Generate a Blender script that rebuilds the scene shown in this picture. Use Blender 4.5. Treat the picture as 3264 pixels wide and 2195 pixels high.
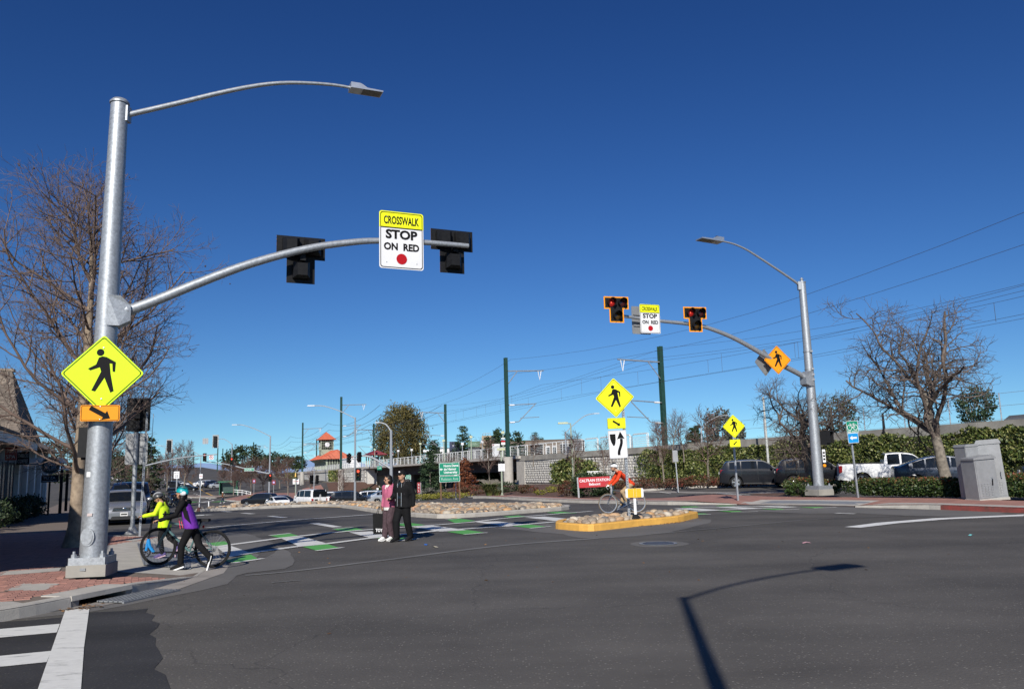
import bpy,bmesh,math,random
import numpy as np
from mathutils import Vector,Matrix,noise as mnoise

for o in list(bpy.data.objects):
 bpy.data.objects.remove(o)
SC = bpy.context.scene
COL = SC.collection
R = math.radians

# ---------------------------------------------------------------- camera
cam_d = bpy.data.cameras.new('camera')
cam_d.sensor_width = 36.0
cam_d.lens = 36.0 * 2634.0 / 3264.0
cam_d.clip_end = 6000.0
cam = bpy.data.objects.new('camera',cam_d)
COL.objects.link(cam)
PITCH,ROLL = math.atan(284 / 1882),0.026
cam.matrix_world = (Matrix.Translation((0,0,1.68)) @ Matrix.Rotation(math.pi / 2 + PITCH,4,'X')
     @ Matrix.Rotation(-ROLL,4,'Z'))
SC.camera = cam

# ---------------------------------------------------------------- sky and sun
SUN_EL,SUN_AZ = R(31.5),R(188)            # azimuth clockwise from +Y; the sun stands behind the camera
world = bpy.data.worlds.new('World')
SC.world = world
world.use_nodes = True
nt = world.node_tree
nt.nodes.clear()
sky = nt.nodes.new('ShaderNodeTexSky')
sky.sky_type = 'NISHITA'
sky.sun_disc = False
sky.sun_elevation = SUN_EL
sky.sun_rotation = SUN_AZ
sky.altitude = 0
sky.air_density = 1.0
sky.dust_density = 0.1
sky.ozone_density = 3.5
bg = nt.nodes.new('ShaderNodeBackground')
bg.inputs['Strength'].default_value = 0.085
wo = nt.nodes.new('ShaderNodeOutputWorld')
geo = nt.nodes.new('ShaderNodeTexCoord')
vm = nt.nodes.new('ShaderNodeVectorMath')
vm.operation = 'MULTIPLY_ADD'
vm.inputs[1].default_value = (1,1,.93)
vm.inputs[2].default_value = (0,0,.075)     # keeps the band of thick air at the horizon blue, as on a clear winter day
nt.links.new(geo.outputs['Generated'],vm.inputs[0])
nt.links.new(vm.outputs[0],sky.inputs[0])
hs = nt.nodes.new('ShaderNodeHueSaturation')
hs.inputs['Saturation'].default_value = 1.22
hs.inputs['Hue'].default_value = .516
nt.links.new(sky.outputs[0],hs.inputs['Color'])
gm = nt.nodes.new('ShaderNodeGamma')           # camera's contrast in the clear sky
gm.inputs['Gamma'].default_value = 1.4
nt.links.new(hs.outputs[0],gm.inputs['Color'])
tn = nt.nodes.new('ShaderNodeVectorMath')
tn.operation = 'MULTIPLY'
tn.inputs[1].default_value = (.56,.585,.46)
nt.links.new(gm.outputs[0],tn.inputs[0])
nt.links.new(tn.outputs[0],bg.inputs['Color'])
nt.links.new(bg.outputs[0],wo.inputs['Surface'])
sun_d = bpy.data.lights.new('sun','SUN')
sun_d.energy = 4.8
sun_d.angle = R(0.53)
sun_d.color = (1.0,0.955,0.88)
sun = bpy.data.objects.new('sun',sun_d)
COL.objects.link(sun)
sdir = Vector((math.sin(SUN_AZ) * math.cos(SUN_EL),math.cos(SUN_AZ) * math.cos(SUN_EL),math.sin(SUN_EL)))
sun.rotation_euler = sdir.to_track_quat('Z','Y').to_euler()
sun.location = sdir * 60
SC.view_settings.view_transform = 'Standard'
SC.view_settings.look = 'None'
SC.view_settings.exposure = 0.2
SC.view_settings.gamma = 1.0
SC.view_settings.use_curve_mapping = False
SC.cycles.max_bounces = 6
SC.cycles.use_denoising = True

# ---------------------------------------------------------------- helpers
rng = random.Random(7)
nrs = np.random.RandomState(7)

def V(*a):
 return Vector(a)

class MB:
 """collects vertices and faces; build() links them as one mesh object"""
 def __init__(s):
  s.v,s.f = [],[]

 def add(s,v,f):
  o = len(s.v)
  s.v.extend([tuple(p) for p in v])
  s.f.extend([tuple(i + o for i in q) for q in f])
  return s

 def box(s,x0,x1,y0,y1,z0,z1):
  return s.add([(x0,y0,z0),(x1,y0,z0),(x1,y1,z0),(x0,y1,z0),(x0,y0,z1),(x1,y0,z1),(x1,y1,z1),(x0,y1,z1)],
     [(3,2,1,0),(4,5,6,7),(0,1,5,4),(1,2,6,5),(2,3,7,6),(3,0,4,7)])

 def cbox(s,c,sx,sy,sz):
  return s.box(c[0] - sx / 2,c[0] + sx / 2,c[1] - sy / 2,c[1] + sy / 2,c[2] - sz / 2,c[2] + sz / 2)

 def bar(s,a,b,w,h,up=(0,0,1)):
  a,b,up = Vector(a),Vector(b),Vector(up)
  d = (b - a).normalized()
  x = d.cross(up)
  if x.length < 1e-4:
   x = d.cross(Vector((0,1,0)))
  x.normalize()
  u = x.cross(d)
  x,u = x * w / 2,u * h / 2
  return s.add([a - x - u,a + x - u,a + x + u,a - x + u,b - x - u,b + x - u,b + x + u,b - x + u],
     [(0,1,2,3),(7,6,5,4),(0,4,5,1),(1,5,6,2),(2,6,7,3),(3,7,4,0)])

 def tube(s,pts,r,n=8,cap=True,sq=1.0):
  pts = [Vector(p) for p in pts]
  m = len(pts)
  rs = r if isinstance(r,(list,tuple)) else [r] * m
  v,f = [],[]
  px = None
  for i,p in enumerate(pts):
   d = (pts[min(i + 1,m - 1)] - pts[max(i - 1,0)]).normalized()
   if px is None:
    px = d.cross(Vector((0,0,1)) if abs(d.z) < .9 else Vector((0,1,0)))
   else:
    px = px - d * px.dot(d)
   px.normalize()
   py = d.cross(px)
   for k in range(n):
    a = 2 * math.pi * (k + .5) / n
    v.append(p + px * (math.cos(a) * rs[i]) + py * (math.sin(a) * rs[i] * sq))
  for i in range(m - 1):
   for k in range(n):
    q = (k + 1) % n
    f.append((i * n + k,i * n + q,(i + 1) * n + q,(i + 1) * n + k))
  if cap:
   f.append(tuple(range(n))[::-1])
   f.append(tuple((m - 1) * n + k for k in range(n)))
  return s.add(v,f)

 def lathe(s,prof,n=16,o=(0,0,0),axis='z',close=False):
  v,f = [],[]
  for (r,h) in prof:
   for k in range(n):
    a = 2 * math.pi * k / n
    c,d = r * math.cos(a),r * math.sin(a)
    p = (c,d,h) if axis == 'z' else ((h,c,d) if axis == 'x' else (d,h,c))
    v.append((o[0] + p[0],o[1] + p[1],o[2] + p[2]))
  m = len(prof)
  for i in range(m if close else m - 1):
   j = (i + 1) % m
   for k in range(n):
    q = (k + 1) % n
    f.append((i * n + k,i * n + q,j * n + q,j * n + k))
  if not close:
   f.append(tuple(range(n))[::-1])
   f.append(tuple((m - 1) * n + k for k in range(n)))
  return s.add(v,f)

 def prism(s,poly,z0,z1):
  n = len(poly)
  z0f = z0 if callable(z0) else (lambda x,y: z0)
  z1f = z1 if callable(z1) else (lambda x,y: z1)
  v = [(x,y,z0f(x,y)) for x,y in poly] + [(x,y,z1f(x,y)) for x,y in poly]
  return s.add(v,[tuple(range(n))[::-1],tuple(range(n,2 * n))] + [(i,(i + 1) % n,n + (i + 1) % n,n + i) for i in range(n)])

 def plate(s,poly,y0,y1):
  """polygon in the x-z plane, thick along y; the face at y0 looks to -y"""
  n = len(poly)
  v = [(x,y0,z) for x,z in poly] + [(x,y1,z) for x,z in poly]
  return s.add(v,[tuple(range(n)),tuple(range(n,2 * n))[::-1]] + [((i + 1) % n,i,n + i,n + (i + 1) % n) for i in range(n)])

 def ell(s,c,rx,ry,rz,n=12,m=8,rot=None):
  v,f = [],[]
  c = Vector(c)
  for i in range(m + 1):
   t = math.pi * i / m
   for k in range(n):
    a = 2 * math.pi * k / n
    p = Vector((rx * math.sin(t) * math.cos(a),ry * math.sin(t) * math.sin(a),rz * math.cos(t)))
    if rot is not None:
     p = rot @ p
    v.append(c + p)
  for i in range(m):
   for k in range(n):
    q = (k + 1) % n
    f.append((i * n + k,(i + 1) * n + k,(i + 1) * n + q,i * n + q))
  return s.add(v,f)

 def xf(s,M):
  s.v = [tuple(M @ Vector(p)) for p in s.v]
  return s

 def mesh(s,name,smooth=True,ang=35):
  me = bpy.data.meshes.new(name)
  me.from_pydata(s.v,[],s.f)
  me.update()
  if smooth:
   me.polygons.foreach_set('use_smooth',[True] * len(me.polygons))
   me.set_sharp_from_angle(angle=R(ang))
  return me

 def build(s,name,mat,par=None,smooth=True,ang=35):
  return link(name,s.mesh(name,smooth,ang),mat,par)

def link(name,me,mat=None,par=None,loc=None,rot=None,scale=None):
 if mat is not None and not me.materials:
  me.materials.append(mat)
 o = bpy.data.objects.new(name,me)
 COL.objects.link(o)
 if par is not None:
  o.parent = par
 if loc is not None:
  o.location = loc
 if rot is not None:
  o.rotation_euler = rot
 if scale is not None:
  o.scale = scale
 return o

def tag(o,label=None,cat=None,group=None,kind=None):
 for k,v in (('label',label),('category',cat),('group',group),('kind',kind)):
  if v is not None:
   o[k] = v
 return o

def thing(name,label,cat,loc=(0,0,0),rz=0,group=None,rot=None):
 o = bpy.data.objects.new(name,None)
 o.empty_display_size = .2
 COL.objects.link(o)
 o.location = loc
 o.rotation_euler = rot if rot is not None else (0,0,rz)
 return tag(o,label,cat,group)

def copy_tree(o,par=None):
 c = o.copy()
 COL.objects.link(c)
 c.parent = par
 for ch in list(KIDS.get(o.name,o.children)):
  copy_tree(ch,c)
 return c

KIDS = {}

def inst(src,loc,rz,label=None,group=None,scale=1.0):
 if src.name not in KIDS:
  st = [src]
  while st:
   q = st.pop()
   KIDS[q.name] = list(q.children)
   st += KIDS[q.name]
 c = copy_tree(src)
 c.location = loc
 c.rotation_euler = (0,0,rz)
 c.scale = (scale,) * 3
 tag(c,label,None,group)
 return c

def npmesh(name,verts,faces,smooth=False):
 """fast mesh from numpy arrays; faces all have the same corner count"""
 me = bpy.data.meshes.new(name)
 nv,nf,k = len(verts),len(faces),faces.shape[1]
 me.vertices.add(nv)
 me.vertices.foreach_set('co',np.asarray(verts,np.float32).ravel())
 me.loops.add(nf * k)
 me.loops.foreach_set('vertex_index',np.asarray(faces,np.int32).ravel())
 me.polygons.add(nf)
 me.polygons.foreach_set('loop_start',np.arange(0,nf * k,k,dtype=np.int32))
 me.polygons.foreach_set('loop_total',np.full(nf,k,dtype=np.int32))
 if smooth:
  me.polygons.foreach_set('use_smooth',np.ones(nf,dtype=bool))
 me.update(calc_edges=True)
 return me

def vattr(me,name,vals):
 a = me.attributes.new(name,'FLOAT','POINT')
 a.data.foreach_set('value',np.asarray(vals,np.float32))

# ---------------------------------------------------------------- materials
MATS = {}

def mat(name,col,rough=.6,metal=0.,var=.12,scale=6.,bump=0.,bscale=60.,spec=.5,rnd=0.,coat=0.,emit=0.,col2=None,attr=None,detail=4.,alpha=None,trans=0.):
 """procedural material: base colour broken up by noise, optional fine relief and per-piece variation"""
 if name in MATS:
  return MATS[name]
 m = bpy.data.materials.new(name)
 MATS[name] = m
 m.use_nodes = True
 t = m.node_tree
 N,Lk = t.nodes,t.links
 b = N['Principled BSDF']
 b.inputs['Roughness'].default_value = rough
 b.inputs['Metallic'].default_value = metal
 b.inputs['Specular IOR Level'].default_value = spec
 b.inputs['Coat Weight'].default_value = coat
 b.inputs['Coat Roughness'].default_value = .1
 if trans:
  b.inputs['Transmission Weight'].default_value = trans
 tc = N.new('ShaderNodeTexCoord')
 nz = N.new('ShaderNodeTexNoise')
 nz.inputs['Scale'].default_value = scale
 nz.inputs['Detail'].default_value = detail
 nz.inputs['Roughness'].default_value = .62
 Lk.new(tc.outputs['Object'],nz.inputs['Vector'])
 mx = N.new('ShaderNodeMix')
 mx.data_type = 'RGBA'
 c = Vector(col[:3])
 lo,hi = (c * (1 - var),c * (1 + var)) if col2 is None else (c,Vector(col2[:3]))
 mx.inputs['A'].default_value = (*lo,1)
 mx.inputs['B'].default_value = (*hi,1)
 rp = N.new('ShaderNodeMapRange')
 rp.inputs['From Min'].default_value = .32
 rp.inputs['From Max'].default_value = .68
 Lk.new(nz.outputs['Fac'],rp.inputs['Value'])
 Lk.new(rp.outputs[0],mx.inputs['Factor'])
 out = mx.outputs['Result']
 if rnd or attr:
  if attr:
   src = N.new('ShaderNodeAttribute')
   src.attribute_name = attr
   so = src.outputs['Fac']
  else:
   src = N.new('ShaderNodeObjectInfo')
   so = src.outputs['Random']
  mr = N.new('ShaderNodeMapRange')
  mr.inputs['To Min'].default_value = 1 - (rnd or .35)
  mr.inputs['To Max'].default_value = 1 + (rnd or .35)
  Lk.new(so,mr.inputs['Value'])
  hv = N.new('ShaderNodeHueSaturation')
  Lk.new(out,hv.inputs['Color'])
  Lk.new(mr.outputs[0],hv.inputs['Value'])
  out = hv.outputs[0]
 Lk.new(out,b.inputs['Base Color'])
 if emit:
  b.inputs['Emission Color'].default_value = (*c,1)
  b.inputs['Emission Strength'].default_value = emit
 if bump:
  n2 = N.new('ShaderNodeTexNoise')
  n2.inputs['Scale'].default_value = bscale
  n2.inputs['Detail'].default_value = 5
  Lk.new(tc.outputs['Object'],n2.inputs['Vector'])
  bp = N.new('ShaderNodeBump')
  bp.inputs['Strength'].default_value = bump
  bp.inputs['Distance'].default_value = .02
  Lk.new(n2.outputs['Fac'],bp.inputs['Height'])
  Lk.new(bp.outputs[0],b.inputs['Normal'])
 return m

def ramp_mat(name,stops,rough=.75,src='rnd',scale=8.,bump=0.,bscale=30.,var=.18,spec=.4,trans=0.):
 """colour picked per piece (object random) or per vertex attribute from a ramp, broken up by noise"""
 m = mat(name,(.5,.5,.5),rough,var=var,scale=scale,bump=bump,bscale=bscale,spec=spec)
 t = m.node_tree
 N,Lk = t.nodes,t.links
 b = N['Principled BSDF']
 old = b.inputs['Base Color'].links[0].from_socket
 if src == 'rnd':
  s = N.new('ShaderNodeObjectInfo').outputs['Random']
 else:
  a = N.new('ShaderNodeAttribute')
  a.attribute_name = src
  s = a.outputs['Fac']
 cr = N.new('ShaderNodeValToRGB')
 cr.color_ramp.interpolation = 'LINEAR'
 e = cr.color_ramp.elements
 while len(e) < len(stops):
  e.new(.5)
 for i,(p,c) in enumerate(stops):
  e[i].position = p
  e[i].color = (*c,1)
 Lk.new(s,cr.inputs['Fac'])
 mu = N.new('ShaderNodeMix')
 mu.data_type = 'RGBA'
 mu.blend_type = 'MULTIPLY'
 mu.inputs['Factor'].default_value = 1
 sc = N.new('ShaderNodeMix')
 sc.data_type = 'RGBA'
 sc.blend_type = 'MULTIPLY'
 sc.inputs['Factor'].default_value = 1
 sc.inputs['B'].default_value = (2,2,2,1)
 sc.clamp_result = False
 Lk.new(old,sc.inputs['A'])
 Lk.new(cr.outputs[0],mu.inputs['A'])
 Lk.new(sc.outputs['Result'],mu.inputs['B'])
 Lk.new(mu.outputs['Result'],b.inputs['Base Color'])
 if trans:
  # thin leaf: some light passes through
  tr = N.new('ShaderNodeBsdfTranslucent')
  Lk.new(mu.outputs['Result'],tr.inputs['Color'])
  ms = N.new('ShaderNodeMixShader')
  ms.inputs[0].default_value = trans
  Lk.new(b.outputs[0],ms.inputs[1])
  Lk.new(tr.outputs[0],ms.inputs[2])
  Lk.new(ms.outputs[0],N['Material Output'].inputs['Surface'])
 return m

def asphalt(name,base,spk=.5,blotch=.25,crack=True):
 m = mat(name,base,.82,var=.10,scale=260,detail=2,spec=.3)
 t = m.node_tree
 N,Lk = t.nodes,t.links
 b = N['Principled BSDF']
 old = b.inputs['Base Color'].links[0].from_socket
 tc = N.new('ShaderNodeTexCoord')
 # broad wear and tyre darkening
 n1 = N.new('ShaderNodeTexNoise')
 n1.inputs['Scale'].default_value = .35
 n1.inputs['Detail'].default_value = 6
 n1.inputs['Roughness'].default_value = .6
 Lk.new(tc.outputs['Object'],n1.inputs['Vector'])
 r1 = N.new('ShaderNodeMapRange')
 r1.inputs['From Min'].default_value = .3
 r1.inputs['From Max'].default_value = .7
 r1.inputs['To Min'].default_value = 1 - blotch
 r1.inputs['To Max'].default_value = 1 + blotch
 Lk.new(n1.outputs['Fac'],r1.inputs['Value'])
 # wheel-polished lanes across the junction
 mp = N.new('ShaderNodeMapping')
 mp.inputs['Rotation'].default_value = (0,0,R(-22))
 mp.inputs['Scale'].default_value = (.07,.55,1)
 Lk.new(tc.outputs['Object'],mp.inputs['Vector'])
 n4 = N.new('ShaderNodeTexNoise')
 n4.inputs['Scale'].default_value = 1
 n4.inputs['Detail'].default_value = 3
 Lk.new(mp.outputs[0],n4.inputs['Vector'])
 r5 = N.new('ShaderNodeMapRange')
 r5.inputs['From Min'].default_value = .35
 r5.inputs['From Max'].default_value = .65
 r5.inputs['To Min'].default_value = 1 - blotch * .7
 r5.inputs['To Max'].default_value = 1 + blotch * .7
 Lk.new(n4.outputs['Fac'],r5.inputs['Value'])
 m5 = N.new('ShaderNodeMath')
 m5.operation = 'MULTIPLY'
 Lk.new(r1.outputs[0],m5.inputs[0])
 Lk.new(r5.outputs[0],m5.inputs[1])
 # pale stones in the mix
 vo = N.new('ShaderNodeTexVoronoi')
 vo.inputs['Scale'].default_value = 38
 Lk.new(tc.outputs['Object'],vo.inputs['Vector'])
 bw = N.new('ShaderNodeSeparateColor')
 Lk.new(vo.outputs['Color'],bw.inputs[0])
 r2 = N.new('ShaderNodeMapRange')
 r2.inputs['From Min'].default_value = .80
 r2.inputs['From Max'].default_value = 1.0
 r2.inputs['To Min'].default_value = 0
 r2.inputs['To Max'].default_value = spk
 Lk.new(bw.outputs[0],r2.inputs['Value'])
 r3 = N.new('ShaderNodeMapRange')
 r3.inputs['From Min'].default_value = .0
 r3.inputs['From Max'].default_value = .012
 r3.inputs['From Max'].default_value = .45
 r3.inputs['To Min'].default_value = 1
 r3.inputs['To Max'].default_value = 0
 Lk.new(vo.outputs['Distance'],r3.inputs['Value'])
 mm = N.new('ShaderNodeMath')
 mm.operation = 'MULTIPLY'
 Lk.new(r2.outputs[0],mm.inputs[0])
 Lk.new(r3.outputs[0],mm.inputs[1])
 hv = N.new('ShaderNodeHueSaturation')
 Lk.new(old,hv.inputs['Color'])
 Lk.new(m5.outputs[0],hv.inputs['Value'])
 ml = N.new('ShaderNodeMix')
 ml.data_type = 'RGBA'
 ml.inputs['B'].default_value = (.34,.32,.28,1)
 Lk.new(mm.outputs[0],ml.inputs['Factor'])
 Lk.new(hv.outputs[0],ml.inputs['A'])
 out = ml.outputs['Result']
 if crack:
  v2 = N.new('ShaderNodeTexVoronoi')
  v2.feature = 'DISTANCE_TO_EDGE'
  v2.inputs['Scale'].default_value = .16
  n3 = N.new('ShaderNodeTexNoise')
  n3.inputs['Scale'].default_value = 1.1
  n3.inputs['Detail'].default_value = 5
  Lk.new(tc.outputs['Object'],n3.inputs['Vector'])
  ad = N.new('ShaderNodeMix')
  ad.data_type = 'RGBA'
  ad.blend_type = 'ADD'
  ad.inputs['Factor'].default_value = 1.0
  Lk.new(tc.outputs['Object'],ad.inputs['A'])
  Lk.new(n3.outputs['Color'],ad.inputs['B'])
  Lk.new(ad.outputs['Result'],v2.inputs['Vector'])
  r4 = N.new('ShaderNodeMapRange')
  r4.inputs['From Min'].default_value = .0007
  r4.inputs['From Max'].default_value = .0022
  r4.inputs['To Min'].default_value = .3
  r4.inputs['To Max'].default_value = 0
  Lk.new(v2.outputs['Distance'],r4.inputs['Value'])
  mk = N.new('ShaderNodeMix')
  mk.data_type = 'RGBA'
  mk.inputs['B'].default_value = (.012,.012,.012,1)
  Lk.new(r4.outputs[0],mk.inputs['Factor'])
  Lk.new(out,mk.inputs['A'])
  out = mk.outputs['Result']
 Lk.new(out,b.inputs['Base Color'])
 bp = N.new('ShaderNodeBump')
 bp.inputs['Strength'].default_value = .5
 bp.inputs['Distance'].default_value = .006
 Lk.new(vo.outputs['Distance'],bp.inputs['Height'])
 Lk.new(bp.outputs[0],b.inputs['Normal'])
 return m

def paint(name,col,wear=.45,rough=.6):
 """road paint worn through to the asphalt in scratches and patches"""
 m = mat(name,col,rough,var=.06,scale=9,spec=.4)
 t = m.node_tree
 N,Lk = t.nodes,t.links
 b = N['Principled BSDF']
 old = b.inputs['Base Color'].links[0].from_socket
 tc = N.new('ShaderNodeTexCoord')
 n1 = N.new('ShaderNodeTexNoise')
 n1.inputs['Scale'].default_value = 3.2
 n1.inputs['Detail'].default_value = 10
 n1.inputs['Roughness'].default_value = .72
 mp = N.new('ShaderNodeMapping')
 mp.inputs['Rotation'].default_value = (0,0,R(24))
 mp.inputs['Scale'].default_value = (.45,2.2,1)
 Lk.new(tc.outputs['Object'],mp.inputs['Vector'])
 Lk.new(mp.outputs[0],n1.inputs['Vector'])
 r = N.new('ShaderNodeMapRange')
 r.inputs['From Min'].default_value = .60 - .08 * wear
 r.inputs['From Max'].default_value = .65
 r.inputs['To Max'].default_value = .75
 Lk.new(n1.outputs['Fac'],r.inputs['Value'])
 mk = N.new('ShaderNodeMix')
 mk.data_type = 'RGBA'
 mk.inputs['B'].default_value = (.09,.088,.085,1)
 Lk.new(r.outputs[0],mk.inputs['Factor'])
 Lk.new(old,mk.inputs['A'])
 Lk.new(mk.outputs['Result'],b.inputs['Base Color'])
 return m

GALV = mat('galvanised_steel',(.36,.38,.40),.5,.55,var=.22,scale=22,bump=.05,bscale=90)
STEELG = mat('grey_steel',(.30,.31,.32),.5,.5,var=.15,scale=12)
ALU = mat('aluminium',(.55,.56,.57),.38,.8,var=.08,scale=10)
BLACKP = mat('black_paint',(.010,.010,.011),.5,var=.25,scale=14,spec=.2)
BLACKM = mat('black_matt',(.008,.008,.009),.8,var=.25,scale=14,spec=.1)
DKGREEN = mat('dark_green_paint',(.012,.045,.035),.45,var=.2,scale=3)
CONC = mat('concrete',(.40,.375,.335),.9,var=.13,scale=2.4,bump=.25,bscale=60)
CONCD = mat('weathered_concrete',(.27,.255,.225),.9,var=.24,scale=.9,bump=.25,bscale=30)
CONCG = mat('gutter_concrete',(.27,.245,.22),.9,var=.2,scale=1.6,bump=.25,bscale=60)
WHITEP = mat('white_paint',(.78,.78,.77),.5,var=.04,scale=4)
REDP = mat('red_sign_paint',(.42,.012,.022),.45,var=.06,scale=4)
GLASSD = mat('dark_glass',(.008,.010,.012),.05,var=.2,scale=3,spec=.5)
CHROME = mat('chrome',(.6,.6,.62),.16,1.,var=.05,scale=3)
RUBBER = mat('rubber',(.014,.014,.015),.75,var=.25,scale=20,spec=.2)
YELLOWP = mat('island_yellow_paint',(.68,.37,.075),.7,var=.14,scale=2.2,bump=.2,bscale=40)
FYG = mat('fluorescent_yellow_green',(.58,.86,.015),.5,var=.02,scale=2,spec=.2)
FYEL = mat('fluorescent_yellow',(.80,.82,.015),.5,var=.02,scale=2,spec=.2)
SORANGE = mat('sign_orange',(.80,.29,.01),.5,var=.03,scale=2,spec=.2)
SWHITE = mat('sign_white',(.70,.70,.71),.5,var=.03,scale=3,spec=.2)
SGREEN = mat('sign_green',(.008,.22,.13),.45,var=.06,scale=3,spec=.2)
SBLUE = mat('sign_blue',(.015,.26,.58),.45,var=.1,scale=3,spec=.2)
SBLACK = mat('sign_black',(.008,.008,.009),.6,var=.1,scale=3,spec=.1)
SRED = mat('sign_red',(.40,.006,.012),.5,var=.05,scale=3,spec=.2)
SBACK = mat('sign_back_aluminium',(.30,.31,.32),.55,.5,var=.1,scale=3)

TMP = bpy.data.scenes.new('workbench')         # scratch scene, so that meshing text and clothes does not re-evaluate everything

def bake(o):
 TMP.collection.objects.link(o)
 vl = TMP.view_layers[0]
 vl.update()
 me = bpy.data.meshes.new_from_object(o.evaluated_get(vl.depsgraph))
 bpy.data.objects.remove(o)
 return me

def text_mesh(s,size,off=.0,spacing=1.0,depth=.0):
 cu = bpy.data.curves.new('lettering','FONT')
 cu.body = s
 cu.size = size
 cu.align_x = 'CENTER'
 cu.align_y = 'CENTER'
 cu.offset = off
 cu.space_character = spacing
 cu.extrude = depth
 cu.resolution_u = 3
 o = bpy.data.objects.new('lettering',cu)
 me = bake(o)
 me.materials.clear()
 return me

def text(s,size,mat_,par,x=0,z=0,y=-.006,off=0.,sx=1.0,spacing=1.0,name='lettering',h=None,w=None):
 """flat lettering on a sign face that looks to -y; x/z centre, optional exact width and height"""
 me = text_mesh(s,size,off,spacing)
 co = np.empty(len(me.vertices) * 3,np.float32)
 me.vertices.foreach_get('co',co)
 co = co.reshape(-1,3)
 mn,mx_ = co.min(0),co.max(0)
 fx = (w / (mx_[0] - mn[0])) if w else sx
 fz = (h / (mx_[1] - mn[1])) if h else 1
 cx,cz = (mn[0] + mx_[0]) / 2,(mn[1] + mx_[1]) / 2
 nc = np.stack([(co[:,0] - cx) * fx + x,np.full(len(co),y),(co[:,1] - cz) * fz + z],1)
 me.vertices.foreach_set('co',nc.ravel())
 me.update()
 return link(name,me,mat_,par)

def rrect(w,h,r,n=4,cx=0,cz=0):
 p = []
 for (sx,sz,a0) in ((1,1,0),(-1,1,90),(-1,-1,180),(1,-1,270)):
  for k in range(n + 1):
   a = R(a0 + 90 * k / n)
   p.append((cx + sx * (w / 2 - r) + r * math.cos(a),cz + sz * (h / 2 - r) + r * math.sin(a)))
 return p

def circ(r,n=20,cx=0,cz=0):
 return [(cx + r * math.cos(2 * math.pi * k / n),cz + r * math.sin(2 * math.pi * k / n)) for k in range(n)]

def flat(polys,y,name,mat_,par):
 b = MB()
 for p in polys:
  b.add([(x,y,z) for x,z in p],[tuple(range(len(p)))])
 return b.build(name,mat_,par,smooth=False)

def ring(outer,inner,y,name,mat_,par):
 n = len(outer)
 return MB().add([(x,y,z) for x,z in outer] + [(x,y,z) for x,z in inner],
     [(i,(i + 1) % n,n + (i + 1) % n,n + i) for i in range(n)]).build(name,mat_,par,smooth=False)

# ---------------------------------------------------------------- terrain
UT = [-100,25,40,55,66,77,96,120,143,190,350,600,1500]
ZT = [0,0,-.22,-.3,-.65,-1.15,-2.05,-2.3,-2.3,-1.5,3.5,9,20]

def tz(x,y):
 """height of the ground: level by the crossing, dipping towards the far junction, a low bank along the railway"""
 u = -.4226 * np.maximum(x,-60 - .1 * y) + .906 * y
 c = x + .4127 * y
 k = np.clip((c - 24) / 10,0,1)
 k = k * k * (3 - 2 * k)
 k = k * (1 - .9 * np.clip((y - 96) / 8,0,1) * np.clip((172 - y) / 8,0,1))
 z = np.interp(u,UT,ZT) * (1 - .75 * k) + .2 * k
 return float(z) if np.ndim(z) == 0 else z

def T(x,y,dz=0.):
 return (x,y,tz(x,y) + dz)

GX = np.unique(np.concatenate([np.arange(-70,61,2.),np.arange(-1500,-70,30.),np.arange(60,1500,30.)]))
GY = np.unique(np.concatenate([np.arange(-20,161,2.),np.arange(-320,-20,30.),np.arange(160,2500,30.)]))

def grid_sheet(name,mat_,lift,keep=None):
 X,Y = np.meshgrid(GX,GY,indexing='ij')
 Z = tz(X.ravel(),Y.ravel()) + lift
 v = np.stack([X.ravel(),Y.ravel(),Z],1)
 nx,ny = len(GX),len(GY)
 i,j = np.meshgrid(np.arange(nx - 1),np.arange(ny - 1),indexing='ij')
 a = (i * ny + j).ravel()
 f = np.stack([a,a + ny,a + ny + 1,a + 1],1)
 if keep is not None:
  cx = v[f].mean(1)
  f = f[keep(cx[:,0],cx[:,1])]
  used = np.unique(f)
  mp = np.zeros(len(v),int)
  mp[used] = np.arange(len(used))
  v,f = v[used],mp[f]
 return link(name,npmesh(name,v,f),mat_)

def drape(name,poly,lift,mat_,zf=tz,par=None,step=2.0,kind='structure'):
 """polygon laid over the ground, cut along the ground's own grid so that it follows it"""
 bm = bmesh.new()
 bm.faces.new([bm.verts.new((x,y,0)) for x,y in poly])
 xs = [p[0] for p in poly]
 ys = [p[1] for p in poly]
 for ax,lo,hi in ((0,min(xs),max(xs)),(1,min(ys),max(ys))):
  k = math.ceil(lo / step)
  while k * step < hi:
   co,no = [0,0,0],[0,0,0]
   co[ax] = k * step
   no[ax] = 1
   bmesh.ops.bisect_plane(bm,geom=bm.verts[:] + bm.edges[:] + bm.faces[:],plane_co=co,plane_no=no)
   k += 1
 for v in bm.verts:
  d = math.hypot(v.co.x,v.co.y)
  v.co.z = zf(v.co.x,v.co.y) + lift + max(0,d - 25) * .0003
 bm.normal_update()
 for f in bm.faces:
  if f.normal.z < 0:
   f.normal_flip()
 me = bpy.data.meshes.new(name)
 bm.to_mesh(me)
 bm.free()
 o = link(name,me,mat_,par)
 if kind and par is None:
  o['kind'] = kind
 return o

def strip(pts,w,w2=None):
 """a band of width w along a path, as a polygon"""
 P = [Vector((p[0],p[1])) for p in pts]
 L,Rr = [],[]
 for i,p in enumerate(P):
  d = (P[min(i + 1,len(P) - 1)] - P[max(i - 1,0)]).normalized()
  n = Vector((-d.y,d.x))
  ww = w if w2 is None else w + (w2 - w) * i / (len(P) - 1)
  L.append(p + n * ww / 2)
  Rr.append(p - n * ww / 2)
 return [(q.x,q.y) for q in L + Rr[::-1]]

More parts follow.
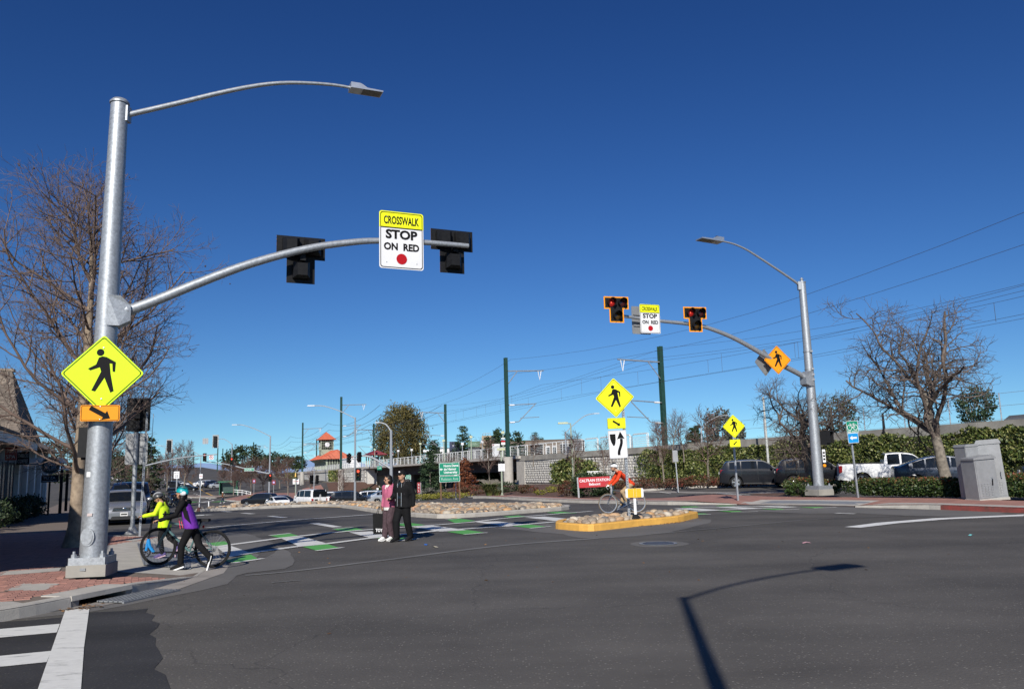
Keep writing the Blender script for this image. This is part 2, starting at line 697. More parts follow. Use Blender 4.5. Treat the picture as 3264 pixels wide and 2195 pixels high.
def smooth_path(pts,k=4,closed=False):
 P = [Vector(p) for p in pts]
 n = len(P)
 out = []
 rngk = range(n if closed else n - 1)
 for i in rngk:
  g = (lambda j: P[j % n]) if closed else (lambda j: P[max(0,min(n - 1,j))])
  p0,p1,p2,p3 = g(i - 1),g(i),g(i + 1),g(i + 2)
  for s in range(k):
   t = s / k
   q = .5 * ((2 * p1) + (p2 - p0) * t + (2 * p0 - 5 * p1 + 4 * p2 - p3) * t * t + (3 * p1 - p0 - 3 * p2 + p3) * t ** 3)
   out.append(tuple(q))
 if not closed:
  out.append(tuple(P[-1]))
 return out

def ragged(poly,amp=.06,step=.35,seed=1,keep=()):
 r = random.Random(seed)
 out = []
 n = len(poly)
 for i in range(n):
  a,b = Vector(poly[i]),Vector(poly[(i + 1) % n])
  m = 1 if i in keep else max(1,int((b - a).length / step))
  for k in range(m):
   q = a.lerp(b,k / m)
   out.append((q.x + r.gauss(0,amp),q.y + r.gauss(0,amp)))
 return out

E_DIR = Vector((-.4067,.9135))             # along the avenue, away from the camera
N_DIR = Vector((.9135,.4067))              # across it, to the right

ASPH = asphalt('asphalt',(.084,.077,.069),1.0)
ASPH_L = asphalt('asphalt_light_patch',(.135,.128,.12),.5,.12,False)
ASPH_D = asphalt('asphalt_dark_seal',(.030,.029,.030),.35,.4,False)
ASPH_S = asphalt('asphalt_seam',(.16,.157,.15),.4,.25,False)
WPAINT = paint('worn_white_road_paint',(.66,.65,.61),.5)
WPAINT2 = paint('white_road_paint',(.70,.69,.66),.2)
GPAINT = paint('green_road_paint',(.10,.36,.06),.45)
YPAINT = paint('yellow_road_paint',(.60,.34,.05),.5)
DIRT = mat('dry_earth',(.20,.17,.12),.95,var=.3,scale=.4,bump=.3,bscale=6)
MULCH = mat('bark_mulch',(.105,.055,.036),.95,var=.5,scale=7,bump=.8,bscale=26)
BRICKM = mat('red_clay_paver',(.30,.15,.118),.85,var=.14,scale=16,rnd=.16,bump=.25,bscale=120)
BRICKS2 = mat('red_clay_paver_far',(.31,.155,.12),.88,var=.2,scale=3,bump=.2,bscale=40)
JOINT = mat('sand_joint',(.16,.125,.10),.95,var=.25,scale=20)

tag(grid_sheet('ground',DIRT,-.03),kind='structure')
tag(grid_sheet('road',ASPH,0,lambda x,y: (x + .4127 * y < 39.5) & (y < 700) & (y > -60) & (x > -320)),kind='structure')

# --- patches, seams and worn surfaces of the road
def patches():
 mk = lambda poly,lift,m,nm='road_patch': drape(nm,poly,lift,m)
 # paler asphalt next to the gutter of the near corner
 mk(ragged([(-6.75,11.13),(-6.02,11.43),(-5.66,11.58),(-5.35,12.64),(-5.24,13.15),(-5.23,15.12),(-5.46,16.08),(-6.06,17.5),(-8.34,22.4),(-9.06,26.3),(-8.18,25.44),(-6.11,21.24),(-5.9,19.22),(-4.78,15.58),(-4.79,14.56),(-4.63,13.5),(-4.76,12.84),(-5.02,12.19),(-5.54,11.02),(-6.38,10.52)],.02,.5,3),.004,ASPH_L)
 mk(ragged([(-5.65,16.64),(-5.2,17.35),(-5.53,19.77),(-5.97,20.68),(-6.96,22.55),(-6.07,21.04),(-5.32,19.42),(-4.57,17.4),(-4.25,16.03),(-4.27,15.42),(-4.75,14.87),(-4.8,14.51),(-4.79,14.06),(-5.32,14.82)],.03,.5,4),.006,ASPH_L)
 # dark sealed patch under the near crosswalk
 mk(ragged([(-14.0,4.0),(-9.2,7.9)] + [(-6.31,10.42),(-5.7,10.62),(-5.49,10.97),(-4.84,11.18),(-4.15,9.76),(-3.7,8.8),(-3.08,7.48),(-2.88,7.03)] + [(-1.75,5.6),(-3.2,3.2),(-9,1)],.03,.3,5),.004,ASPH_D)
 # pale strip round the small island, and along the right kerb
 mk(ragged([(-0.57,24.68),(1.21,26.24),(1.27,24.58),(2.52,23.16),(4.7,24.83),(5.54,26.6),(5.94,25.94),(5.77,24.98),(5.11,23.62),(3.75,21.19),(2.93,20.53),(2,20.02),(1.57,20.43),(0.82,22.2)],.04,.5,6),.004,ASPH_L)
 mk(ragged([(7.95,38.45),(9.1,34.44),(12.23,30.44),(13.71,28.01),(15.26,25.38),(14.03,23.36),(12.93,24.12),(11.82,25.23),(10.91,27.21),(9.51,27.56),(7.91,30.74),(6.7,32.47)],.03,.6,7),.004,ASPH_L)
 mk(smooth_ring([(2.47,18.56),(2.89,19.12),(3.41,19.01),(3.72,18.31),(3.32,17.7),(2.67,17.75)]),.004,ASPH_L)
 # pale crack-filler seams
 mk(strip(smooth_path([(-4.67,14.56),(-4.15,14.87),(-3.65,15.32),(-3.02,16.03),(-2.42,16.64),(-1.01,18.26)] + [(0.15,19.27),(1.89,20.13)]),.13,.22),.008,ASPH_S,'seam')
 mk(strip(smooth_path([(2.01,20.18),(3.77,21.29),(5.43,22.45)] + [(6.8,23.46),(8.89,24.83),(11.87,25.33)]),.12,.10),.008,ASPH_S,'seam')
 mk(strip(smooth_path([(-3.91,13.5),(-3.62,13.65),(-3.5,13.7)]),.07,.05),.008,ASPH_S,'seam')

def smooth_ring(p,k=4):
 return smooth_path(p,k,True)

patches()

# --- painted markings
def mark(nm,poly,m=WPAINT,lift=.012):
 return drape(nm,poly,lift,m)

def crosswalk():
 W,Gr = WPAINT,GPAINT
 l1 = [(-7.27,20.48),(-7.12,20.99),(-6.37,22.76),(-5.3,24.42),(-4.4,25.28),(-2.53,26.65),(-1.51,27.66)] + [(-0.59,29.59),(1.68,32.22),(3,33.54)]
 l2 = [(-6.15,17.85),(-5.88,18.71),(-5.18,20.03),(-4.61,20.58),(-3.82,21.95),(-2.28,23.97),(-1.34,24.58)] + [(-0.15,25.39),(1.22,26.6)]
 mark('crosswalk_line',strip(l1,.26),W,.016)
 mark('crosswalk_line',strip(l2,.26),W,.016)
 for q in ([(-7.25,20.43),(-7.02,20.73),(-5.92,18.76),(-6.19,18.1)],[(-6.31,22.65),(-5.86,23.11),(-4.68,20.73),(-5.23,20.18)],[(-4.84,24.37),(-4.23,24.53),(-3.23,22.25),(-3.74,21.85)],
   [(-3.22,25.99),(-2.62,26.35),(-1.42,24.02),(-2.15,23.67)],[(-1.49,28.12),(-0.63,27.71),(0.3,25.74),(-0.29,24.98)],[(0.27,29.99),(1,30.14),(1.7,28.07),(1.24,26.95)]):
  mark('crosswalk_bar',q,W)
 for q in ([(-5.91,17.14),(-5.59,16.64),(-5.32,17.35),(-5.78,18.36)],[(-5.05,19.92),(-4.47,18.86),(-4.09,19.42),(-4.59,20.48)],[(-3.64,21.9),(-3.04,20.83),(-2.63,21.44),(-3.22,22.25)],
   [(-1.95,23.56),(-1.4,22.4),(-0.89,22.96),(-1.41,24.02)],[(-0.22,25.44),(0.39,24.12),(0.85,24.68),(0.3,25.84)],
   [(-7.99,21.59),(-7.68,22.2),(-7.21,21.19),(-7.4,20.58)],[(-6.99,23.87),(-6.56,24.42),(-5.99,23.36),(-6.38,22.81)],[(-5.68,26.1),(-5.17,26.65),(-4.58,25.28),(-5.11,24.78)],
   [(-4.12,28.37),(-3.58,28.58),(-2.9,26.85),(-3.43,26.19)],[(-2.48,30.15),(-2.07,30.8),(-1.39,28.62),(-1.99,27.46)],[(-0.51,31.26),(0.06,31.82),(0.45,30.55),(-0.16,29.84)],[(1.2,33.79),(1.78,34.19),(2.34,32.37),(1.67,31.97)],
   [(6.87,35.46),(7.49,35.2),(7.5,34.19),(6.81,34.34)],[(8.34,35.35),(8.91,34.95),(8.93,34.24),(8.31,34.59)],[(6.07,29.38),(6.48,29.03),(6.52,28.42),(5.91,28.42)],
   [(7.25,30.29),(7.94,30.04),(7.9,29.28),(7.48,29.38)],[(8.98,31.05),(9.63,30.74),(9.63,29.94),(9.23,30.04)],[(10.55,31.45),(11.23,31.25),(11.23,30.54),(10.78,30.59)]):
  mark('bike_crossing_square',q,Gr)
 for a in ([(-5.57,16.59),(-5.2,17.34)],[(-4.46,18.76),(-3.99,19.42)],[(-3.04,20.73),(-2.5,21.39)],[(-1.4,22.35),(-0.8,22.81)],[(0.38,24.02),(0.99,24.58)],
   [(-7,23.87),(-6.59,24.58)],[(-5.72,26.2),(-5.22,26.91)],[(-4.14,28.37),(-3.59,28.78)],[(-2.54,30.2),(-2.08,31.01)]):
  mark('crosswalk_edge_line',strip(a,.13),W,.016)
 # right half of the crossing
 mark('crosswalk_line',strip([(6.26,33.33),(7.88,33.68),(9.15,33.38),(10.19,33.02),(10.5,32.62)],.3),W,.016)
 mark('crosswalk_line',strip([(5.89,30.44),(7.22,30.64),(9.13,31.35),(10.48,31.6)],.3),W,.016)
 for q in ([(6.23,33.18),(6.89,33.28),(7.48,31),(6.8,30.74)],[(7.93,33.63),(8.55,33.53),(9.05,31.5),(8.43,31.2)],[(9.3,33.23),(9.79,33.28),(10.53,31.76),(10.02,31.71)]):
  mark('crosswalk_bar',q,W)
 for a in ([(5.91,28.42),(6.56,28.42)],[(7.47,29.33),(8.41,29.33)],[(9.22,29.99),(10.08,30.04)],[(10.75,30.49),(11.65,30.64)]):
  mark('crosswalk_edge_line',strip(a,.13),W,.016)

crosswalk()

def near_crosswalk():
 d = -N_DIR
 mark('crosswalk_line',[(-5.93,11.18),(-5.69,11.33),(-3.61,7.08),(-3.96,7.13)] + [(-2.75,5.0),(-3.1,5.0)] and
  [(-5.93,11.18),(-5.69,11.33),(-4.43,8.75)] + [(-2.9,5.7),(-3.3,5.75)] + [(-4.73,8.7)],WPAINT,.012)
 for q in ([(-5.45,10.17),(-5.18,9.61)],[(-4.68,8.6),(-4.44,8.09)]):
  a,b = Vector(q[0]),Vector(q[1])
  mark('crosswalk_bar',[tuple(a),tuple(b),tuple(b + d * 3.4),tuple(a + d * 3.4)],WPAINT,.010)
 a,b = Vector((-3.95,7.0)),Vector((-3.7,6.5))
 mark('crosswalk_bar',[tuple(a),tuple(b),tuple(b + d * 3.2),tuple(a + d * 3.2)],WPAINT,.010)

near_crosswalk()
for a,w in (([(-7.43,30.86),(-5.8,27.31)],.34),([(-11.66,39.83),(-10.3,37.5)],.3),([(-14.45,44.44),(-13.48,43.12)],.3),([(-16.85,48.18),(-15.94,46.87)],.3)):
 mark('lane_dash',strip(a,w))
mark('stop_line',strip([(-11.05,30.1),(-9.02,34.66),(-6.24,38.41)],.26),WPAINT2)
mark('edge_line',[(8.37,21.59),(9.66,22.71),(11.78,23.87),(14.68,24.42),(14.31,23.82),(11.92,23.36),(10.1,22.4),(8.63,21.24)],WPAINT2)
mark('lane_dash',strip([(10.36,27.36),(10.73,26.75)],.2))
mark('lane_dash',strip([(-1.36,48.48),(-0.04,46.51)],.3))
mark('lane_dash',strip([(1.25,44.84),(2.62,42.45)],.3))
mark('lane_dash',strip([(-4.75,52.33),(-3.45,50.91)],.3))
mark('lane_dash',strip([(-16.17,42.62),(-16.32,43.83),(-15.75,43.32)],.5))
mark('lane_dash',strip([(-22.19,51.02),(-20.99,49.45)],.5))
mark('stop_line',strip([(-20.33,50.06),(-18.38,49.55)],.6),WPAINT2)
for q in ((760,1270,830,1272),(1510,1250,1610,1248),(1330,1195,1400,1192)):
 mark('lane_dash',strip([G5 for G5 in ((-.333 * 70 + (q[0] - 1100) * .012,60.),(-.333 * 70 + (q[2] - 1100) * .012,60.6))],.2))

# --- kerbs and pavements
LIP = [(-5.5,14.55),(-6.05,17.3),(-7.3,20.6)]

def seg_d(x,y,a,b):
 ax,ay = a
 bx,by = b
 t = ((x - ax) * (bx - ax) + (y - ay) * (by - ay)) / ((bx - ax) ** 2 + (by - ay) ** 2)
 t = max(0,min(1,t))
 return math.hypot(x - ax - t * (bx - ax),y - ay - t * (by - ay))

def sw(x,y):
 """top of the near pavement: 15 cm up, running down to the road at the ramp"""
 d = min(seg_d(x,y,LIP[0],LIP[1]),seg_d(x,y,LIP[1],LIP[2]))
 k = max(0,min(1,d / 1.9))
 return tz(x,y) + .012 + .14 * k

def kerb(path,zf,par,w=.16,mat_=CONC,seg=3.2,side=1,base=-.05,face_mat=None):
 """kerb stones along the outer edge of a pavement; side=+1 puts the stone on the left of the path"""
 P = [Vector(p) for p in path]
 L = [0]
 for a,b in zip(P,P[1:]):
  L.append(L[-1] + (b - a).length)
 n = max(1,round(L[-1] / seg))
 for k in range(n):
  s0,s1 = L[-1] * k / n + .006,L[-1] * (k + 1) / n - .006
  ts = [s0] + [l for l in L if s0 + .05 < l < s1 - .05] + [s1]
  v,f = [],[]
  for s in ts:
   i = max(0,min(len(P) - 2,int(np.searchsorted(L,s)) - 1))
   t = (s - L[i]) / max(1e-6,L[i + 1] - L[i])
   p = P[i].lerp(P[i + 1],t)
   d0 = (P[i + 1] - P[i]).normalized()
   d1 = (P[min(i + 2,len(P) - 1)] - P[min(i + 1,len(P) - 2)]).normalized()
   d = d0.lerp(d1,max(0,t - .5)).normalized()
   nn = Vector((-d.y,d.x)) * side
   top = zf(p.x,p.y) + .004
   bot = tz(p.x,p.y) + base
   for (o,z) in ((-.012,bot),(0,top - .03),(.022,top),(w,top),(w,bot)):
    q = p + nn * o
    v.append((q.x,q.y,z))
  for i in range(len(ts) - 1):
   for j in range(5):
    q = (j + 1) % 5
    f.append((i * 5 + j,(i + 1) * 5 + j,(i + 1) * 5 + q,i * 5 + q))
  f += [tuple(range(5)),tuple((len(ts) - 1) * 5 + j for j in range(5))[::-1]]
  b = MB().add(v,f)
  b.build('kerb_stone',face_mat(k,n) if face_mat else mat_,par,smooth=False)

LEFT_KERB2 = [(-7.3,20.6),(-8.6,22.0),(-10.2,23.0),(-11.75,24.0),(-15.2,30),(-18.75,36.5),(-24.8,49),(-33,70),(-46,100),(-65,145)]
CORNER = [(-20,3.6),(-12,7.1),(-8.2,8.85),(-6.95,9.6)] + [(-6.34,10.45),(-6,11.36)] + [(-5.68,12.57),(-5.54,13.88)] + [LIP[0]]
CORNER = smooth_path(CORNER,4)
BACK = [(-19.0,3.9)]
left_walk = drape('pavement_near_left',CORNER + LIP[1:] + LEFT_KERB2[1:] + [(-78,145),(-60,104),(-45,72),(-34,49),(-27,38),(-21.5,26),(-16,13),(-22,6)],-.012,JOINT,sw)
# near corner: one stretch of kerb is the drain inlet
INLET = ((-5.98,11.41),(-5.68,12.52))
ks = thing('kerb_near_corner',None,None)
ks['kind'] = 'structure'
i0 = min(range(len(CORNER)),key=lambda i: (Vector(CORNER[i]) - Vector(INLET[0])).length)
i1 = min(range(len(CORNER)),key=lambda i: (Vector(CORNER[i]) - Vector(INLET[1])).length)
kerb(CORNER[:i0] + [INLET[0]],sw,ks,side=1,base=-.02,w=.17)
kerb([INLET[1]] + CORNER[i1 + 1:],sw,ks,side=1,base=-.02,w=.17)
kerb(LIP,lambda x,y: tz(x,y) + .012,ks,side=1,base=-.02,w=.15)
kerb(LEFT_KERB2,sw,ks,side=1,base=-.02)

def inlet():
 t = thing('storm_drain','storm drain inlet with steel grate set in the kerb below the near pole','storm drain')
 a,b = Vector(INLET[0]),Vector(INLET[1])
 d = (b - a).normalized()
 n = Vector((-d.y,d.x))
 up = .15

 def q(s,o,z):
  p = a + d * s + n * o
  return (p.x,p.y,z)
 L = (b - a).length
 m = MB()
 m.add([q(0,-.015,up - .06),q(L,-.015,up - .06),q(L,.5,up - .06),q(0,.5,up - .06),q(0,-.005,up + .006),q(L,-.005,up + .006),q(L,.5,up + .006),q(0,.5,up + .006)],
  [(3,2,1,0),(4,5,6,7),(0,1,5,4),(1,2,6,5),(2,3,7,6),(3,0,4,7)])
 m.build('lid_slab',CONC,t,smooth=False)
 for s0,s1 in ((.0,.14),(L - .12,L)):
  MB().add([q(s0,0,-.03),q(s1,0,-.03),q(s1,.4,-.03),q(s0,.4,-.03),q(s0,0,up - .062),q(s1,0,up - .062),q(s1,.4,up - .062),q(s0,.4,up - .062)],
    [(3,2,1,0),(4,5,6,7),(0,1,5,4),(1,2,6,5),(2,3,7,6),(3,0,4,7)]).build('side_wall',CONCG,t,smooth=False)
 MB().add([q(.14,.38,-.1),q(L - .12,.38,-.1),q(L - .12,.38,up),q(.14,.38,up),q(.14,.0,.006),q(L - .12,.0,.006),q(L - .12,.38,.004),q(.14,.38,.004)],
   [(0,1,2,3),(4,5,6,7)]).build('chamber_shade',BLACKM,t,smooth=False)  # black sheets stand in for the darkness inside the drain
 g0,g1 = .42,L + .42
 MB().add([q(g0,-.42,.009),q(g1,-.5,.009),q(g1,-.05,.009),q(g0,-.03,.009)],[(0,1,2,3)]).build('pit_shade',BLACKM,t,smooth=False)  # flat black sheet painted as the shade below the grate
 for k in range(17):
  s = g0 + (g1 - g0) * (k + .5) / 17
  MB().bar(q(s,-.47,.022),q(s,-.04,.022),.022,.02).build('grate_bar',STEELG,t,smooth=False)
 for k in range(6):
  o = -.45 + .08 * k
  MB().bar(q(g0,o,.027),q(g1,o,.027),.016,.02).build('grate_bar',STEELG,t,smooth=False)
 MB().bar(q(g0 - .02,-.49,.016),q(g1 + .02,-.49,.016),.03,.024).build('grate_frame',STEELG,t,smooth=False)

inlet()

drape('gutter',CORNER + LIP[1:2] + [(-6.1,17.6)] + [(-5.89,17.09),(-5.44,15.98),(-5.18,14.97),(-5.18,13),(-5.31,12.54),(-5.61,11.48),(-5.94,11.28),(-6.66,10.97)] + [(-7.6,9.75),(-12,6.6),(-19.5,3.2)],.009,CONCG)
# concrete landing, band, diamond and the ribbed plate at the ramp
drape('ramp_concrete',[(-7.6,14.75),LIP[0],LIP[1],LIP[2]] + [(-9.58,22.33),(-9.37,21.37),(-9.66,20.76),(-9.68,19.9)] + [(-8.3,16.0)],.0,CONC,sw)
drape('pavement_band',[(-9.02,14.79),(-8.17,15.2),(-7.91,14.64),(-8.62,14.14)] + [],.0,CONC,sw)
drape('pavement_inset',[(-7.38,12.22),(-7.57,13.02),(-6.93,12.87),(-6.74,12.11)],-.0,CONC,sw)
drape('pavement_inset',[(-6.75,11.1),(-6.59,11.1),(-6.31,10.9),(-6.37,10.5)],.0,CONC,sw)
drape('pavement_inset',[(-9.97,21.42),(-9.92,22.23),(-9.63,22.13),(-9.54,21.01)],.004,CONC,sw)
dome_poly = [(-9.16,20.37),(-8.7,20.37),(-6.92,17.94),(-5.94,15.41),(-6.96,15.77)]
DOMEM = mat('grey_tactile_plate',(.19,.20,.22),.7,var=.12,scale=5)
td = tag(drape('tactile_plate',dome_poly,.008,DOMEM,sw,kind=None),'grey ribbed tactile plate on the kerb ramp under the bicycle','tactile plate')

def in_poly(x,y,poly):
 c = False
 j = len(poly) - 1
 for i in range(len(poly)):
  xi,yi = poly[i]
  xj,yj = poly[j]
  if (yi > y) != (yj > y) and x < (xj - xi) * (y - yi) / (yj - yi) + xi:
   c = not c
  j = i
 return c

def ribs(poly,zf,par,d,n,pitch,w,h,lift,name='rib',mat_=None):
 m = MB()
 cx = sum(p[0] for p in poly) / len(poly)
 cy = sum(p[1] for p in poly) / len(poly)
 for k in range(-60,60):
  run = None
  for s in np.arange(-4,4,.05):
   x,y = cx + n.x * k * pitch + d.x * s,cy + n.y * k * pitch + d.y * s
   ok = in_poly(x,y,poly)
   if ok and run is None:
    run = (x,y)
   if (not ok) and run is not None:
    m.bar((run[0],run[1],zf(*run) + lift),(x,y,zf(x,y) + lift),w,h)
    run = None
 o = m.build(name,mat_,par,smooth=False)
 return o

rb = ribs(dome_poly,sw,td,E_DIR,N_DIR,.06,.022,.012,.012,'rib',DOMEM)
rb['kind'] = 'stuff'

def pavers():
 """clay pavers of the near corner, laid along the kerb: the largest ones each a piece, the rest one mass"""
 areaA = [(-8.62,14.14),(-7.87,14.59),(-6.92,14.24),(-5.7,13.93),(-5.7,12.57),(-6,11.46),(-6.19,11.41),(-6.78,11.15)]
 dia = [(-7.38,12.22),(-7.57,13.02),(-6.93,12.87),(-6.74,12.11)]
 plinth = [(-7.35,13.35),(-6.45,13.45),(-6.6,14.45),(-7.45,14.35)]
 areaB = [(-9.5,9.9),(-8.6,14.6),(-8.25,15.35),(-8.3,16.0)] + [(-9.68,19.9),(-9.66,20.76),(-9.37,21.37),(-9.58,22.33)] + [(-8.8,21.9),(-11.7,23.7),(-14.7,29.5),(-18,36),(-22,36),(-14,20)]
 hi = [(-9.02,14.79),(-8.17,15.2),(-7.91,14.64),(-8.62,14.14)]
 e,n = E_DIR,N_DIR
 me = MB().add([(-.095,-.046,-.03),(.095,-.046,-.03),(.095,.046,-.03),(-.095,.046,-.03),
    (-.095,-.046,.0),(.095,-.046,.0),(.095,.046,.0),(-.095,.046,.0),
    (-.090,-.041,.006),(.090,-.041,.006),(.090,.041,.006),(-.090,.041,.006)],
    [(0,1,5,4),(1,2,6,5),(2,3,7,6),(3,0,4,7),(4,5,9,8),(5,6,10,9),(6,7,11,10),(7,4,8,11),(8,9,10,11)]).mesh('paver',False)
 near,rest = [],[]
 for area,ex in ((areaA,(dia,plinth,hi)),(areaB,(hi,))):
  for i in range(-160,320):
   for j in range(-160,160):
    p = Vector((-7,13)) + n * (i * .2 + (.1 if j % 2 else 0)) + e * (j * .1)
    if not in_poly(p.x,p.y,area) or any(in_poly(p.x,p.y,q) for q in ex) or seg_d(p.x,p.y,*INLET) < .6 or (area is areaA and min(seg_d(p.x,p.y,CORNER[k],CORNER[k + 1]) for k in range(len(CORNER) - 1)) < .27):
     continue
    if area is areaA:
     near.append(p)
    else:
     rest.append(p)
 near.sort(key=lambda p: p.length)
 if len(near) > 300:
  rest = near[300:] + rest
  near = near[:300]
 a0 = math.atan2(n.y,n.x)
 for p in near:
  link('paver',me,BRICKM,left_walk,(p.x,p.y,sw(p.x,p.y) - .004 + rng.uniform(-.0015,.0015)),(rng.gauss(0,.004),rng.gauss(0,.004),a0 + rng.gauss(0,.006)))
 base = np.array([v.co[:] for v in me.vertices])
 fc = np.array([list(p.vertices) for p in me.polygons])
 if rest:
  vs,fs,at_ = [],[],[]
  ca,sa = math.cos(a0),math.sin(a0)
  rot = np.array([[ca,sa,0],[-sa,ca,0],[0,0,1]])
  for k,p in enumerate(rest):
   vs.append(base @ rot + np.array([p.x,p.y,sw(p.x,p.y) - .004 + rng.uniform(-.0015,.0015)]))
   fs.append(fc + k * len(base))
   at_.append(np.full(len(base),rng.random()))
  m2 = npmesh('paver_field',np.concatenate(vs),np.concatenate(fs))
  vattr(m2,'rv',np.concatenate(at_))
  o = link('paver_field',m2,mat('red_clay_paver_mass',(.30,.15,.118),.85,var=.14,scale=16,attr='rv',rnd=.16),left_walk)
  o['kind'] = 'stuff'
 print('pavers',len(near),len(rest))

pavers()

# --- right-hand pavement with its kerb, ramp and red-painted end
def swr(x,y):
 a = Vector(RAMP_R[0])
 b = Vector(RAMP_R[1])
 d = seg_d(x,y,RAMP_R[0],RAMP_R[1])
 k = max(0,min(1,d / 1.5))
 return tz(x,y) + .012 + .14 * k

RAMP_R = ((9.48,35.56),(12.41,30.95))
RK = [(-3.2,62.5),(-.9,56.5),(1.4,50.3),(3.6,45.3),(6.9,38.3),(9.37,35.74)]
RK2 = [(12.21,30.37),(13.73,28.04),(14.99,24.91)] + [(18.5,20.5),(26,9),(36,-8)]
RKpath = RK + [RAMP_R[0],RAMP_R[1]] + RK2
RB = [(43,-6),(29,14),(21.5,22.5)] + [(16.68,27.68),(15.56,30.81),(13.2,34.66)] + [(12.29,36.33),(11.16,40.18),(10.21,43.67)] + [(7.6,43.5),(5.6,45.6),(3.4,50.2),(.6,57),(-1.6,63.5)]
right_walk = drape('pavement_far_side',RKpath + RB,0,BRICKS2,swr)
kr = thing('kerb_far_side',None,None)
kr['kind'] = 'structure'
REDK = mat('red_kerb_paint',(.30,.055,.045),.8,var=.35,scale=3,col2=(.12,.05,.04))
kerb(RK,swr,kr,side=-1 if False else 1,base=-.02,w=.3)
kerb([RAMP_R[0],RAMP_R[1]],lambda x,y: tz(x,y) + .012,kr,base=-.02,w=.3)
kerb(RK2,swr,kr,base=-.02,w=.3,mat_=CONC,face_mat=lambda k,n: CONC if k == 0 else REDK)
drape('pavement_band',strip([(p[0] + .42,p[1] + .19) for p in RKpath[1:]],.55),.006,CONC,swr)
_o = lambda p,d,s=0: (p[0] + N_DIR.x * d + .53 * s,p[1] + N_DIR.y * d - .85 * s)
drape('ramp_concrete',[_o(RAMP_R[0],.02),_o(RAMP_R[1],.02),_o(RAMP_R[1],1.3,.2),_o(RAMP_R[0],1.3,-.2)],.008,CONC,swr)
dp = [_o(RAMP_R[0],.34,.7),_o(RAMP_R[1],.34,-.1),_o(RAMP_R[1],.98,-.1),_o(RAMP_R[0],.98,.7)]
tag(drape('tactile_plate',dp,.014,DOMEM,swr,kind=None),'pale grey tactile plate at the far kerb ramp below the big pole','tactile plate')

# parking lot kerbs and planting bed by the railway wall
LOTK = [(6.7,46.3),(7.1,50),(7.4,54.4),(9,54.9),(12.5,56),(15.5,55.6),(21,51.5),(25.5,43),(35,24)]

def bedz(x,y):
 return tz(x,y) + .13

bed_edge = [(-33,152),(-22,128),(-12,104),(-7.5,88),(-4.6,76),(-2.6,68),(-1.4,63.7),(.9,57.3),(3.7,50.5),(5.9,46)] + LOTK
bed = drape('planting_bed',bed_edge + [(37,6.5),(46,6.5),(23,60),(-20,149.5),(-31,176),(-40,176)],.0,MULCH,bedz)
kb = thing('kerb_planting_bed',None,None)
kb['kind'] = 'structure'
kerb(bed_edge,bedz,kb,side=1,base=-.02,seg=6)
drape('lot_seam',strip([(2.98,65.44),(7.59,55.52),(10.88,48.13)] + [(12.48,45.34),(14.25,42.1)],.9),.01,CONCG)
for k,q in enumerate(([(11.26,46.71),(11.65,43.43)],[(8.98,52.43),(9.2,49.86)],[(11.27,47.32),(12.04,43.18)])):
 mark('parking_line',strip(q,.1),WPAINT)
# islands of planting in front of the lot, behind the pavement
drape('planting_bed',[(11.16,40.18),(11.75,41.29),(12.96,40.12),(13.11,38.86),(12.42,36.74)] + [],.02,MULCH,swr)

# ---------------------------------------------------------------- cobbled islands
STONE_STOPS = [(0,(.13,.125,.12)),(.22,(.32,.26,.19)),(.45,(.45,.34,.22)),(.6,(.22,.18,.145)),(.76,(.48,.28,.13)),(.9,(.38,.34,.28)),(1,(.58,.50,.39))]
STONE = ramp_mat('river_cobble',STONE_STOPS,.6,'rnd',14,.25,50,.35)
STONE_M = ramp_mat('river_cobble_mass',STONE_STOPS,.6,'rv',14,.25,50,.35)

def cobble_meshes(k=7):
 out = []
 for i in range(k):
  bm = bmesh.new()
  bmesh.ops.create_icosphere(bm,subdivisions=2,radius=1)
  sx,sy,sz = rng.uniform(.95,1.25),rng.uniform(.72,1.0),rng.uniform(.5,.72)
  off = Vector((i * 7.3,1.7,3.1))
  for v in bm.verts:
   d = 1 + .16 * mnoise.noise(v.co * 1.1 + off)
   v.co = Vector((v.co.x * sx * d,v.co.y * sy * d,v.co.z * sz * d))
  me = bpy.data.meshes.new('cobble')
  bm.to_mesh(me)
  bm.free()
  me.polygons.foreach_set('use_smooth',[True] * len(me.polygons))
  out.append(me)
 return out

CMESH = cobble_meshes()
for me in CMESH:
 me.materials.append(STONE)

def inset(poly,d):
 P = [Vector(p) for p in poly]
 n = len(P)
 ar = sum(P[i].x * P[(i + 1) % n].y - P[(i + 1) % n].x * P[i].y for i in range(n))
 s = 1 if ar > 0 else -1
 out = []
 for i in range(n):
  a = (P[i] - P[i - 1]).normalized()
  b = (P[(i + 1) % n] - P[i]).normalized()
  t = (a + b)
  t = t.normalized() if t.length > 1e-6 else a
  q = P[i] + Vector((-t.y,t.x)) * s * d
  out.append((q.x,q.y))
 return out

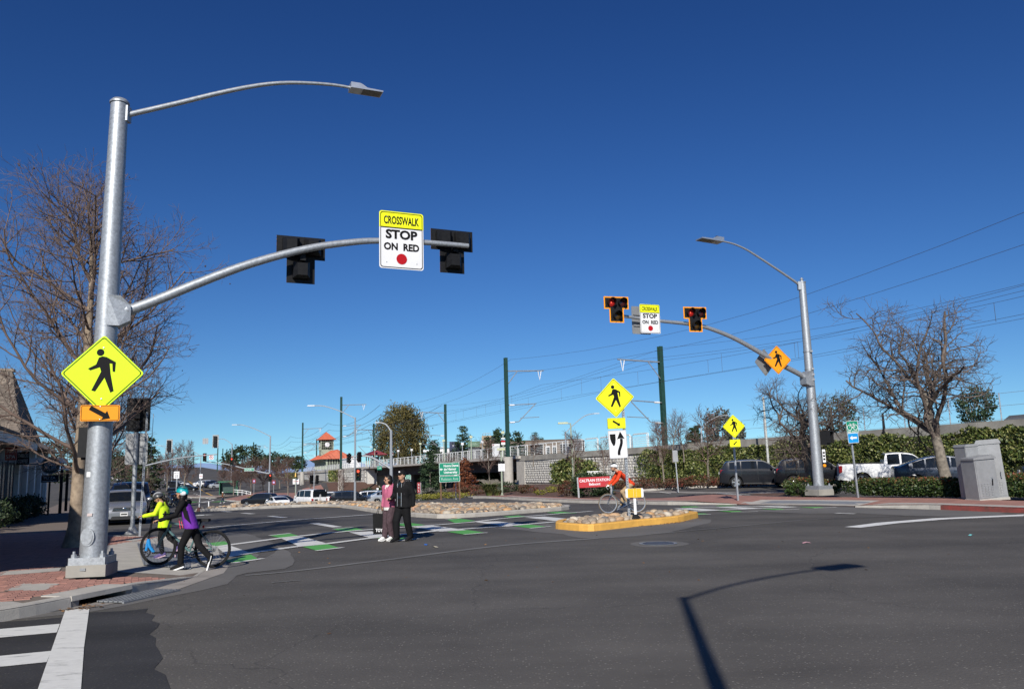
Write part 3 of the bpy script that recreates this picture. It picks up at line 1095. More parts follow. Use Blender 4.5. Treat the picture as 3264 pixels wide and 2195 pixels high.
def island(name,label,outline,kerb_h,kmat,size,limit,crown=.12,kw=.17,seg=2.2,kface=None,skip=None):
 ar = sum(outline[i][0] * outline[(i + 1) % len(outline)][1] - outline[(i + 1) % len(outline)][0] * outline[i][1] for i in range(len(outline)))
 if ar < 0:
  outline = outline[::-1]
 t = thing(name,label,'traffic island')
 hz = lambda x,y: tz(x,y) + kerb_h
 kerb(outline + [outline[0]],hz,t,w=kw,mat_=kmat,seg=seg,side=1,base=-.02,face_mat=kface)
 inn = inset(outline,kw * .9)
 drape('mortar_bed',inn,0,CONC,lambda x,y: tz(x,y) + kerb_h - .03,par=t)
 xs = [p[0] for p in inn]
 ys = [p[1] for p in inn]
 inn2 = inset(outline,kw + size * .5)
 pts = []
 cell = {}
 tries = 0
 ga = (max(xs) - min(xs)) * (max(ys) - min(ys))
 r = random.Random(11)
 want = int(ga / (size * size) * 14)
 for _ in range(want):
  x,y = r.uniform(min(xs),max(xs)),r.uniform(min(ys),max(ys))
  if not in_poly(x,y,inn2) or (skip and skip(x,y)):
   continue
  s = size * r.uniform(.5,1.2)
  key = (int(x / size),int(y / size))
  ok = True
  for dx in (-1,0,1):
   for dy in (-1,0,1):
    for (px,py,ps) in cell.get((key[0] + dx,key[1] + dy),()):
     if math.hypot(px - x,py - y) < (ps + s) * .47:
      ok = False
  if ok:
   cell.setdefault(key,[]).append((x,y,s))
   pts.append((x,y,s))
 pts.sort(key=lambda p: p[0] ** 2 + p[1] ** 2)

 def place(x,y,s):
  d = min(seg_d(x,y,inn2[i],inn2[(i + 1) % len(inn2)]) for i in range(len(inn2)))
  z = tz(x,y) + kerb_h + crown * min(1,d / .9) - .02 + s * .12
  return z
 for (x,y,s) in pts[:limit]:
  link('cobble',r.choice(CMESH),None,t,(x,y,place(x,y,s)),(r.gauss(0,.18),r.gauss(0,.18),r.uniform(0,6.3)),(s * .56,) * 3)
 if pts[limit:]:
  vs,fs,at_ = [],[],[]
  o = 0
  for (x,y,s) in pts[limit:]:
   me = r.choice(CMESH)
   b = np.array([v.co[:] for v in me.vertices]) * (s * .56)
   a = r.uniform(0,6.3)
   b = b @ np.array([[math.cos(a),math.sin(a),0],[-math.sin(a),math.cos(a),0],[0,0,1]]) + np.array([x,y,place(x,y,s)])
   vs.append(b)
   fs.append(np.array([list(p.vertices) for p in me.polygons]) + o)
   at_.append(np.full(len(b),r.random()))
   o += len(b)
  m2 = npmesh('cobbles',np.concatenate(vs),np.concatenate(fs),True)
  vattr(m2,'rv',np.concatenate(at_))
  q = link('cobbles',m2,STONE_M,t)
  q['kind'] = 'stuff'
 print(name,len(pts))
 return t

ISL = smooth_path([(1.1,23.92),(1.27,23.31),(1.89,22.45),(2.49,22.86),(3.57,23.97),(4.76,25.03),(5.46,26.3)] + [(5.85,27.3),(5.2,27.9),(4.0,27.3),(2.6,26.2),(1.4,25.2)],3,True)
YEL = YELLOWP

def isl_face(k,n):
 return CONCG if k in ISL_GREY else YEL

ISL_GREY = ()
small_island = island('traffic_island','small traffic island with yellow painted kerb and cobbles round the sign post',ISL,.18,YEL,.25,300,crown=.04,seg=2.0,kw=.2)
LM = smooth_path([(1.9,35.6),(.6,34.2),(-1.6,31.9),(-3.0,31.8),(-5.2,36.5),(-8.2,44.2),(-10.3,49.2),(-12.6,52.4),(-15.2,50.8),(-18.2,49.2),(-18.9,49.6),(-18.4,50.8),(-15.2,53.6),(-12.6,55.6),(-9.6,53.0),(-6.0,47.6),(-2.2,43.8),(1.6,39.6),(2.4,37.4)],2,True)
long_island = island('traffic_island','long curved traffic island with pale kerb filled with tan cobbles',LM,.15,CONC,.29,300,crown=.06,seg=3.0,kw=.22)
mark('edge_line',strip([(-2.2,31.2),(-4.6,35.6),(-7.6,43.2),(-9.8,48.6),(-12.4,51.6)],.16),YPAINT)
# island of the far junction
island('traffic_island','far cobbled traffic island beside the waiting dark cars',smooth_path([(-38.5,112),(-35.6,112.4),(-36.6,122),(-41,134),(-43.6,136),(-42,128)],2,True),.16,CONC,.6,40,crown=.15,seg=6)

# manhole cover in the road
mh = thing('manhole_cover','round dark blue-grey manhole cover in the asphalt before the island','manhole cover',T(3.06,18.4,.004))
MB().lathe([(.40,0),(.41,.012),(.35,.014),(.34,.009),(.0,.009)],32).build('frame_ring',STEELG,mh)
MHM = mat('manhole_iron',(.045,.055,.085),.6,.4,var=.3,scale=12)
MB().lathe([(.335,.008),(.335,.016),(.0,.017)],32).build('lid',MHM,mh)
b = MB()
for k in range(-3,4):
 b.box(-.28 + abs(k) * .02,.28 - abs(k) * .02,k * .08 - .012,k * .08 + .012,.017,.021)
b.build('lid_rib',MHM,mh)

# ---------------------------------------------------------------- signs, poles and signals
WALK = [(825,112),(850,100),(882,106),(951,147),(948,225),(930,222),(925,160),(906,157),(916,240),(944,375),(920,388),(873,270),(810,378),(782,369),(846,222),(836,188),(768,213),(750,198),(808,165)]

def walker(s,dx=0,dz=0):
 """standing-figure symbol of a crossing sign; s = half diagonal of the diamond"""
 k = s / 300.
 body = [((x - 858) * k + dx,(235 - y) * k + dz) for x,y in WALK]
 head = circ(28 * k,16,(836 - 858) * k + dx,(235 - 70) * k + dz)
 return [body[::-1],head]

def diamond(r,c,n=3):
 p = []
 for a0 in (0,90,180,270):
  cx,cz = (r - c * 1.414) * math.cos(R(a0)),(r - c * 1.414) * math.sin(R(a0))
  for k in range(n + 1):
   a = R(a0 - 45 + 90 * k / n)
   p.append((cx + c * math.cos(a),cz + c * math.sin(a)))
 return p

def sign_root(name,label,loc,rz,cat='sign',tilt=0,group=None,roll=0):
 return thing(name,label,cat,loc,group=group,rot=(tilt,roll,rz))

def crossing_sign(label,loc,rz,r,face,tilt=0,roll=0):
 t = sign_root('crossing_sign',label,loc,rz,tilt=tilt,roll=roll)
 MB().plate(diamond(r,r * .07),-.004,.004).build('panel',face,t,smooth=False)
 ring(diamond(r * .95,r * .06),diamond(r * .92,r * .055),-.0065,'border_line',SBLACK,t)
 flat(walker(r * .985),-.0065,'walking_figure',SBLACK,t)
 for z in (.66,-.66):
  MB().lathe([(.012,0),(.012,-.012),(.0,-.014)],8,(0,-.004,z * r),'y').build('bolt',ALU,t)
 MB().box(-.02,.02,.005,.03,-r * .8,r * .8).build('backing_bar',SBACK,t,smooth=False)
 return t

def arrow_poly(L,hw,hl,sw_,ang,cx=0,cz=0):
 p = [(-L / 2,-sw_),(L / 2 - hl,-sw_),(L / 2 - hl,-hw),(L / 2,0),(L / 2 - hl,hw),(L / 2 - hl,sw_),(-L / 2,sw_)]
 c,s = math.cos(ang),math.sin(ang)
 return [(cx + x * c - z * s,cz + x * s + z * c) for x,z in p]

def arrow_sign(label,loc,rz,w,h,face,ang,thick=.004,L=None,tilt=0,roll=0):
 t = sign_root('arrow_sign',label,loc,rz,tilt=tilt,roll=roll)
 MB().plate(rrect(w,h,h * .1),-.004,.004).build('panel',face,t,smooth=False)
 ring(rrect(w * .955,h * .92,h * .085),rrect(w * .93,h * .87,h * .07),-.0065,'border_line',SBLACK,t)
 L = L or w * .55
 flat([arrow_poly(L,L * .24,L * .30,L * .105,ang)],-.0065,'arrow',SBLACK,t)
 if thick > .01:
  MB().plate(rrect(w * .97,h * .97,h * .09),.0045,thick).build('lamp_box',SBACK,t,smooth=False)
 for z in (.4,-.4):
  MB().lathe([(.008,0),(.008,-.01),(.0,-.012)],8,(0,-.004,z * h),'y').build('bolt',ALU,t)
 return t

def crosswalk_stop_sign(label,loc,rz,w=.92,h=1.17,roll=0):
 t = sign_root('crosswalk_signal_sign',label,loc,rz,roll=roll)
 MB().plate(rrect(w,h,.05),-.004,.006).build('panel',SWHITE,t,smooth=False)
 zt = h / 2 - .285 * h
 top = [p for p in rrect(w,h,.05) if p[1] > 0]
 flat([[(w / 2,zt)] + top + [(-w / 2,zt)]],-.0065,'header_panel',FYEL,t)
 ring(rrect(w * .955,h * .965,.05),rrect(w * .925,h * .94,.045),-.009,'border_line',SBLACK,t)
 flat([[(-w * .46,zt - .011),(w * .46,zt - .011),(w * .46,zt + .011),(-w * .46,zt + .011)]],-.009,'divider_line',SBLACK,t)
 text('CROSSWALK',.2,SBLACK,t,0,h / 2 - .155 * h,-.009,off=.006,w=w * .80,h=.145 * h)
 text('STOP',.3,SBLACK,t,0,.10 * h,-.009,off=.012,w=w * .72,h=.165 * h)
 text('ON  RED',.2,SBLACK,t,0,-.115 * h,-.009,off=.008,w=w * .80,h=.13 * h)
 flat([circ(w * .12,28,0,-.325 * h)],-.009,'red_disc',SRED,t)
 for x in (-.34,.34):
  for z in (.40,-.39):
   MB().lathe([(.009,0),(.009,-.01),(.0,-.012)],8,(x * w,-.006,z * h),'y').build('bolt',ALU,t)
 for z in (-.25,.25):
  MB().box(-w * .42,w * .42,.008,.045,z - .03,z + .03).build('backing_bar',SBACK,t,smooth=False)
 return t

LENS_RED = mat('lit_red_lens',(.30,.010,.008),.3,emit=.08)
LENS_REDC = mat('lit_red_core',(1.0,.10,.05),.3,emit=1.0)
LENS_DK = mat('dark_red_lens',(.05,.008,.008),.25,spec=.6)
LENS_AM = mat('dark_amber_lens',(.06,.03,.005),.25,spec=.6)
LENS_GR = mat('dark_green_lens',(.006,.03,.02),.25,spec=.6)

def hood(b,x,z,r,L):
 """tunnel visor in front of a lens: an open half pipe longer at the top"""
 n = 18
 v,f = [],[]
 for k in range(n + 1):
  a = R(-60 + 300 * k / n)
  c,s = math.cos(a),math.sin(a)
  ln = L * (.55 + .45 * max(0,s + .3) / 1.3)
  for rr in (r,r - .008):
   v += [(x + rr * c,-.02,z + rr * s),(x + rr * c,-.02 - ln,z + rr * s)]
 for k in range(n):
  i,j = 4 * k,4 * (k + 1)
  f += [(i,i + 1,j + 1,j),(i + 2,j + 2,j + 3,i + 3),(i + 1,i + 3,j + 3,j + 1)]
 return b.add(v,f)

def hawk_signal(label,loc,rz,s=.92,border=True,lit=True,roll=0):
 """beacon with two lamps over one, on a stepped backplate; lamps look to -y"""
 t = sign_root('beacon_signal',label,loc,rz,'traffic signal',roll=roll)
 a,w2,zt,zb,zm = .5 * s,.29 * s,.5 * s,-.5 * s,.02 * s
 out = [(-w2,zb),(w2,zb),(w2,zm),(a,zm),(a,zt),(-a,zt),(-a,zm),(-w2,zm)]
 MB().plate(out,-.002,.006).build('backplate',BLACKP,t,smooth=False)
 if border:
  k = .048 * s
  inn = [(-w2 + k,zb + k),(w2 - k,zb + k),(w2 - k,zm + k),(a - k,zm + k),(a - k,zt - k),(-a + k,zt - k),(-a + k,zm + k),(-w2 + k,zm + k)]
  ring(out,inn,-.0045,'reflective_border',SORANGE,t)
 spots = ((-.22 * s,.26 * s),(.22 * s,.26 * s),(0,-.24 * s))
 for k,(x,z) in enumerate(spots):
  h = MB()
  q = .17 * s
  h.add([(x - q,.006,z - q),(x + q,.006,z - q),(x + q,.006,z + q),(x - q,.006,z + q),
   (x - q,.12,z - q),(x + q,.12,z - q),(x + q,.12,z + q),(x - q,.12,z + q),
   (x - q * .6,.22,z - q * .75),(x + q * .6,.22,z - q * .75),(x + q * .6,.22,z + q * .75),(x - q * .6,.22,z + q * .75)],
   [(0,1,5,4),(1,2,6,5),(2,3,7,6),(3,0,4,7),(4,5,9,8),(5,6,10,9),(6,7,11,10),(7,4,8,11),(8,9,10,11)])
  hs_ = h.build('lamp_housing',BLACKP,t,smooth=False)
  MB().lathe([(.155 * s,-.012),(.14 * s,-.03),(.09 * s,-.05),(0,-.06)],20,(x,0,z),'y').build('lens',(LENS_RED if (k == 0 and lit) else (LENS_AM if k == 2 else LENS_DK)),hs_)
  if k == 0 and lit:
   MB().lathe([(.05 * s,-.052),(0,-.064)],14,(x,0,z),'y').build('lamp_core',LENS_REDC,hs_)
  hood(MB(),x,z,.165 * s,.26 * s).build('visor',BLACKP,hs_)
 MB().box(-.05,.05,.12,.24,-.06,.10).build('mounting_bracket',BLACKP,t,smooth=False)
 return t

def signal_head(label,loc,rz,lit=0,s=1.0,border=True,group=None,back=None,name='traffic_signal'):
 """three-lamp vertical signal; lit 0 red, None all dark; lamps look to -y"""
 t = sign_root(name,label,loc,rz,'traffic signal',group=group)
 MB().plate(rrect(.62 * s,1.32 * s,.06 * s),-.002,.006).build('backplate',back or BLACKP,t,smooth=False)
 for k in range(3):
  z = (1 - k) * .36 * s
  q = .17 * s
  hb = MB().box(-q,q,.006,.2,z - q,z + q).build('lamp_housing',BLACKP,t,smooth=False)
  MB().lathe([(.15 * s,-.012),(.10 * s,-.04),(0,-.05)],16,(0,0,z),'y').build('lens',(LENS_REDC,LENS_AM,LENS_GR)[k] if lit == k else (LENS_DK,LENS_AM,LENS_GR)[k],hb)
  hood(MB(),0,z,.16 * s,.24 * s).build('visor',BLACKP,hb)
 return t

def led_luminaire(par,p,d,s=1.0):
 """flat LED head at the end of a lamp arm: p arm end, d direction"""
 d = Vector(d).normalized()
 x = d.cross(Vector((0,0,1))).normalized()
 u = x.cross(d)
 M = Matrix((( *d,0),(*(-x),0),(*u,0),(0,0,0,1))).transposed()
 M.translation = Vector(p)
 h = MB().plate([(-.03,-.05),(.62,-.05),(.62,-.02),(.30,-.01),(.2,.05),(.16,.065),(-.03,.065)],-.14,.14)
 h.xf(M @ Matrix.Scale(s,4))
 o = h.build('luminaire',ALU,par,smooth=False)
 MB().box(.22,.6,-.115,.115,-.056,-.051).xf(M @ Matrix.Scale(s,4)).build('led_panel',mat('led_glass',(.12,.11,.09),.3,var=.5,scale=30),o,smooth=False)
 MB().lathe([(.04,.06),(.04,.11),(0,.12)],10,(.08,0,0)).xf(M @ Matrix.Scale(s,4)).build('photocell',BLACKP,o)
 return o

def plinth_base(par,c,rz,s,h,z0,pm=CONCD):
 t = MB()
 q = s / 2
 prof = [(q,0),(q,h * .62),(q * .96,h * .64)]
 v = []
 for (r,z) in ((q,0),(q,h * .6),(q * .97,h * .62)):
  v += [(-r,-r,z),(r,-r,z),(r,r,z),(-r,r,z)]
 f = [(0,1,5,4),(1,2,6,5),(2,3,7,6),(3,0,4,7),(4,5,9,8),(5,6,10,9),(6,7,11,10),(7,4,8,11),(8,9,10,11)]
 M = Matrix.Translation((c[0],c[1],z0)) @ Matrix.Rotation(rz,4,'Z')
 t.add(v,f).xf(M).build('concrete_plinth',pm,par,smooth=False)
 q2 = q * .93
 MB().box(-q2,q2,-q2,q2,h * .62,h).xf(M).build('base_plate',GALV,par,smooth=False)
 for sx in (-1,1):
  for sy in (-1,1):
   b = MB().lathe([(.045,h),(.045,h + .05),(.03,h + .055),(.022,h + .06),(.022,h + .1),(0,h + .1)],6,(sx * q2 * .78,sy * q2 * .78,0))
   b.xf(M).build('anchor_bolt',GALV,par,smooth=False)

def mast_pole_left():
 x,y = -6.95,13.87
 t = thing('signal_mast','tall galvanised signal mast with lamp arm and curved signal arm on the near corner','signal mast',(x,y,.155))
 z0 = 0.

 def W(pts):
  return [(p[0] - x,p[1] - y,p[2] - .155) for p in pts]
 plinth_base(t,(0,0),R(8),.60,.30,0)
 top = Vector((.085,0,8.13))
 n = 16
 pts = [(0,0,.29),(.0,0,.34),tuple(Vector((0,0,.34)).lerp(top,.5)),tuple(top)]
 MB().tube(pts,[.205,.205,.175,.145],28).build('shaft',GALV,t,ang=50)
 MB().tube([(top.x,0,8.12),(top.x,0,8.15),(top.x,0,8.2),(top.x,0,8.22)],[.165,.165,.12,.03],24).build('cap',GALV,t)
 # hand hole
 hh = MB().tube([(.0,-.20,.62),(.0,-.222,.62)],.085,20,sq=1.4)
 hh.build('hand_hole_cover',GALV,t)
 MB().tube([(.0,-.2,.62),(.0,-.212,.62)],.11,20,sq=1.35).build('hand_hole_rim',GALV,t)
 MB().box(-.045,.045,-.315,-.300,.10,.14).build('name_plate',STEELG,t,smooth=False)
 MB().box(-.07,-.01,-.196,-.190,1.58,1.66).build('sticker',WHITEP,t,smooth=False)
 for z in (.95,):
  MB().box(-.02,.06,-.212,-.205,z,z + .045).build('sticker',mat('faded_sticker',(.5,.42,.40),.6),t,smooth=False)
 arm = W([(-6.63,13.97,4.54),(-6.24,14.14,4.74),(-5.59,14.43,5.11),(-4.92,14.73,5.47),(-4.28,15.02,5.75),(-3.68,15.28,5.96),(-3.07,15.55,6.11),(-2.59,15.77,6.19),(-1.77,16.13,6.24),(-0.85,16.54,6.25)])
 sp = smooth_path(arm,4)
 rr = [.094 - .044 * i / (len(sp) - 1) for i in range(len(sp))]
 MB().tube(sp,rr,16).build('signal_arm',GALV,t,ang=60)
 a0 = Vector(arm[0])
 d = (Vector(arm[1]) - a0).normalized()
 MB().tube([a0 - d * .02,a0 + d * .03],.15,20).build('arm_flange',GALV,t)
 nd = Vector((N_DIR.x,N_DIR.y,0))
 ed = Vector((E_DIR.x,E_DIR.y,0))
 c = Vector((.05,0,a0.z - .02))
 b = MB()
 v = []
 for (s,z,w) in ((0.0,.26,.19),(.19,.26,.19),(.36,.10,.15),(.36,-.16,.15),(.19,-.26,.19),(.0,-.26,.19)):
  v += [c + nd * s + ed * w + Vector((0,0,z)),c + nd * s - ed * w + Vector((0,0,z))]
 b.add(v,[(0,1,3,2),(2,3,5,4),(4,5,7,6),(6,7,9,8),(8,9,11,10),(0,2,4,6,8,10),(11,9,7,5,3,1)])
 b.build('arm_bracket',GALV,t,smooth=False)
 la = W([(-6.74,13.92,8.09),(-6.02,14.24,8.43),(-5.34,14.54,8.76),(-4.77,14.8,9.01),(-4.32,14.99,9.15),(-3.87,15.2,9.24),(-3.4,15.41,9.29),(-3.08,15.55,9.29)])
 sp = smooth_path(la,4)
 MB().tube(sp,[.05 - .022 * i / (len(sp) - 1) for i in range(len(sp))],12).build('lamp_arm',GALV,t,ang=60)
 MB().bar((top.x + .10,.03,la[0][2] + .14),(top.x + .10,.03,la[0][2] - .14),.14,.16).build('lamp_arm_bracket',GALV,t,smooth=False)
 led_luminaire(t,la[-1],Vector(la[-1]) - Vector(la[-2]))
 return t

mast_pole_left()
_c = [(-2.18,15.95,6.2)][0]
crosswalk_stop_sign('large white and yellow CROSSWALK STOP ON RED sign on the near signal arm',(_c[0] + .05,_c[1] - .11,_c[2]),R(24),.90,1.16)
for _p,_l in (([(-3.92,15.17,5.74)][0],'black beacon signal seen from behind on the near arm, next to the mast'),
   ([(-1.1,16.43,6.17)][0],'black beacon signal seen from behind at the tip of the near arm')):
 hawk_signal(_l,(_p[0] - .10,_p[1] + .30,_p[2] + .02),R(24 + 180),.92,border=True,lit=False)
crossing_sign('large fluorescent yellow-green pedestrian crossing diamond on the near mast',(-6.81,13.62,3.43),R(13),.645,FYG)
arrow_sign('orange arrow plate below the near pedestrian diamond',(-6.81,13.6,2.77),R(13),.60,.265,SORANGE,R(-30),thick=.03,L=.36)
# pedestrian signal on the back of the mast and the pedestal signal behind it

def ped_signal(label,loc,rz,s=1.0):
 t = sign_root('pedestrian_signal',label,loc,rz,'pedestrian signal')
 MB().box(-.24 * s,.24 * s,0,.24 * s,-.27 * s,.27 * s).build('housing',BLACKP,t,smooth=False)
 MB().box(-.25 * s,.25 * s,-.16 * s,0,.23 * s,.26 * s).box(-.25 * s,-.22 * s,-.14 * s,0,-.2 * s,.23 * s).box(.22 * s,.25 * s,-.14 * s,0,-.2 * s,.23 * s).build('visor',BLACKP,t,smooth=False)
 MB().box(-.2 * s,.2 * s,-.012,-.004,-.2 * s,.2 * s).build('display',GLASSD,t,smooth=False)
 return t

_t = sign_root('side_signal','slim black signal housing on the shaded side of the near mast',(-7.23,13.95,2.31),R(100),'traffic signal')
MB().box(-.09,.09,-.07,.07,-.25,.25).build('housing',BLACKP,_t,smooth=False)
MB().box(-.05,.05,-.22,.06,.2,.25).build('bracket',BLACKP,_t,smooth=False)
MB().tube([(0,-.0,-.25),(0,-.0,-.29)],[.04,.035],12).build('button_cap',BLACKP,_t)

def pedestal_post():
 p = (-11.01,24.15)
 t = thing('signal_pedestal','slim grey pedestal post with a large sign back behind the near mast','signal post',(p[0],p[1],sw(*p)))
 MB().tube([(0,0,0),(0,0,2.9)],.062,16).build('post',GALV,t)
 MB().lathe([(.2,0),(.2,.04),(.13,.09),(.09,.2),(.07,.22),(0,.22)],12).build('base',STEELG,t)
 for a in range(4):
  MB().lathe([(.03,.03),(.03,.07),(0,.07)],6,(.16 * math.cos(a * 1.57 + .8),.16 * math.sin(a * 1.57 + .8),0)).build('anchor_bolt',STEELG,t)
 MB().plate(rrect(.62,.90,.04,3,0,2.42),.075,.085).build('sign_panel',SBACK,t,smooth=False)
 MB().box(-.03,.03,.062,.076,1.95,2.9).build('sign_bracket',SBACK,t,smooth=False)
 for z in (2.05,2.85):
  MB().tube([(0,0,z - .02),(0,0,z + .02)],.07,14).build('band_clamp',STEELG,t)
 t.rotation_euler = (0,0,R(8))
 s = sign_root('traffic_signal','black traffic signal seen from behind on top of the slim pedestal post',(p[0] - .02,p[1] + .14,sw(*p) + 3.42),R(180 + 10),'traffic signal')
 MB().plate(rrect(.66,.98,.06),-.002,.006).build('backplate',BLACKP,s,smooth=False)
 for k in range(3):
  z = (1 - k) * .30
  hb = MB().add([(-.13,.006,z - .14),(.13,.006,z - .14),(.13,.006,z + .14),(-.13,.006,z + .14),(-.08,.16,z - .12),(.08,.16,z - .12),(.08,.16,z + .12),(-.08,.16,z + .12)],
     [(0,1,5,4),(1,2,6,5),(2,3,7,6),(3,0,4,7),(4,5,6,7)]).build('lamp_housing',BLACKP,s,smooth=False)
  MB().lathe([(.13,-.01),(.06,-.04),(0,-.045)],14,(0,0,z),'y').build('lens',LENS_DK,hb)
 MB().tube([(0,.14,-.62),(0,.14,-.40)],[.05,.06],10).build('mount',BLACKP,s)
 q = (-10.16,22.73)
 u = thing('steel_post','thin perforated square steel post beside the pedestal signal','post',(q[0],q[1],sw(*q)),R(24),rot=(0,R(1.2),R(24)))
 MB().bar((0,0,0),(0,0,3.35),.055,.055).build('post',GALV,u,smooth=False)
 b = MB()
 for k in range(60):
  b.add([(-.010,-.0282,.3 + k * .05),(.010,-.0282,.3 + k * .05),(.010,-.0282,.32 + k * .05),(-.010,-.0282,.32 + k * .05)],[(0,1,2,3)])
 o = b.build('punched_holes',BLACKM,u,smooth=False)
 MB().bar((.16,.05,2.05),(.16,.05,3.3),.012,.3,up=(0,1,0)).build('edge_on_sign',SBACK,u,smooth=False)

pedestal_post()

def mast_pole_right():
 x,y = 13.32,36.9
 z0 = swr(x,y)
 t = thing('signal_mast','tall galvanised signal mast with lamp arm and signal arm beyond the crossing','signal mast',(x,y,z0))

 def W(pts):
  return [(p[0] - x,p[1] - y,p[2] - z0) for p in pts]
 plinth_base(t,(0,0),R(24),.85,.42,0)
 zt = 9.74 - z0
 MB().tube([(0,0,.4),(-.01,0,zt * .5),(-.03,0,zt)],[.23,.195,.155],28).build('shaft',GALV,t,ang=50)
 MB().tube([(-.03,0,zt),(-.03,0,zt + .04),(-.03,0,zt + .05),(-.03,0,zt + .12),(-.03,0,zt + .14),(-.03,0,zt + .24)],[.18,.18,.06,.06,.09,.03],18).build('cap',GALV,t)
 arm = W([(13.23,36.89,5.34),(12.61,36.61,5.62),(11.82,36.26,5.96),(11.05,35.92,6.33),(10.19,35.54,6.76),(9.39,35.18,7.1),(8.6,34.83,7.35),(8.07,34.6,7.47),(7.24,34.23,7.55),(6.22,33.77,7.59),(5.13,33.29,7.67),(4.07,32.81,7.73)])
 sp = smooth_path(arm,3)
 MB().tube(sp,[.12 - .06 * i / (len(sp) - 1) for i in range(len(sp))],16).build('signal_arm',GALV,t,ang=60)
 a0 = Vector(arm[0])
 nd = Vector((-N_DIR.x,-N_DIR.y,0))
 ed = Vector((E_DIR.x,E_DIR.y,0))
 v = []
 for (s,z,w) in ((0.0,.34,.23),(.2,.34,.23),(.42,.06,.2),(.42,-.25,.2),(.2,-.34,.23),(.0,-.34,.23)):
  v += [Vector((0,0,a0.z)) + nd * s + ed * w + Vector((0,0,z)),Vector((0,0,a0.z)) + nd * s - ed * w + Vector((0,0,z))]
 MB().add(v,[(0,1,3,2),(2,3,5,4),(4,5,7,6),(6,7,9,8),(8,9,11,10),(0,2,4,6,8,10),(11,9,7,5,3,1)]).build('arm_bracket',GALV,t,smooth=False)
 la = W([(13.18,36.87,9.62),(12.7,36.65,9.9),(11.91,36.3,10.33),(11.07,35.93,10.77),(10.52,35.69,11.04),(9.97,35.44,11.22),(9.53,35.24,11.29),(9.2,35.1,11.31)])
 sp = smooth_path(la,4)
 MB().tube(sp,[.058 - .025 * i / (len(sp) - 1) for i in range(len(sp))],12).build('lamp_arm',GALV,t,ang=60)
 MB().bar((-.16,-.05,la[0][2] + .16),(-.16,-.05,la[0][2] - .22),.18,.2).build('lamp_arm_bracket',GALV,t,smooth=False)
 led_luminaire(t,la[-1],Vector(la[-1]) - Vector(la[-2]),1.75)
 for z in (6.35,5.55,5.3,5.08):
  MB().tube([(-.02,0,z - .02),(-.02,0,z + .02)],.20,18).build('band_clamp',STEELG,t)
  MB().box(.0,.12,-.26,-.19,z - .04,z + .04).build('camera_clip',STEELG,t,smooth=False)
 # push button plate
 p = MB().box(.17,.30,-.28,-.25,1.42,1.98)
 p.build('button_sign',SWHITE,t,smooth=False)
 b = MB()
 for k in range(3):
  b.box(.19,.28,-.283,-.281,1.52 + k * .14,1.60 + k * .14)
 b.build('button_sign_print',SBLACK,t,smooth=False)
 MB().lathe([(.07,0),(.07,-.06),(.05,-.08),(0,-.08)],14,(.24,-.2,1.28),'y').build('push_button',SORANGE,t)
 return t

mast_pole_right()
_p = [(5.65,33.52,7.63)][0]
crosswalk_stop_sign('smaller white and yellow CROSSWALK STOP ON RED sign on the far signal arm',(_p[0] + .04,_p[1] - .12,_p[2]),R(20),.92,1.20)
_t = sign_root('reversed_sign','bare grey back of a sign behind the far CROSSWALK STOP ON RED sign',(_p[0] - .26,_p[1] + .12,_p[2]),R(24))
MB().plate(rrect(.9,1.16,.05),.05,.06).build('panel',SBACK,_t,smooth=False)
MB().box(-.4,.4,.0,.05,.2,.26).box(-.4,.4,.0,.05,-.26,-.2).build('backing_bar',SBACK,_t,smooth=False)
for _q,_l in (([(4.14,32.84,7.89)][0],'orange-bordered beacon signal with lit red lamp at the tip of the far arm'),
   ([(7.62,34.39,7.68)][0],'orange-bordered beacon signal with lit red lamp nearer the far mast')):
 hawk_signal(_l,(_q[0] + .08,_q[1] - .30,_q[2]),R(15),1.06,True,True)
_p = [(11.58,36.16,6.12)][0]
crossing_sign('amber pedestrian diamond fixed to the far signal arm',(_p[0] + .05,_p[1] - .16,_p[2]),R(10),.64,SORANGE)
_t = sign_root('reversed_sign','grey back of a diamond sign behind the amber pedestrian diamond',(_p[0] - .42,_p[1] + .14,_p[2] - .06),R(30))
MB().plate(diamond(.62,.05),.0,.01).build('panel',SBACK,_t,smooth=False)
MB().box(-.03,.03,-.03,.0,-.5,.5).build('backing_bar',SBACK,_t,smooth=False)
ped_signal('black pedestrian signal box on the far signal mast',(13.93,36.95,2.7),R(55),1.15)

# --- sign posts
def square_post(name,label,p,z0,h,w=.055,rz=0,lean=0,holes=True,m=GALV):
 t = thing(name,label,'sign post',(p[0],p[1],z0),rot=(0,lean,rz))
 MB().bar((0,0,-.05),(0,0,h),w,w).build('post',m,t,smooth=False)
 if holes:
  b = MB()
  k = .15
  while k < h:
   b.add([(-w * .18,-w / 2 - .001,k),(w * .18,-w / 2 - .001,k),(w * .18,-w / 2 - .001,k + .022),(-w * .18,-w / 2 - .001,k + .022)],[(0,1,2,3)])
   k += .075
  b.build('punched_holes',BLACKM,t,smooth=False)
 return t

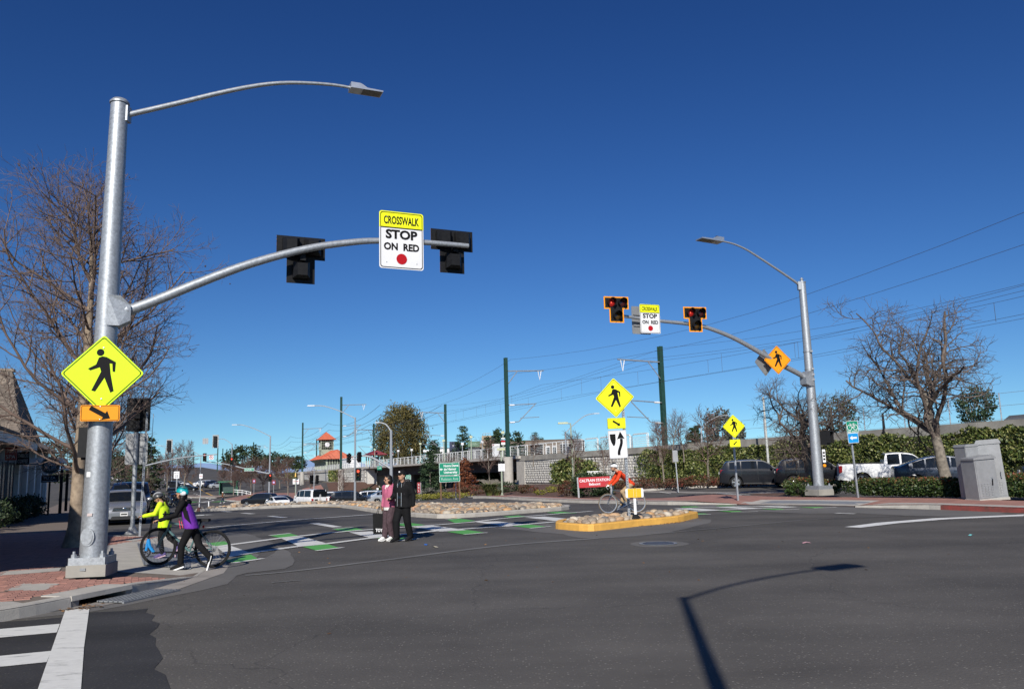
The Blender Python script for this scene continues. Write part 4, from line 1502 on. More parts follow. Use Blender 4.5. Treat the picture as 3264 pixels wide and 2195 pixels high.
def island_signs():
 b = (3.30,24.7)
 z0 = tz(*b) + .17
 square_post('sign_post','perforated steel post on the cobbled island carrying three signs',b,z0,3.5,.068,R(8),lean=-.012)
 crossing_sign('fluorescent yellow pedestrian diamond on top of the island post',(3.02,24.6,3.71),R(7),.59,FYEL,roll=-.035)
 arrow_sign('yellow arrow plate in the middle of the island post',(3.04,24.6,2.95),R(7),.545,.318,FYEL,R(-33),thick=.08,L=.27,roll=-.02)
 t = sign_root('keep_right_sign','white keep-right sign with curved black arrow on the island post',(3.05,24.58,2.33),R(7),roll=-.03)
 w,h = .555,.824
 MB().plate(rrect(w,h,.035),-.004,.004).build('panel',SWHITE,t,smooth=False)
 ring(rrect(w * .97,h * .98,.035),rrect(w * .945,h * .963,.03),-.0065,'border_line',SBLACK,t)
 S = lambda pts: [((x - 1240) / 240 * w,(535 - z) / 355 * h) for x,z in pts]
 flat([S([(1140,403),(1216,403),(1216,470),(1210,510),(1203,535),(1192,553),(1180,553),(1170,537),(1155,505),(1144,465)])[::-1]],-.0065,'island_symbol',SBLACK,t)
 cl = [((1246,672)),(1248,630),(1262,590),(1278,550),(1288,510),(1288,465)]
 sp = smooth_path([(float(a),float(b_)) for a,b_ in cl],4)
 bd = strip(sp,36)
 flat([S(bd)],-.0065,'arrow_shaft',SBLACK,t)
 flat([S([(1232,472),(1278,372),(1336,472),(1306,462),(1270,462)])],-.0065,'arrow_head',SBLACK,t)
 MB().box(-.04,.04,.006,.03,-.4,.4).build('backing_bar',SBACK,t,smooth=False)
 # reflective object marker
 p = (3.42,24.2)
 m = thing('object_marker','white marker post with yellow reflective panel on the cobbled island','marker post',(p[0],p[1],tz(*p) + .2),rot=(0,-.01,R(-4)))
 m.scale = (.9,) * 3
 MB().lathe([(.17,.0),(.16,.03),(.08,.10),(.06,.13),(0,.13)],8).build('base',RUBBER,m,smooth=False)
 MB().tube([(0,0,.1),(0,0,.72)],.048,14).build('post',WHITEP,m)
 MB().plate(rrect(.57,.29,.04,3,0,.80),-.07,-.05).build('panel',SWHITE,m,smooth=False)
 YR = mat('yellow_reflector',(.70,.40,.01),.35,var=.15,scale=40)
 for x0,x1 in ((-.215,-.035),(.06,.215)):
  MB().box(x0,x1,-.078,-.0705,.66,.94).build('reflector',YR,m,smooth=False)
 MB().box(-.03,.055,-.086,-.05,.655,.945).build('post_sleeve',YR,m,smooth=False)

island_signs()

def far_signs():
 p = (9.77,37.05)
 z0 = swr(*p)
 square_post('sign_post','slim steel post of the pedestrian sign on the far pavement',p,z0,2.9,.07,R(10),holes=False,lean=-.01)
 d = p[1] - .07
 crossing_sign('smaller yellow pedestrian diamond on the far pavement post',(9.31,35.2,3.24),R(8),.50,FYEL,roll=-.03)
 arrow_sign('small yellow plate with arrow pointing down-left on the far pavement post',(9.32,35.2,2.53),R(8),.47,.31,FYEL,R(222),thick=.02,L=.22,roll=-.02)
 p = (13.7,33.7)
 square_post('sign_post','slim steel post of the bike route sign beside the hedge',p,swr(*p),2.65,.06,R(10),holes=False,lean=-.035)
 bike_sign((13.65,33.55,3.01),R(14),.54,.50,'green and white BIKE ROUTE sign beside the hedge','blue arrow plate below the BIKE ROUTE sign beside the hedge',(13.65,33.55,2.58),.49,.41)

def bike_sign(loc,rz,w,h,l1,l2,loc2,w2,h2,txt=True):
 t = sign_root('bike_route_sign',l1,loc,rz,roll=-.04)
 MB().plate(rrect(w,h,.04),-.004,.004).build('panel',SGREEN,t,smooth=False)
 ring(rrect(w,h,.04),rrect(w * .95,h * .95,.035),-.0062,'border_line',SWHITE,t)
 r = .115 * w / .54
 b = MB()
 for cx in (-.13,.135):
  cx *= w / .54
  o,i = circ(r,20,cx,-.01),circ(r * .82,20,cx,-.01)
  n = len(o)
  b.add([(x,-.0065,z) for x,z in o] + [(x,-.0065,z) for x,z in i],[(k,(k + 1) % n,n + (k + 1) % n,n + k) for k in range(n)])
 k = w / .54
 for (p,q) in (((-.13,-.01),(-.07,.10)),((-.07,.10),(.08,.10)),((.08,.10),(.0,-.02)),((.0,-.02),(-.07,.10)),((.0,-.02),(.135,-.01)),((.08,.10),(.135,-.01)),((.08,.10),(.07,.145)),((.03,.145),(.11,.145)),((-.07,.10),(-.08,.15)),((-.08,.15),(-.12,.15))):
  P,Q = Vector((p[0] * k,p[1] * k)),Vector((q[0] * k,q[1] * k))
  b.add([(x,-.0065,z) for x,z in strip([P,Q],.017 * k)],[(0,1,2,3)])
 b.build('bicycle_symbol',SWHITE,t,smooth=False)
 text('BIKE  ROUTE',.1,SWHITE,t,0,-.18 * h / .5,-.0065,off=.002,w=w * .82,h=.075 * h / .5)
 MB().box(-.03,.03,.006,.03,-h * .4,h * .4).build('backing_bar',SBACK,t,smooth=False)
 t = sign_root('arrow_sign',l2,loc2,rz,roll=-.04)
 MB().plate(rrect(w2,h2,.035),-.004,.004).build('panel',SBLUE,t,smooth=False)
 ring(rrect(w2,h2,.035),rrect(w2 * .95,h2 * .94,.03),-.0062,'border_line',SWHITE,t)
 flat([arrow_poly(w2 * .68,w2 * .18,w2 * .26,w2 * .075,R(180))],-.0065,'arrow',SWHITE,t)
 MB().box(-.03,.03,.006,.03,-h2 * .4,h2 * .4).build('backing_bar',SBACK,t,smooth=False)

far_signs()

def cabinets():
 CB = mat('cabinet_grey_paint',(.27,.275,.28),.5,.25,var=.1,scale=4,bump=.04,bscale=15)
 p0 = (15.69,28.74)
 z0 = swr(*p0)
 t = thing('utility_cabinet','grey steel utility cabinet with louvred door by the far kerb, shorter of the pair','cabinet',(p0[0] + .5,p0[1] + .45,z0),rot=(0,-.055,R(10)))
 MB().box(-.42,.42,-.36,.36,-.02,.06).build('plinth',CONC,t,smooth=False)
 MB().add([(-.40,-.33,.06),(.40,-.33,.06),(.40,.33,.06),(-.40,.33,.06),(-.40,-.33,1.40),(.40,-.33,1.40),(.40,.33,1.40),(-.40,.33,1.40)],
   [(0,1,5,4),(1,2,6,5),(2,3,7,6),(3,0,4,7),(4,5,6,7)]).build('body',CB,t,smooth=False)
 MB().box(-.36,.30,-.345,-.331,.09,1.36).build('door',CB,t,smooth=False)
 MB().plate([(-.44,1.40),(.44,1.40),(.44,1.46),(.30,1.54),(-.44,1.46)],-.38,.36).build('roof',CB,t,smooth=False)
 for cx in (-.22,-.10,.02,.14):
  for k in range(8):
   MB().add([(cx - .045,-.346,.16 + k * .055),(cx + .045,-.346,.16 + k * .055),(cx + .045,-.358,.135 + k * .055 + .03),(cx - .045,-.358,.135 + k * .055 + .03),(cx - .045,-.346,.19 + k * .055),(cx + .045,-.346,.19 + k * .055)],
     [(0,1,3,2),(2,3,5,4)]).build('louvre',CB,t,smooth=False)
 MB().bar((.19,-.36,.72),(.16,-.37,.50),.03,.025).build('handle',BLACKP,t,smooth=False)
 MB().box(.15,.22,-.356,-.345,.66,.78).build('lock_plate',ALU,t,smooth=False)
 u = thing('utility_cabinet','taller grey steel utility cabinet with side louvres by the far kerb','cabinet',(p0[0] + 1.28,p0[1] + 1.0,z0),rot=(0,-.055,R(-28)))
 MB().box(-.40,.40,-.48,.48,-.02,.06).build('plinth',CONC,u,smooth=False)
 MB().box(-.36,.36,-.44,.44,.06,1.92).build('body',CB,u,smooth=False)
 MB().box(-.34,.33,-.455,-.441,.12,1.78).build('door',CB,u,smooth=False)
 MB().plate([(-.40,1.92),(.40,1.92),(.40,1.97),(.34,2.08),(-.34,2.08),(-.40,1.97)],-.47,.47).build('roof',CB,u,smooth=False)
 for cx in (-.16,-.04,.08,.20):
  for k in range(9):
   MB().add([(cx - .045,-.456,.2 + k * .055),(cx + .045,-.456,.2 + k * .055),(cx + .045,-.468,.205 + k * .055),(cx - .045,-.468,.205 + k * .055),(cx - .045,-.456,.23 + k * .055),(cx + .045,-.456,.23 + k * .055)],
     [(0,1,3,2),(2,3,5,4)]).build('louvre',CB,u,smooth=False)
 MB().tube([(.26,-.46,.95),(.26,-.53,.93),(.26,-.53,.74),(.26,-.46,.72)],.012,8).build('handle',ALU,u)
 w = thing('utility_cabinet','narrow raised rear section of the grey utility cabinet pair','cabinet',(p0[0] + .62,p0[1] + 1.08,z0),rot=(0,-.055,R(10)))
 MB().box(-.38,.36,-.28,.28,.0,1.86).build('body',CB,w,smooth=False)
 MB().box(-.36,.33,-.295,-.281,1.5,1.8).build('panel',CB,w,smooth=False)
 MB().plate([(-.40,1.86),(.38,1.86),(.38,1.93),(-.34,1.95)],-.31,.31).build('roof',CB,w,smooth=False)

cabinets()

# ---------------------------------------------------------------- the railway: wall, bridge, railing, masts, wires, station
SL = -.4127

def dc(y):
 return 3 * np.clip((85 - y) / 25,0,1)

def RW(y,c,z=0.):
 """point on a line parallel to the track: y forward, c its offset to the right"""
 return Vector((c + dc(y) + SL * y,y,z))

RD = Vector((SL,1,0)).normalized()          # along the track, away
RN = Vector((RD.y,-RD.x,0))                 # across it, to the right
RA = math.atan2(RD.y,RD.x)

def zcop(y):
 return 3.55 - .004 * y + .05 * dc(y)

def wall_face(m,y0,y1,c0,c1,z0,z1,step=8):
 n = max(1,int((y1 - y0) / step))
 v,f = [],[]
 for i in range(n + 1):
  y = y0 + (y1 - y0) * i / n
  a,b = (z0(y) if callable(z0) else z0),(z1(y) if callable(z1) else z1)
  v += [RW(y,c0,a),RW(y,c0,b),RW(y,c1,b),RW(y,c1,a)]
 for i in range(n):
  for j in range(4):
   q = (j + 1) % 4
   f.append((4 * i + j,4 * i + q,4 * i + 4 + q,4 * i + 4 + j))
 f += [(0,3,2,1),(4 * n,4 * n + 1,4 * n + 2,4 * n + 3)]
 return m.add(v,f)

BLOCKM = mat('split_face_block',(.46,.445,.41),.9,var=.2,scale=4,rnd=.1,bump=.5,bscale=16)

def railway_wall():
 t = thing('retaining_wall','long concrete retaining wall of the railway behind the parked cars','wall')
 wall_face(MB(),10,95.5,40.05,41.0,-1.0,lambda y: zcop(y) - .55).build('wall_core',CONCD,t,smooth=False)
 for k in range(15):
  y0,y1 = 10 + k * 5.7,10 + (k + 1) * 5.7 - .03
  wall_face(MB(),y0,y1,39.85,41.1,lambda y: zcop(y) - .56,lambda y: zcop(y),6).build('parapet_panel',CONCD,t,smooth=False)
 # split-face blocks where the ivy leaves the wall bare
 ms = []
 for L in (.62,.46,.3):
  b = MB().add([(-L / 2,0,-.115),(L / 2,0,-.115),(L / 2,0,.115),(-L / 2,0,.115),(-L / 2 + .03,-.07,-.095),(L / 2 - .04,-.10,-.09),(L / 2 - .03,-.06,.095),(-L / 2 + .05,-.085,.09)],
     [(0,1,5,4),(1,2,6,5),(2,3,7,6),(3,0,4,7),(4,5,6,7)])
  me = b.mesh('block',False)
  me.materials.append(BLOCKM)
  ms.append((L,me))
 pos = []
 r = random.Random(5)
 for row in range(10):
  z = .28 + row * .245
  s = r.uniform(0,.4)
  while s < 30:
   L,me = r.choice(ms)
   y = 66.5 + (s + L / 2) * .9244
   if y < 95.2:
    pos.append((y,z,me))
   s += L + .015
 pos.sort(key=lambda p: p[0])
 vs,fs,o = [],[],0
 ang = RA + math.pi
 for i,(y,z,me) in enumerate(pos):
  p = RW(y,40.04,z)
  if i < 300:
   link('block',me,None,t,p,(0,0,math.atan2(-RD.y,-RD.x)))
  else:
   M = Matrix.Translation(p) @ Matrix.Rotation(math.atan2(-RD.y,-RD.x),4,'Z')
   vs.append(np.array([(M @ v.co)[:] for v in me.vertices]))
   fs.append(np.array([list(q.vertices) for q in me.polygons]) + o)
   o += 8
 if vs:
  q = link('blocks',npmesh('blocks',np.concatenate(vs),np.concatenate(fs)),BLOCKM,t)
  q['kind'] = 'stuff'
 print('blocks',len(pos))
 # left abutment wall beyond the bridge
 u = thing('retaining_wall','pale block retaining wall below the station, left of the bridge','wall')
 wall_face(MB(),170,330,40.05,42,-3,lambda y: zcop(y) - .5).build('wall_core',BLOCKM,u,smooth=False)
 for k in range(16):
  wall_face(MB(),170 + k * 10,179.8 + k * 10,39.8,41.5,lambda y: zcop(y) - .52,lambda y: zcop(y) + .1,12).build('parapet_panel',CONC,u,smooth=False)
 r = random.Random(9)
 big = MB().add([(-.7,0,-.26),(.7,0,-.26),(.7,0,.26),(-.7,0,.26),(-.62,-.12,-.2),(.6,-.2,-.2),(.64,-.1,.2),(-.6,-.16,.2)],
    [(0,1,5,4),(1,2,6,5),(2,3,7,6),(3,0,4,7),(4,5,6,7)]).mesh('block',False)
 big.materials.append(BLOCKM)
 for row in range(9):
  for k in range(30):
   y = 171.5 + (k + (.5 if row % 2 else 0)) * 1.42
   link('block',big,None,u,RW(y,40.03,-2.2 + row * .56),(0,0,math.atan2(-RD.y,-RD.x)),(1,r.uniform(.6,1.3),1))

railway_wall()

def bridge():
 t = thing('railway_bridge','dark railway bridge over the dipping street with pale deck edge','bridge')
 zd = zcop
 wall_face(MB(),95,172,39.6,60,lambda y: zd(y) - .30,lambda y: zd(y) + .02,12).build('deck_slab',CONC,t,smooth=False)
 GD = mat('shaded_girder',(.045,.045,.045),.85,var=.2,scale=1)  # near-black tone carries the shade under the deck overhang
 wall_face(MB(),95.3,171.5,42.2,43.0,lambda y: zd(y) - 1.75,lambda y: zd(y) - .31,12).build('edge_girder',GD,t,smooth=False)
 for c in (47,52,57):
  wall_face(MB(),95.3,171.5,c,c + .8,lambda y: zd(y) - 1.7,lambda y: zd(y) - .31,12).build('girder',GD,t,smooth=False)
 # abutments
 for y0,y1 in ((94.2,96.3),(171.2,173.2)):
  b = MB()
  v = [RW(y0,39.9,-3.2),RW(y1,39.9,-3.2),RW(y1,60,-3.2),RW(y0,60,-3.2),RW(y0,39.9,zd(y0) - .3),RW(y1,39.9,zd(y0) - .3),RW(y1,60,zd(y0) - .3),RW(y0,60,zd(y0) - .3)]
  b.add(v,[(3,2,1,0),(4,5,6,7),(0,1,5,4),(1,2,6,5),(2,3,7,6),(3,0,4,7)]).build('abutment',CONC,t,smooth=False)
 for y in (112,133,153):
  a = RW(y,45,-3)
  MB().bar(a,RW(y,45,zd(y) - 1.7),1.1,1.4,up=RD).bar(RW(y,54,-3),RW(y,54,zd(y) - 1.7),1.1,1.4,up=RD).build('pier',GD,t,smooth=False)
 MB().tube([RW(105.5,43.5,-1.2),RW(109.5,43.5,zd(107) - 1.6)],.55,14).build('inclined_strut',CONC,t)

bridge()

def railing():
 t = thing('bridge_railing','long white tubular railing along the bridge and station platform edge','railing')
 W = mat('white_railing_paint',(.72,.72,.70),.5,var=.06,scale=2)
 L = 2.55
 pm = MB().tube([(0,0,0),(0,0,1.1),(.06,0,1.2)],.035,6).mesh('post')
 rm = MB()
 for z in (.16,.34,.52,.70,.88):
  rm.tube([(0,0,z),(L - .05,0,z)],.016,4,cap=False)
 rm.tube([(.06,0,1.2),(L - .1,0,1.2),(L - .02,0,1.12)],.03,6)
 rm = rm.mesh('rails')
 for m in (pm,rm):
  m.materials.append(W)
 y = 72.5
 a = math.atan2(RD.y,RD.x)
 while y < 250:
  if not (90.2 < y < 92.3):
   p = RW(y,40.1,zcop(y))
   link('post',pm,None,t,p,(0,0,a))
   link('rail_set',rm,None,t,p,(0,0,a))
  y += L * .9244
 u = thing('platform_railing','second white railing farther back on the station platform','railing')
 y = 76.
 while y < 250:
  p = RW(y,42.4,zcop(y) + .1)
  link('post',pm,None,u,p,(0,0,a))
  link('rail_set',rm,None,u,p,(0,0,a))
  y += L * .9244
 # chain of posts on the wall further right
 f = thing('wire_fence','thin grey post-and-wire fence on top of the retaining wall','fence')
 ym = MB().tube([(0,0,0),(0,0,1.5)],.03,6).mesh('post')
 ym.materials.append(GALV)
 y = 12.
 while y < 72:
  link('post',ym,None,f,RW(y,40.9,zcop(y)))
  y += 2.9
 for z in (.1,.8,1.45):
  MB().tube([RW(12,40.9,zcop(12) + z),RW(71,40.9,zcop(71) + z)],.012,4).build('wire',GALV,f)

railing()

MAST = DKGREEN

def rail_mast(label,x,y,zb,zt,column=None,side=1,w=.32,arms=True):
 """overhead-line mast; side +1 carries its arms to the right of the track direction"""
 t = thing('railway_mast',label,'railway mast',(x,y,zb))
 H = zt - zb
 b = MB()
 q = w / 2
 R3 = Matrix.Rotation(RA - math.pi / 2,4,'Z')
 b.box(-q,q,-q,-q + .05,0,H).box(-q,q,q - .05,q,0,H).box(-.04,.04,-q + .05,q - .05,0,H).xf(R3)
 b.build('post',MAST,t,smooth=False)
 MB().box(-q * 1.7,q * 1.7,-q * 1.7,q * 1.7,0,.07).xf(R3).build('base_plate',MAST,t,smooth=False)
 if column:
  r,z0 = column
  MB().tube([(0,0,z0 - zb),(0,0,-.01)],r,24).build('concrete_column',CONC,t)
 if arms:
  n = RN * side
  ar = lambda s,z: Vector((n.x * s,n.y * s,z))
  h = H
  MB().tube([ar(0,h - 1.5),ar(4.6,h - 1.35)],.07,6).build('feeder_arm',GALV,t)
  MB().tube([ar(0,h - 3.2),ar(1.4,h - 1.45)],.05,6).build('feeder_brace',GALV,t)
  MB().tube([ar(4.3,h - 1.4),ar(4.1,h - 2.4),ar(3.9,h - 1.4)],.05,5).build('insulator',SWHITE,t)
  MB().tube([ar(0,h - 5.3),ar(3.6,h - 5.1)],.05,6).build('messenger_arm',GALV,t)
  MB().tube([ar(0,h - 7.2),ar(1.4,h - 7.1),ar(3.4,h - 5.2)],.05,6).build('bracket_tube',GALV,t)
  MB().tube([ar(1.6,h - 6.7),ar(3.9,h - 6.6)],.035,6).build('registration_arm',GALV,t)
  for z in (5.3,7.2):
   MB().tube([ar(.35,h - z + .01),ar(.9,h - z + .03)],.09,8).build('insulator',SWHITE,t)
 return t

rail_mast('tallest dark green railway mast standing on a round concrete column before the bridge',-.76,91.5,3.05,14.0,(.54,-1.2),1,.36)
rail_mast('dark green railway mast rising behind the station clock tower roof',-31.3,150,2.5,15.5,(.52,-2.4),1,.36)
rail_mast('slender dark railway mast standing left of the station clock tower',-51,200,2.4,14.1,(.5,-2.4),1,.34)
rail_mast('dark green railway mast rising behind the wall right of the island signs',13.9,77,3.0,12.75,None,-1,.40)
rail_mast('dark green railway mast between the big round tree and the conifers',-11.5,139,2.9,12.8,None,-1,.36)
rail_mast('thin railway mast just right of the clock tower beside the platform roof',-32,189,2.8,12.8,None,-1,.34)
rail_mast('thin short railway mast behind the clock tower',-62.6,263,2.5,12.8,None,-1,.34)
for _k,(_px,_y) in enumerate(((805,318),(813,330))):
 rail_mast(('pale twin railway mast far left of the station, left one','pale twin railway mast far left of the station, right one')[_k],(_px - 1632) / 2634 * _y,_y,1.5,14.5 - _k * .3,None,1,.4)
for _k,(_px,_y,_l) in enumerate(((692,420,'distant railway mast above the bare trees by the parking lot'),(708,470,'most distant railway mast over the parking lot trees'),(616,520,'distant railway mast behind the big bare tree'))):
 rail_mast(_l,(_px - 1632) / 2634 * _y,_y,3.0,17.5,None,1,.5,arms=False)

def wires():
 W = mat('wire',(.06,.05,.05),.6,.3,var=.1)
 sup = [-22,33,91.5,150,200,263,318]
 sup2 = [-30,25,77,139,189,263,318]
 defs = [(37.6,13.8,1.7,sup),(37.9,12.2,1.2,sup),(41.0,10.9,.9,sup),(41.0,9.0,.10,sup),(44.6,11.4,.9,sup2),(44.6,9.4,.1,sup2),(45.2,12.6,1.3,sup2),(43.2,11.6,1.1,sup2)]
 names = ['top feeder','second feeder','near carrier','near contact','far carrier','far contact','far top feeder','middle feeder','rear return']
 for (c,z,sag,ss),nm in zip(defs,names):
  t = thing('overhead_wire','thin %s wire strung along the railway masts' % nm,'wire')
  for a,b in zip(ss,ss[1:]):
   pts = []
   for k in range(13):
    s = k / 12
    pts.append(RW(a + (b - a) * s,c,z - 4 * sag * s * (1 - s)))
   MB().tube(pts,.012 if a < 100 else .03,4,cap=False).build('wire_span',W,t)
 for c,zt,zb,sg,ss in ((41.0,10.9,9.0,.9,sup),(44.6,11.4,9.4,.9,sup2)):
  t = thing('dropper_wires','short vertical dropper wires hanging between the %s overhead lines' % ('near' if c < 42 else 'far'),'wire')
  for a,b in zip(ss[:5],ss[1:5]):
   for k in range(1,7):
    s = k / 7
    y = a + (b - a) * s
    MB().tube([RW(y,c,zt - 4 * sg * s * (1 - s)),RW(y,c,zb)],.012,4,cap=False).build('dropper',W,t)

wires()

# --- station
def oriented(loc,ang=RA):
 return dict(loc=loc,rz=ang)

ROOFR = mat('red_standing_seam_roof',(.50,.125,.065),.6,var=.1,scale=1.5)
ROOFD = mat('dark_red_roof',(.17,.02,.03),.6,var=.1,scale=1.5)
SAGE = mat('sage_green_steel',(.30,.34,.26),.6,var=.1,scale=2)
TANW = mat('tan_stucco',(.38,.35,.28),.85,var=.08,scale=2)

def station():
 o = Vector((-52.6,238,3.0))
 t = thing('station_building','station hall with red roof and open clock tower on the platform','station',o,RA)
 t.scale = (1.1,) * 3
 # local x along the track (away), y to the left of it
 L0,L1,W = -9.5,8.0,4.2
 ez,rz_ = 2.5,4.8
 b = MB()
 v = [(L0 - 1,-W,ez),(L1 + 1,-W,ez),(L1 + 1,W,ez),(L0 - 1,W,ez),(L0 - .4,0,rz_),(L1 + .4,0,rz_)]
 b.add(v,[(0,1,5,4),(2,3,4,5),(3,0,4),(1,2,5),(3,2,1,0)])
 roof = b.build('roof',ROOFR,t,smooth=False)
 sm = MB()
 for k in range(34):
  x = L0 - .9 + (L1 - L0 + 1.8) * k / 33
  xr = max(L0 - .35,min(L1 + .35,x))
  sm.bar((x,W,ez + .03),(xr,0,rz_ + .03),.06,.06)
 sm.build('roof_seams',ROOFR,roof,smooth=False)
 MB().box(L0,L1,-W * .62,W * .62,0,ez - .05).build('hall_wall',mat('dark_hall',(.06,.065,.055),.7,var=.3,scale=1),t,smooth=False)
 for k in range(15):
  x = L0 + (L1 - L0) * k / 14
  MB().box(x - .10,x + .10,W * .62 + .01,W * .62 + .24,0,ez).build('column',SAGE,t,smooth=False)
  MB().bar((x,W * .62 + .1,ez - .8),(x,W * .95,ez - .05),.1,.1).build('eave_bracket',SAGE,t,smooth=False)
 for k in range(14):
  x = L0 + (L1 - L0) * (k + .5) / 14
  MB().box(x - .4,x + .4,W * .62 + .005,W * .62 + .05,.8,ez - .4).build('window',GLASSD,t,smooth=False)
 for k in range(9):
  y = -W * .6 + W * 1.2 * k / 8
  MB().box(L0 - .14,L0 - .01,y - .09,y + .09,0,ez).build('column',SAGE,t,smooth=False)
 # clock tower
 cx,cy = 1.2,1.0
 h = 1.55
 MB().box(cx - h,cx + h,cy - h,cy + h,2.8,5.1).build('tower_base',SAGE,t,smooth=False)
 for sx in (-1,1):
  for sy in (-1,1):
   MB().box(cx + sx * h - .13,cx + sx * h + .13,cy + sy * h - .13,cy + sy * h + .13,5.1,7.7).build('tower_post',SAGE,t,smooth=False)
 for s in (-1,1):
  for k in range(1,6):
   q = -h + 2 * h * k / 6
   MB().bar((cx + q,cy + s * h,5.1),(cx + q,cy + s * h,7.7),.08,.08).build('lattice_bar',SAGE,t,smooth=False)
   MB().bar((cx + s * h,cy + q,5.1),(cx + s * h,cy + q,7.7),.08,.08).build('lattice_bar',SAGE,t,smooth=False)
  for z in (5.7,6.4,7.1):
   MB().bar((cx - h,cy + s * h,z),(cx + h,cy + s * h,z),.08,.08).build('lattice_rail',SAGE,t,smooth=False)
   MB().bar((cx + s * h,cy - h,z),(cx + s * h,cy + h,z),.08,.08).build('lattice_rail',SAGE,t,smooth=False)
 MB().box(cx - h * .75,cx + h * .75,cy - h * .75,cy + h * .75,5.1,7.7).build('tower_core',BLACKM,t,smooth=False)
 for ax,s in (('x',-1),('y',1),('x',1)):
  p = (cx + s * (h + .12),cy,6.35) if ax == 'x' else (cx,cy + s * (h + .12),6.35)
  c = MB().lathe([(.62,0),(.62,s * .06),(0,s * .07)],20,p,ax).build('clock_face',SWHITE,t)
  if ax == 'x':
   MB().bar((p[0] + s * .09,cy,6.35),(p[0] + s * .09,cy + .0,6.8),.06,.03).bar((p[0] + s * .09,cy,6.35),(p[0] + s * .09,cy - .3,6.45),.06,.03).build('clock_hands',SBLACK,c,smooth=False)
  else:
   MB().bar((cx,p[1] + .09,6.35),(cx,p[1] + .09,6.8),.06,.03).bar((cx,p[1] + .09,6.35),(cx - .3,p[1] + .09,6.45),.06,.03).build('clock_hands',SBLACK,c,smooth=False)
 e = 2.3
 MB().add([(cx - e,cy - e,7.65),(cx + e,cy - e,7.65),(cx + e,cy + e,7.65),(cx - e,cy + e,7.65),(cx,cy,9.75)],[(3,2,1,0),(0,1,4),(1,2,4),(2,3,4),(3,0,4)]).build('tower_roof',ROOFR,t,smooth=False)
 # platform canopy nearer the bridge
 u = thing('platform_canopy','small dark red canopy roof on the platform beside the bridge railing','canopy',RW(186,45.5,3.0),RA)
 MB().add([(-3,-2.4,2.6),(3,-2.4,2.6),(3,2.4,2.6),(-3,2.4,2.6),(-2.4,0,3.6),(2.4,0,3.6)],[(0,1,5,4),(2,3,4,5),(3,0,4),(1,2,5),(3,2,1,0)]).build('roof',ROOFD,u,smooth=False)
 for x in (-2.3,0,2.3):
  for y in (-1.4,1.4):
   MB().box(x - .1,x + .1,y - .1,y + .1,0,2.6).build('post',SAGE,u,smooth=False)
 MB().box(-2,2,-.5,.5,.2,2.2).build('wind_screen',GLASSD,u,smooth=False)
 # platform slab
 pl = thing('platform','concrete station platform on top of the railway embankment','platform')
 wall_face(MB(),170,330,41.6,56,lambda y: zcop(y) - 1.2,lambda y: zcop(y) + .06,20).build('slab',CONC,pl,smooth=False)
 wall_face(MB(),10,94.5,41.2,58,-1,lambda y: zcop(y) - .35,20).build('embankment',DIRT,pl,smooth=False)

station()

def platform_lamp(label,p,h):
 t = thing('platform_lamp',label,'platform lamp',p)
 MB().tube([(0,0,0),(0,0,h)],[.08,.06],8).build('post',SAGE,t)
 MB().box(-.18,.18,-.18,.18,h,h + .26).build('lamp_head',mat('pale_lamp_head',(.45,.47,.30),.5),t,smooth=False)
 MB().box(-.2,.2,-.2,.2,h + .27,h + .31).build('lamp_cap',SAGE,t,smooth=False)

for _k,(_x,_y,_d) in enumerate(((738,515,137),(380,558,165),(1027,475,122),(1366,430,110),(1760,375,97),(172,585,182))):
 _p = [(-15.52,137,6.29),(-24.43,165,6.7),(-10.39,122,6.17),(-5.74,110,6.11),(-1.33,97,6.01),(-30.62,182,6.83)][_k]
 _l = ['beside the big round tree','right of the curved signal mast','before the grey modern building','before the green billboard','beside the tall mast on the column','at the left end of the bridge railing'][_k]
 platform_lamp('sage green platform lamp ' + _l,(_p[0],_p[1],3.0),_p[2] - 3.2)
for _k,_p in enumerate(((-22.12,158,5.84),(-18.08,146,5.65),(-7.16,114,5.44),(-4.06,105,5.36))):
 _t = thing('platform_sign',('small blank white platform board left of the round tree trunk','small blank white platform board right of the round tree','white platform board before the tall conifer','white platform board right of the green billboard')[_k],'platform sign',(_p[0],_p[1],3.0),R(20))
 MB().tube([(0,0,0),(0,0,_p[2] - 3.0)],.05,6).build('post',GALV,_t)
 MB().box(-.19,.19,-.05,-.0,_p[2] - 3.3,_p[2] - 2.97).build('board',SWHITE,_t,smooth=False)
_p = (-2.18,96,3.99)
_t = thing('notice_board','large station notice board with dark frame behind the white railing','notice board',(_p[0],_p[1],zcop(96)),R(15))
_t.scale = (.46,1,.54)
MB().box(-.95,.95,-.05,.05,.0,2.75).build('board',mat('notice_print',(.55,.57,.58),.5,var=.2,scale=5),_t,smooth=False)
MB().box(-1.0,1.0,-.08,.08,2.2,2.72).build('header',SWHITE,_t,smooth=False)
MB().box(-1.03,1.03,-.06,.06,2.73,2.85).box(-1.03,-.96,-.06,.06,0,2.73).box(.96,1.03,-.06,.06,0,2.73).build('frame',BLACKP,_t,smooth=False)
MB().box(-.85,-.6,-.09,-.081,2.36,2.56).build('red_emblem',SRED,_t,smooth=False)
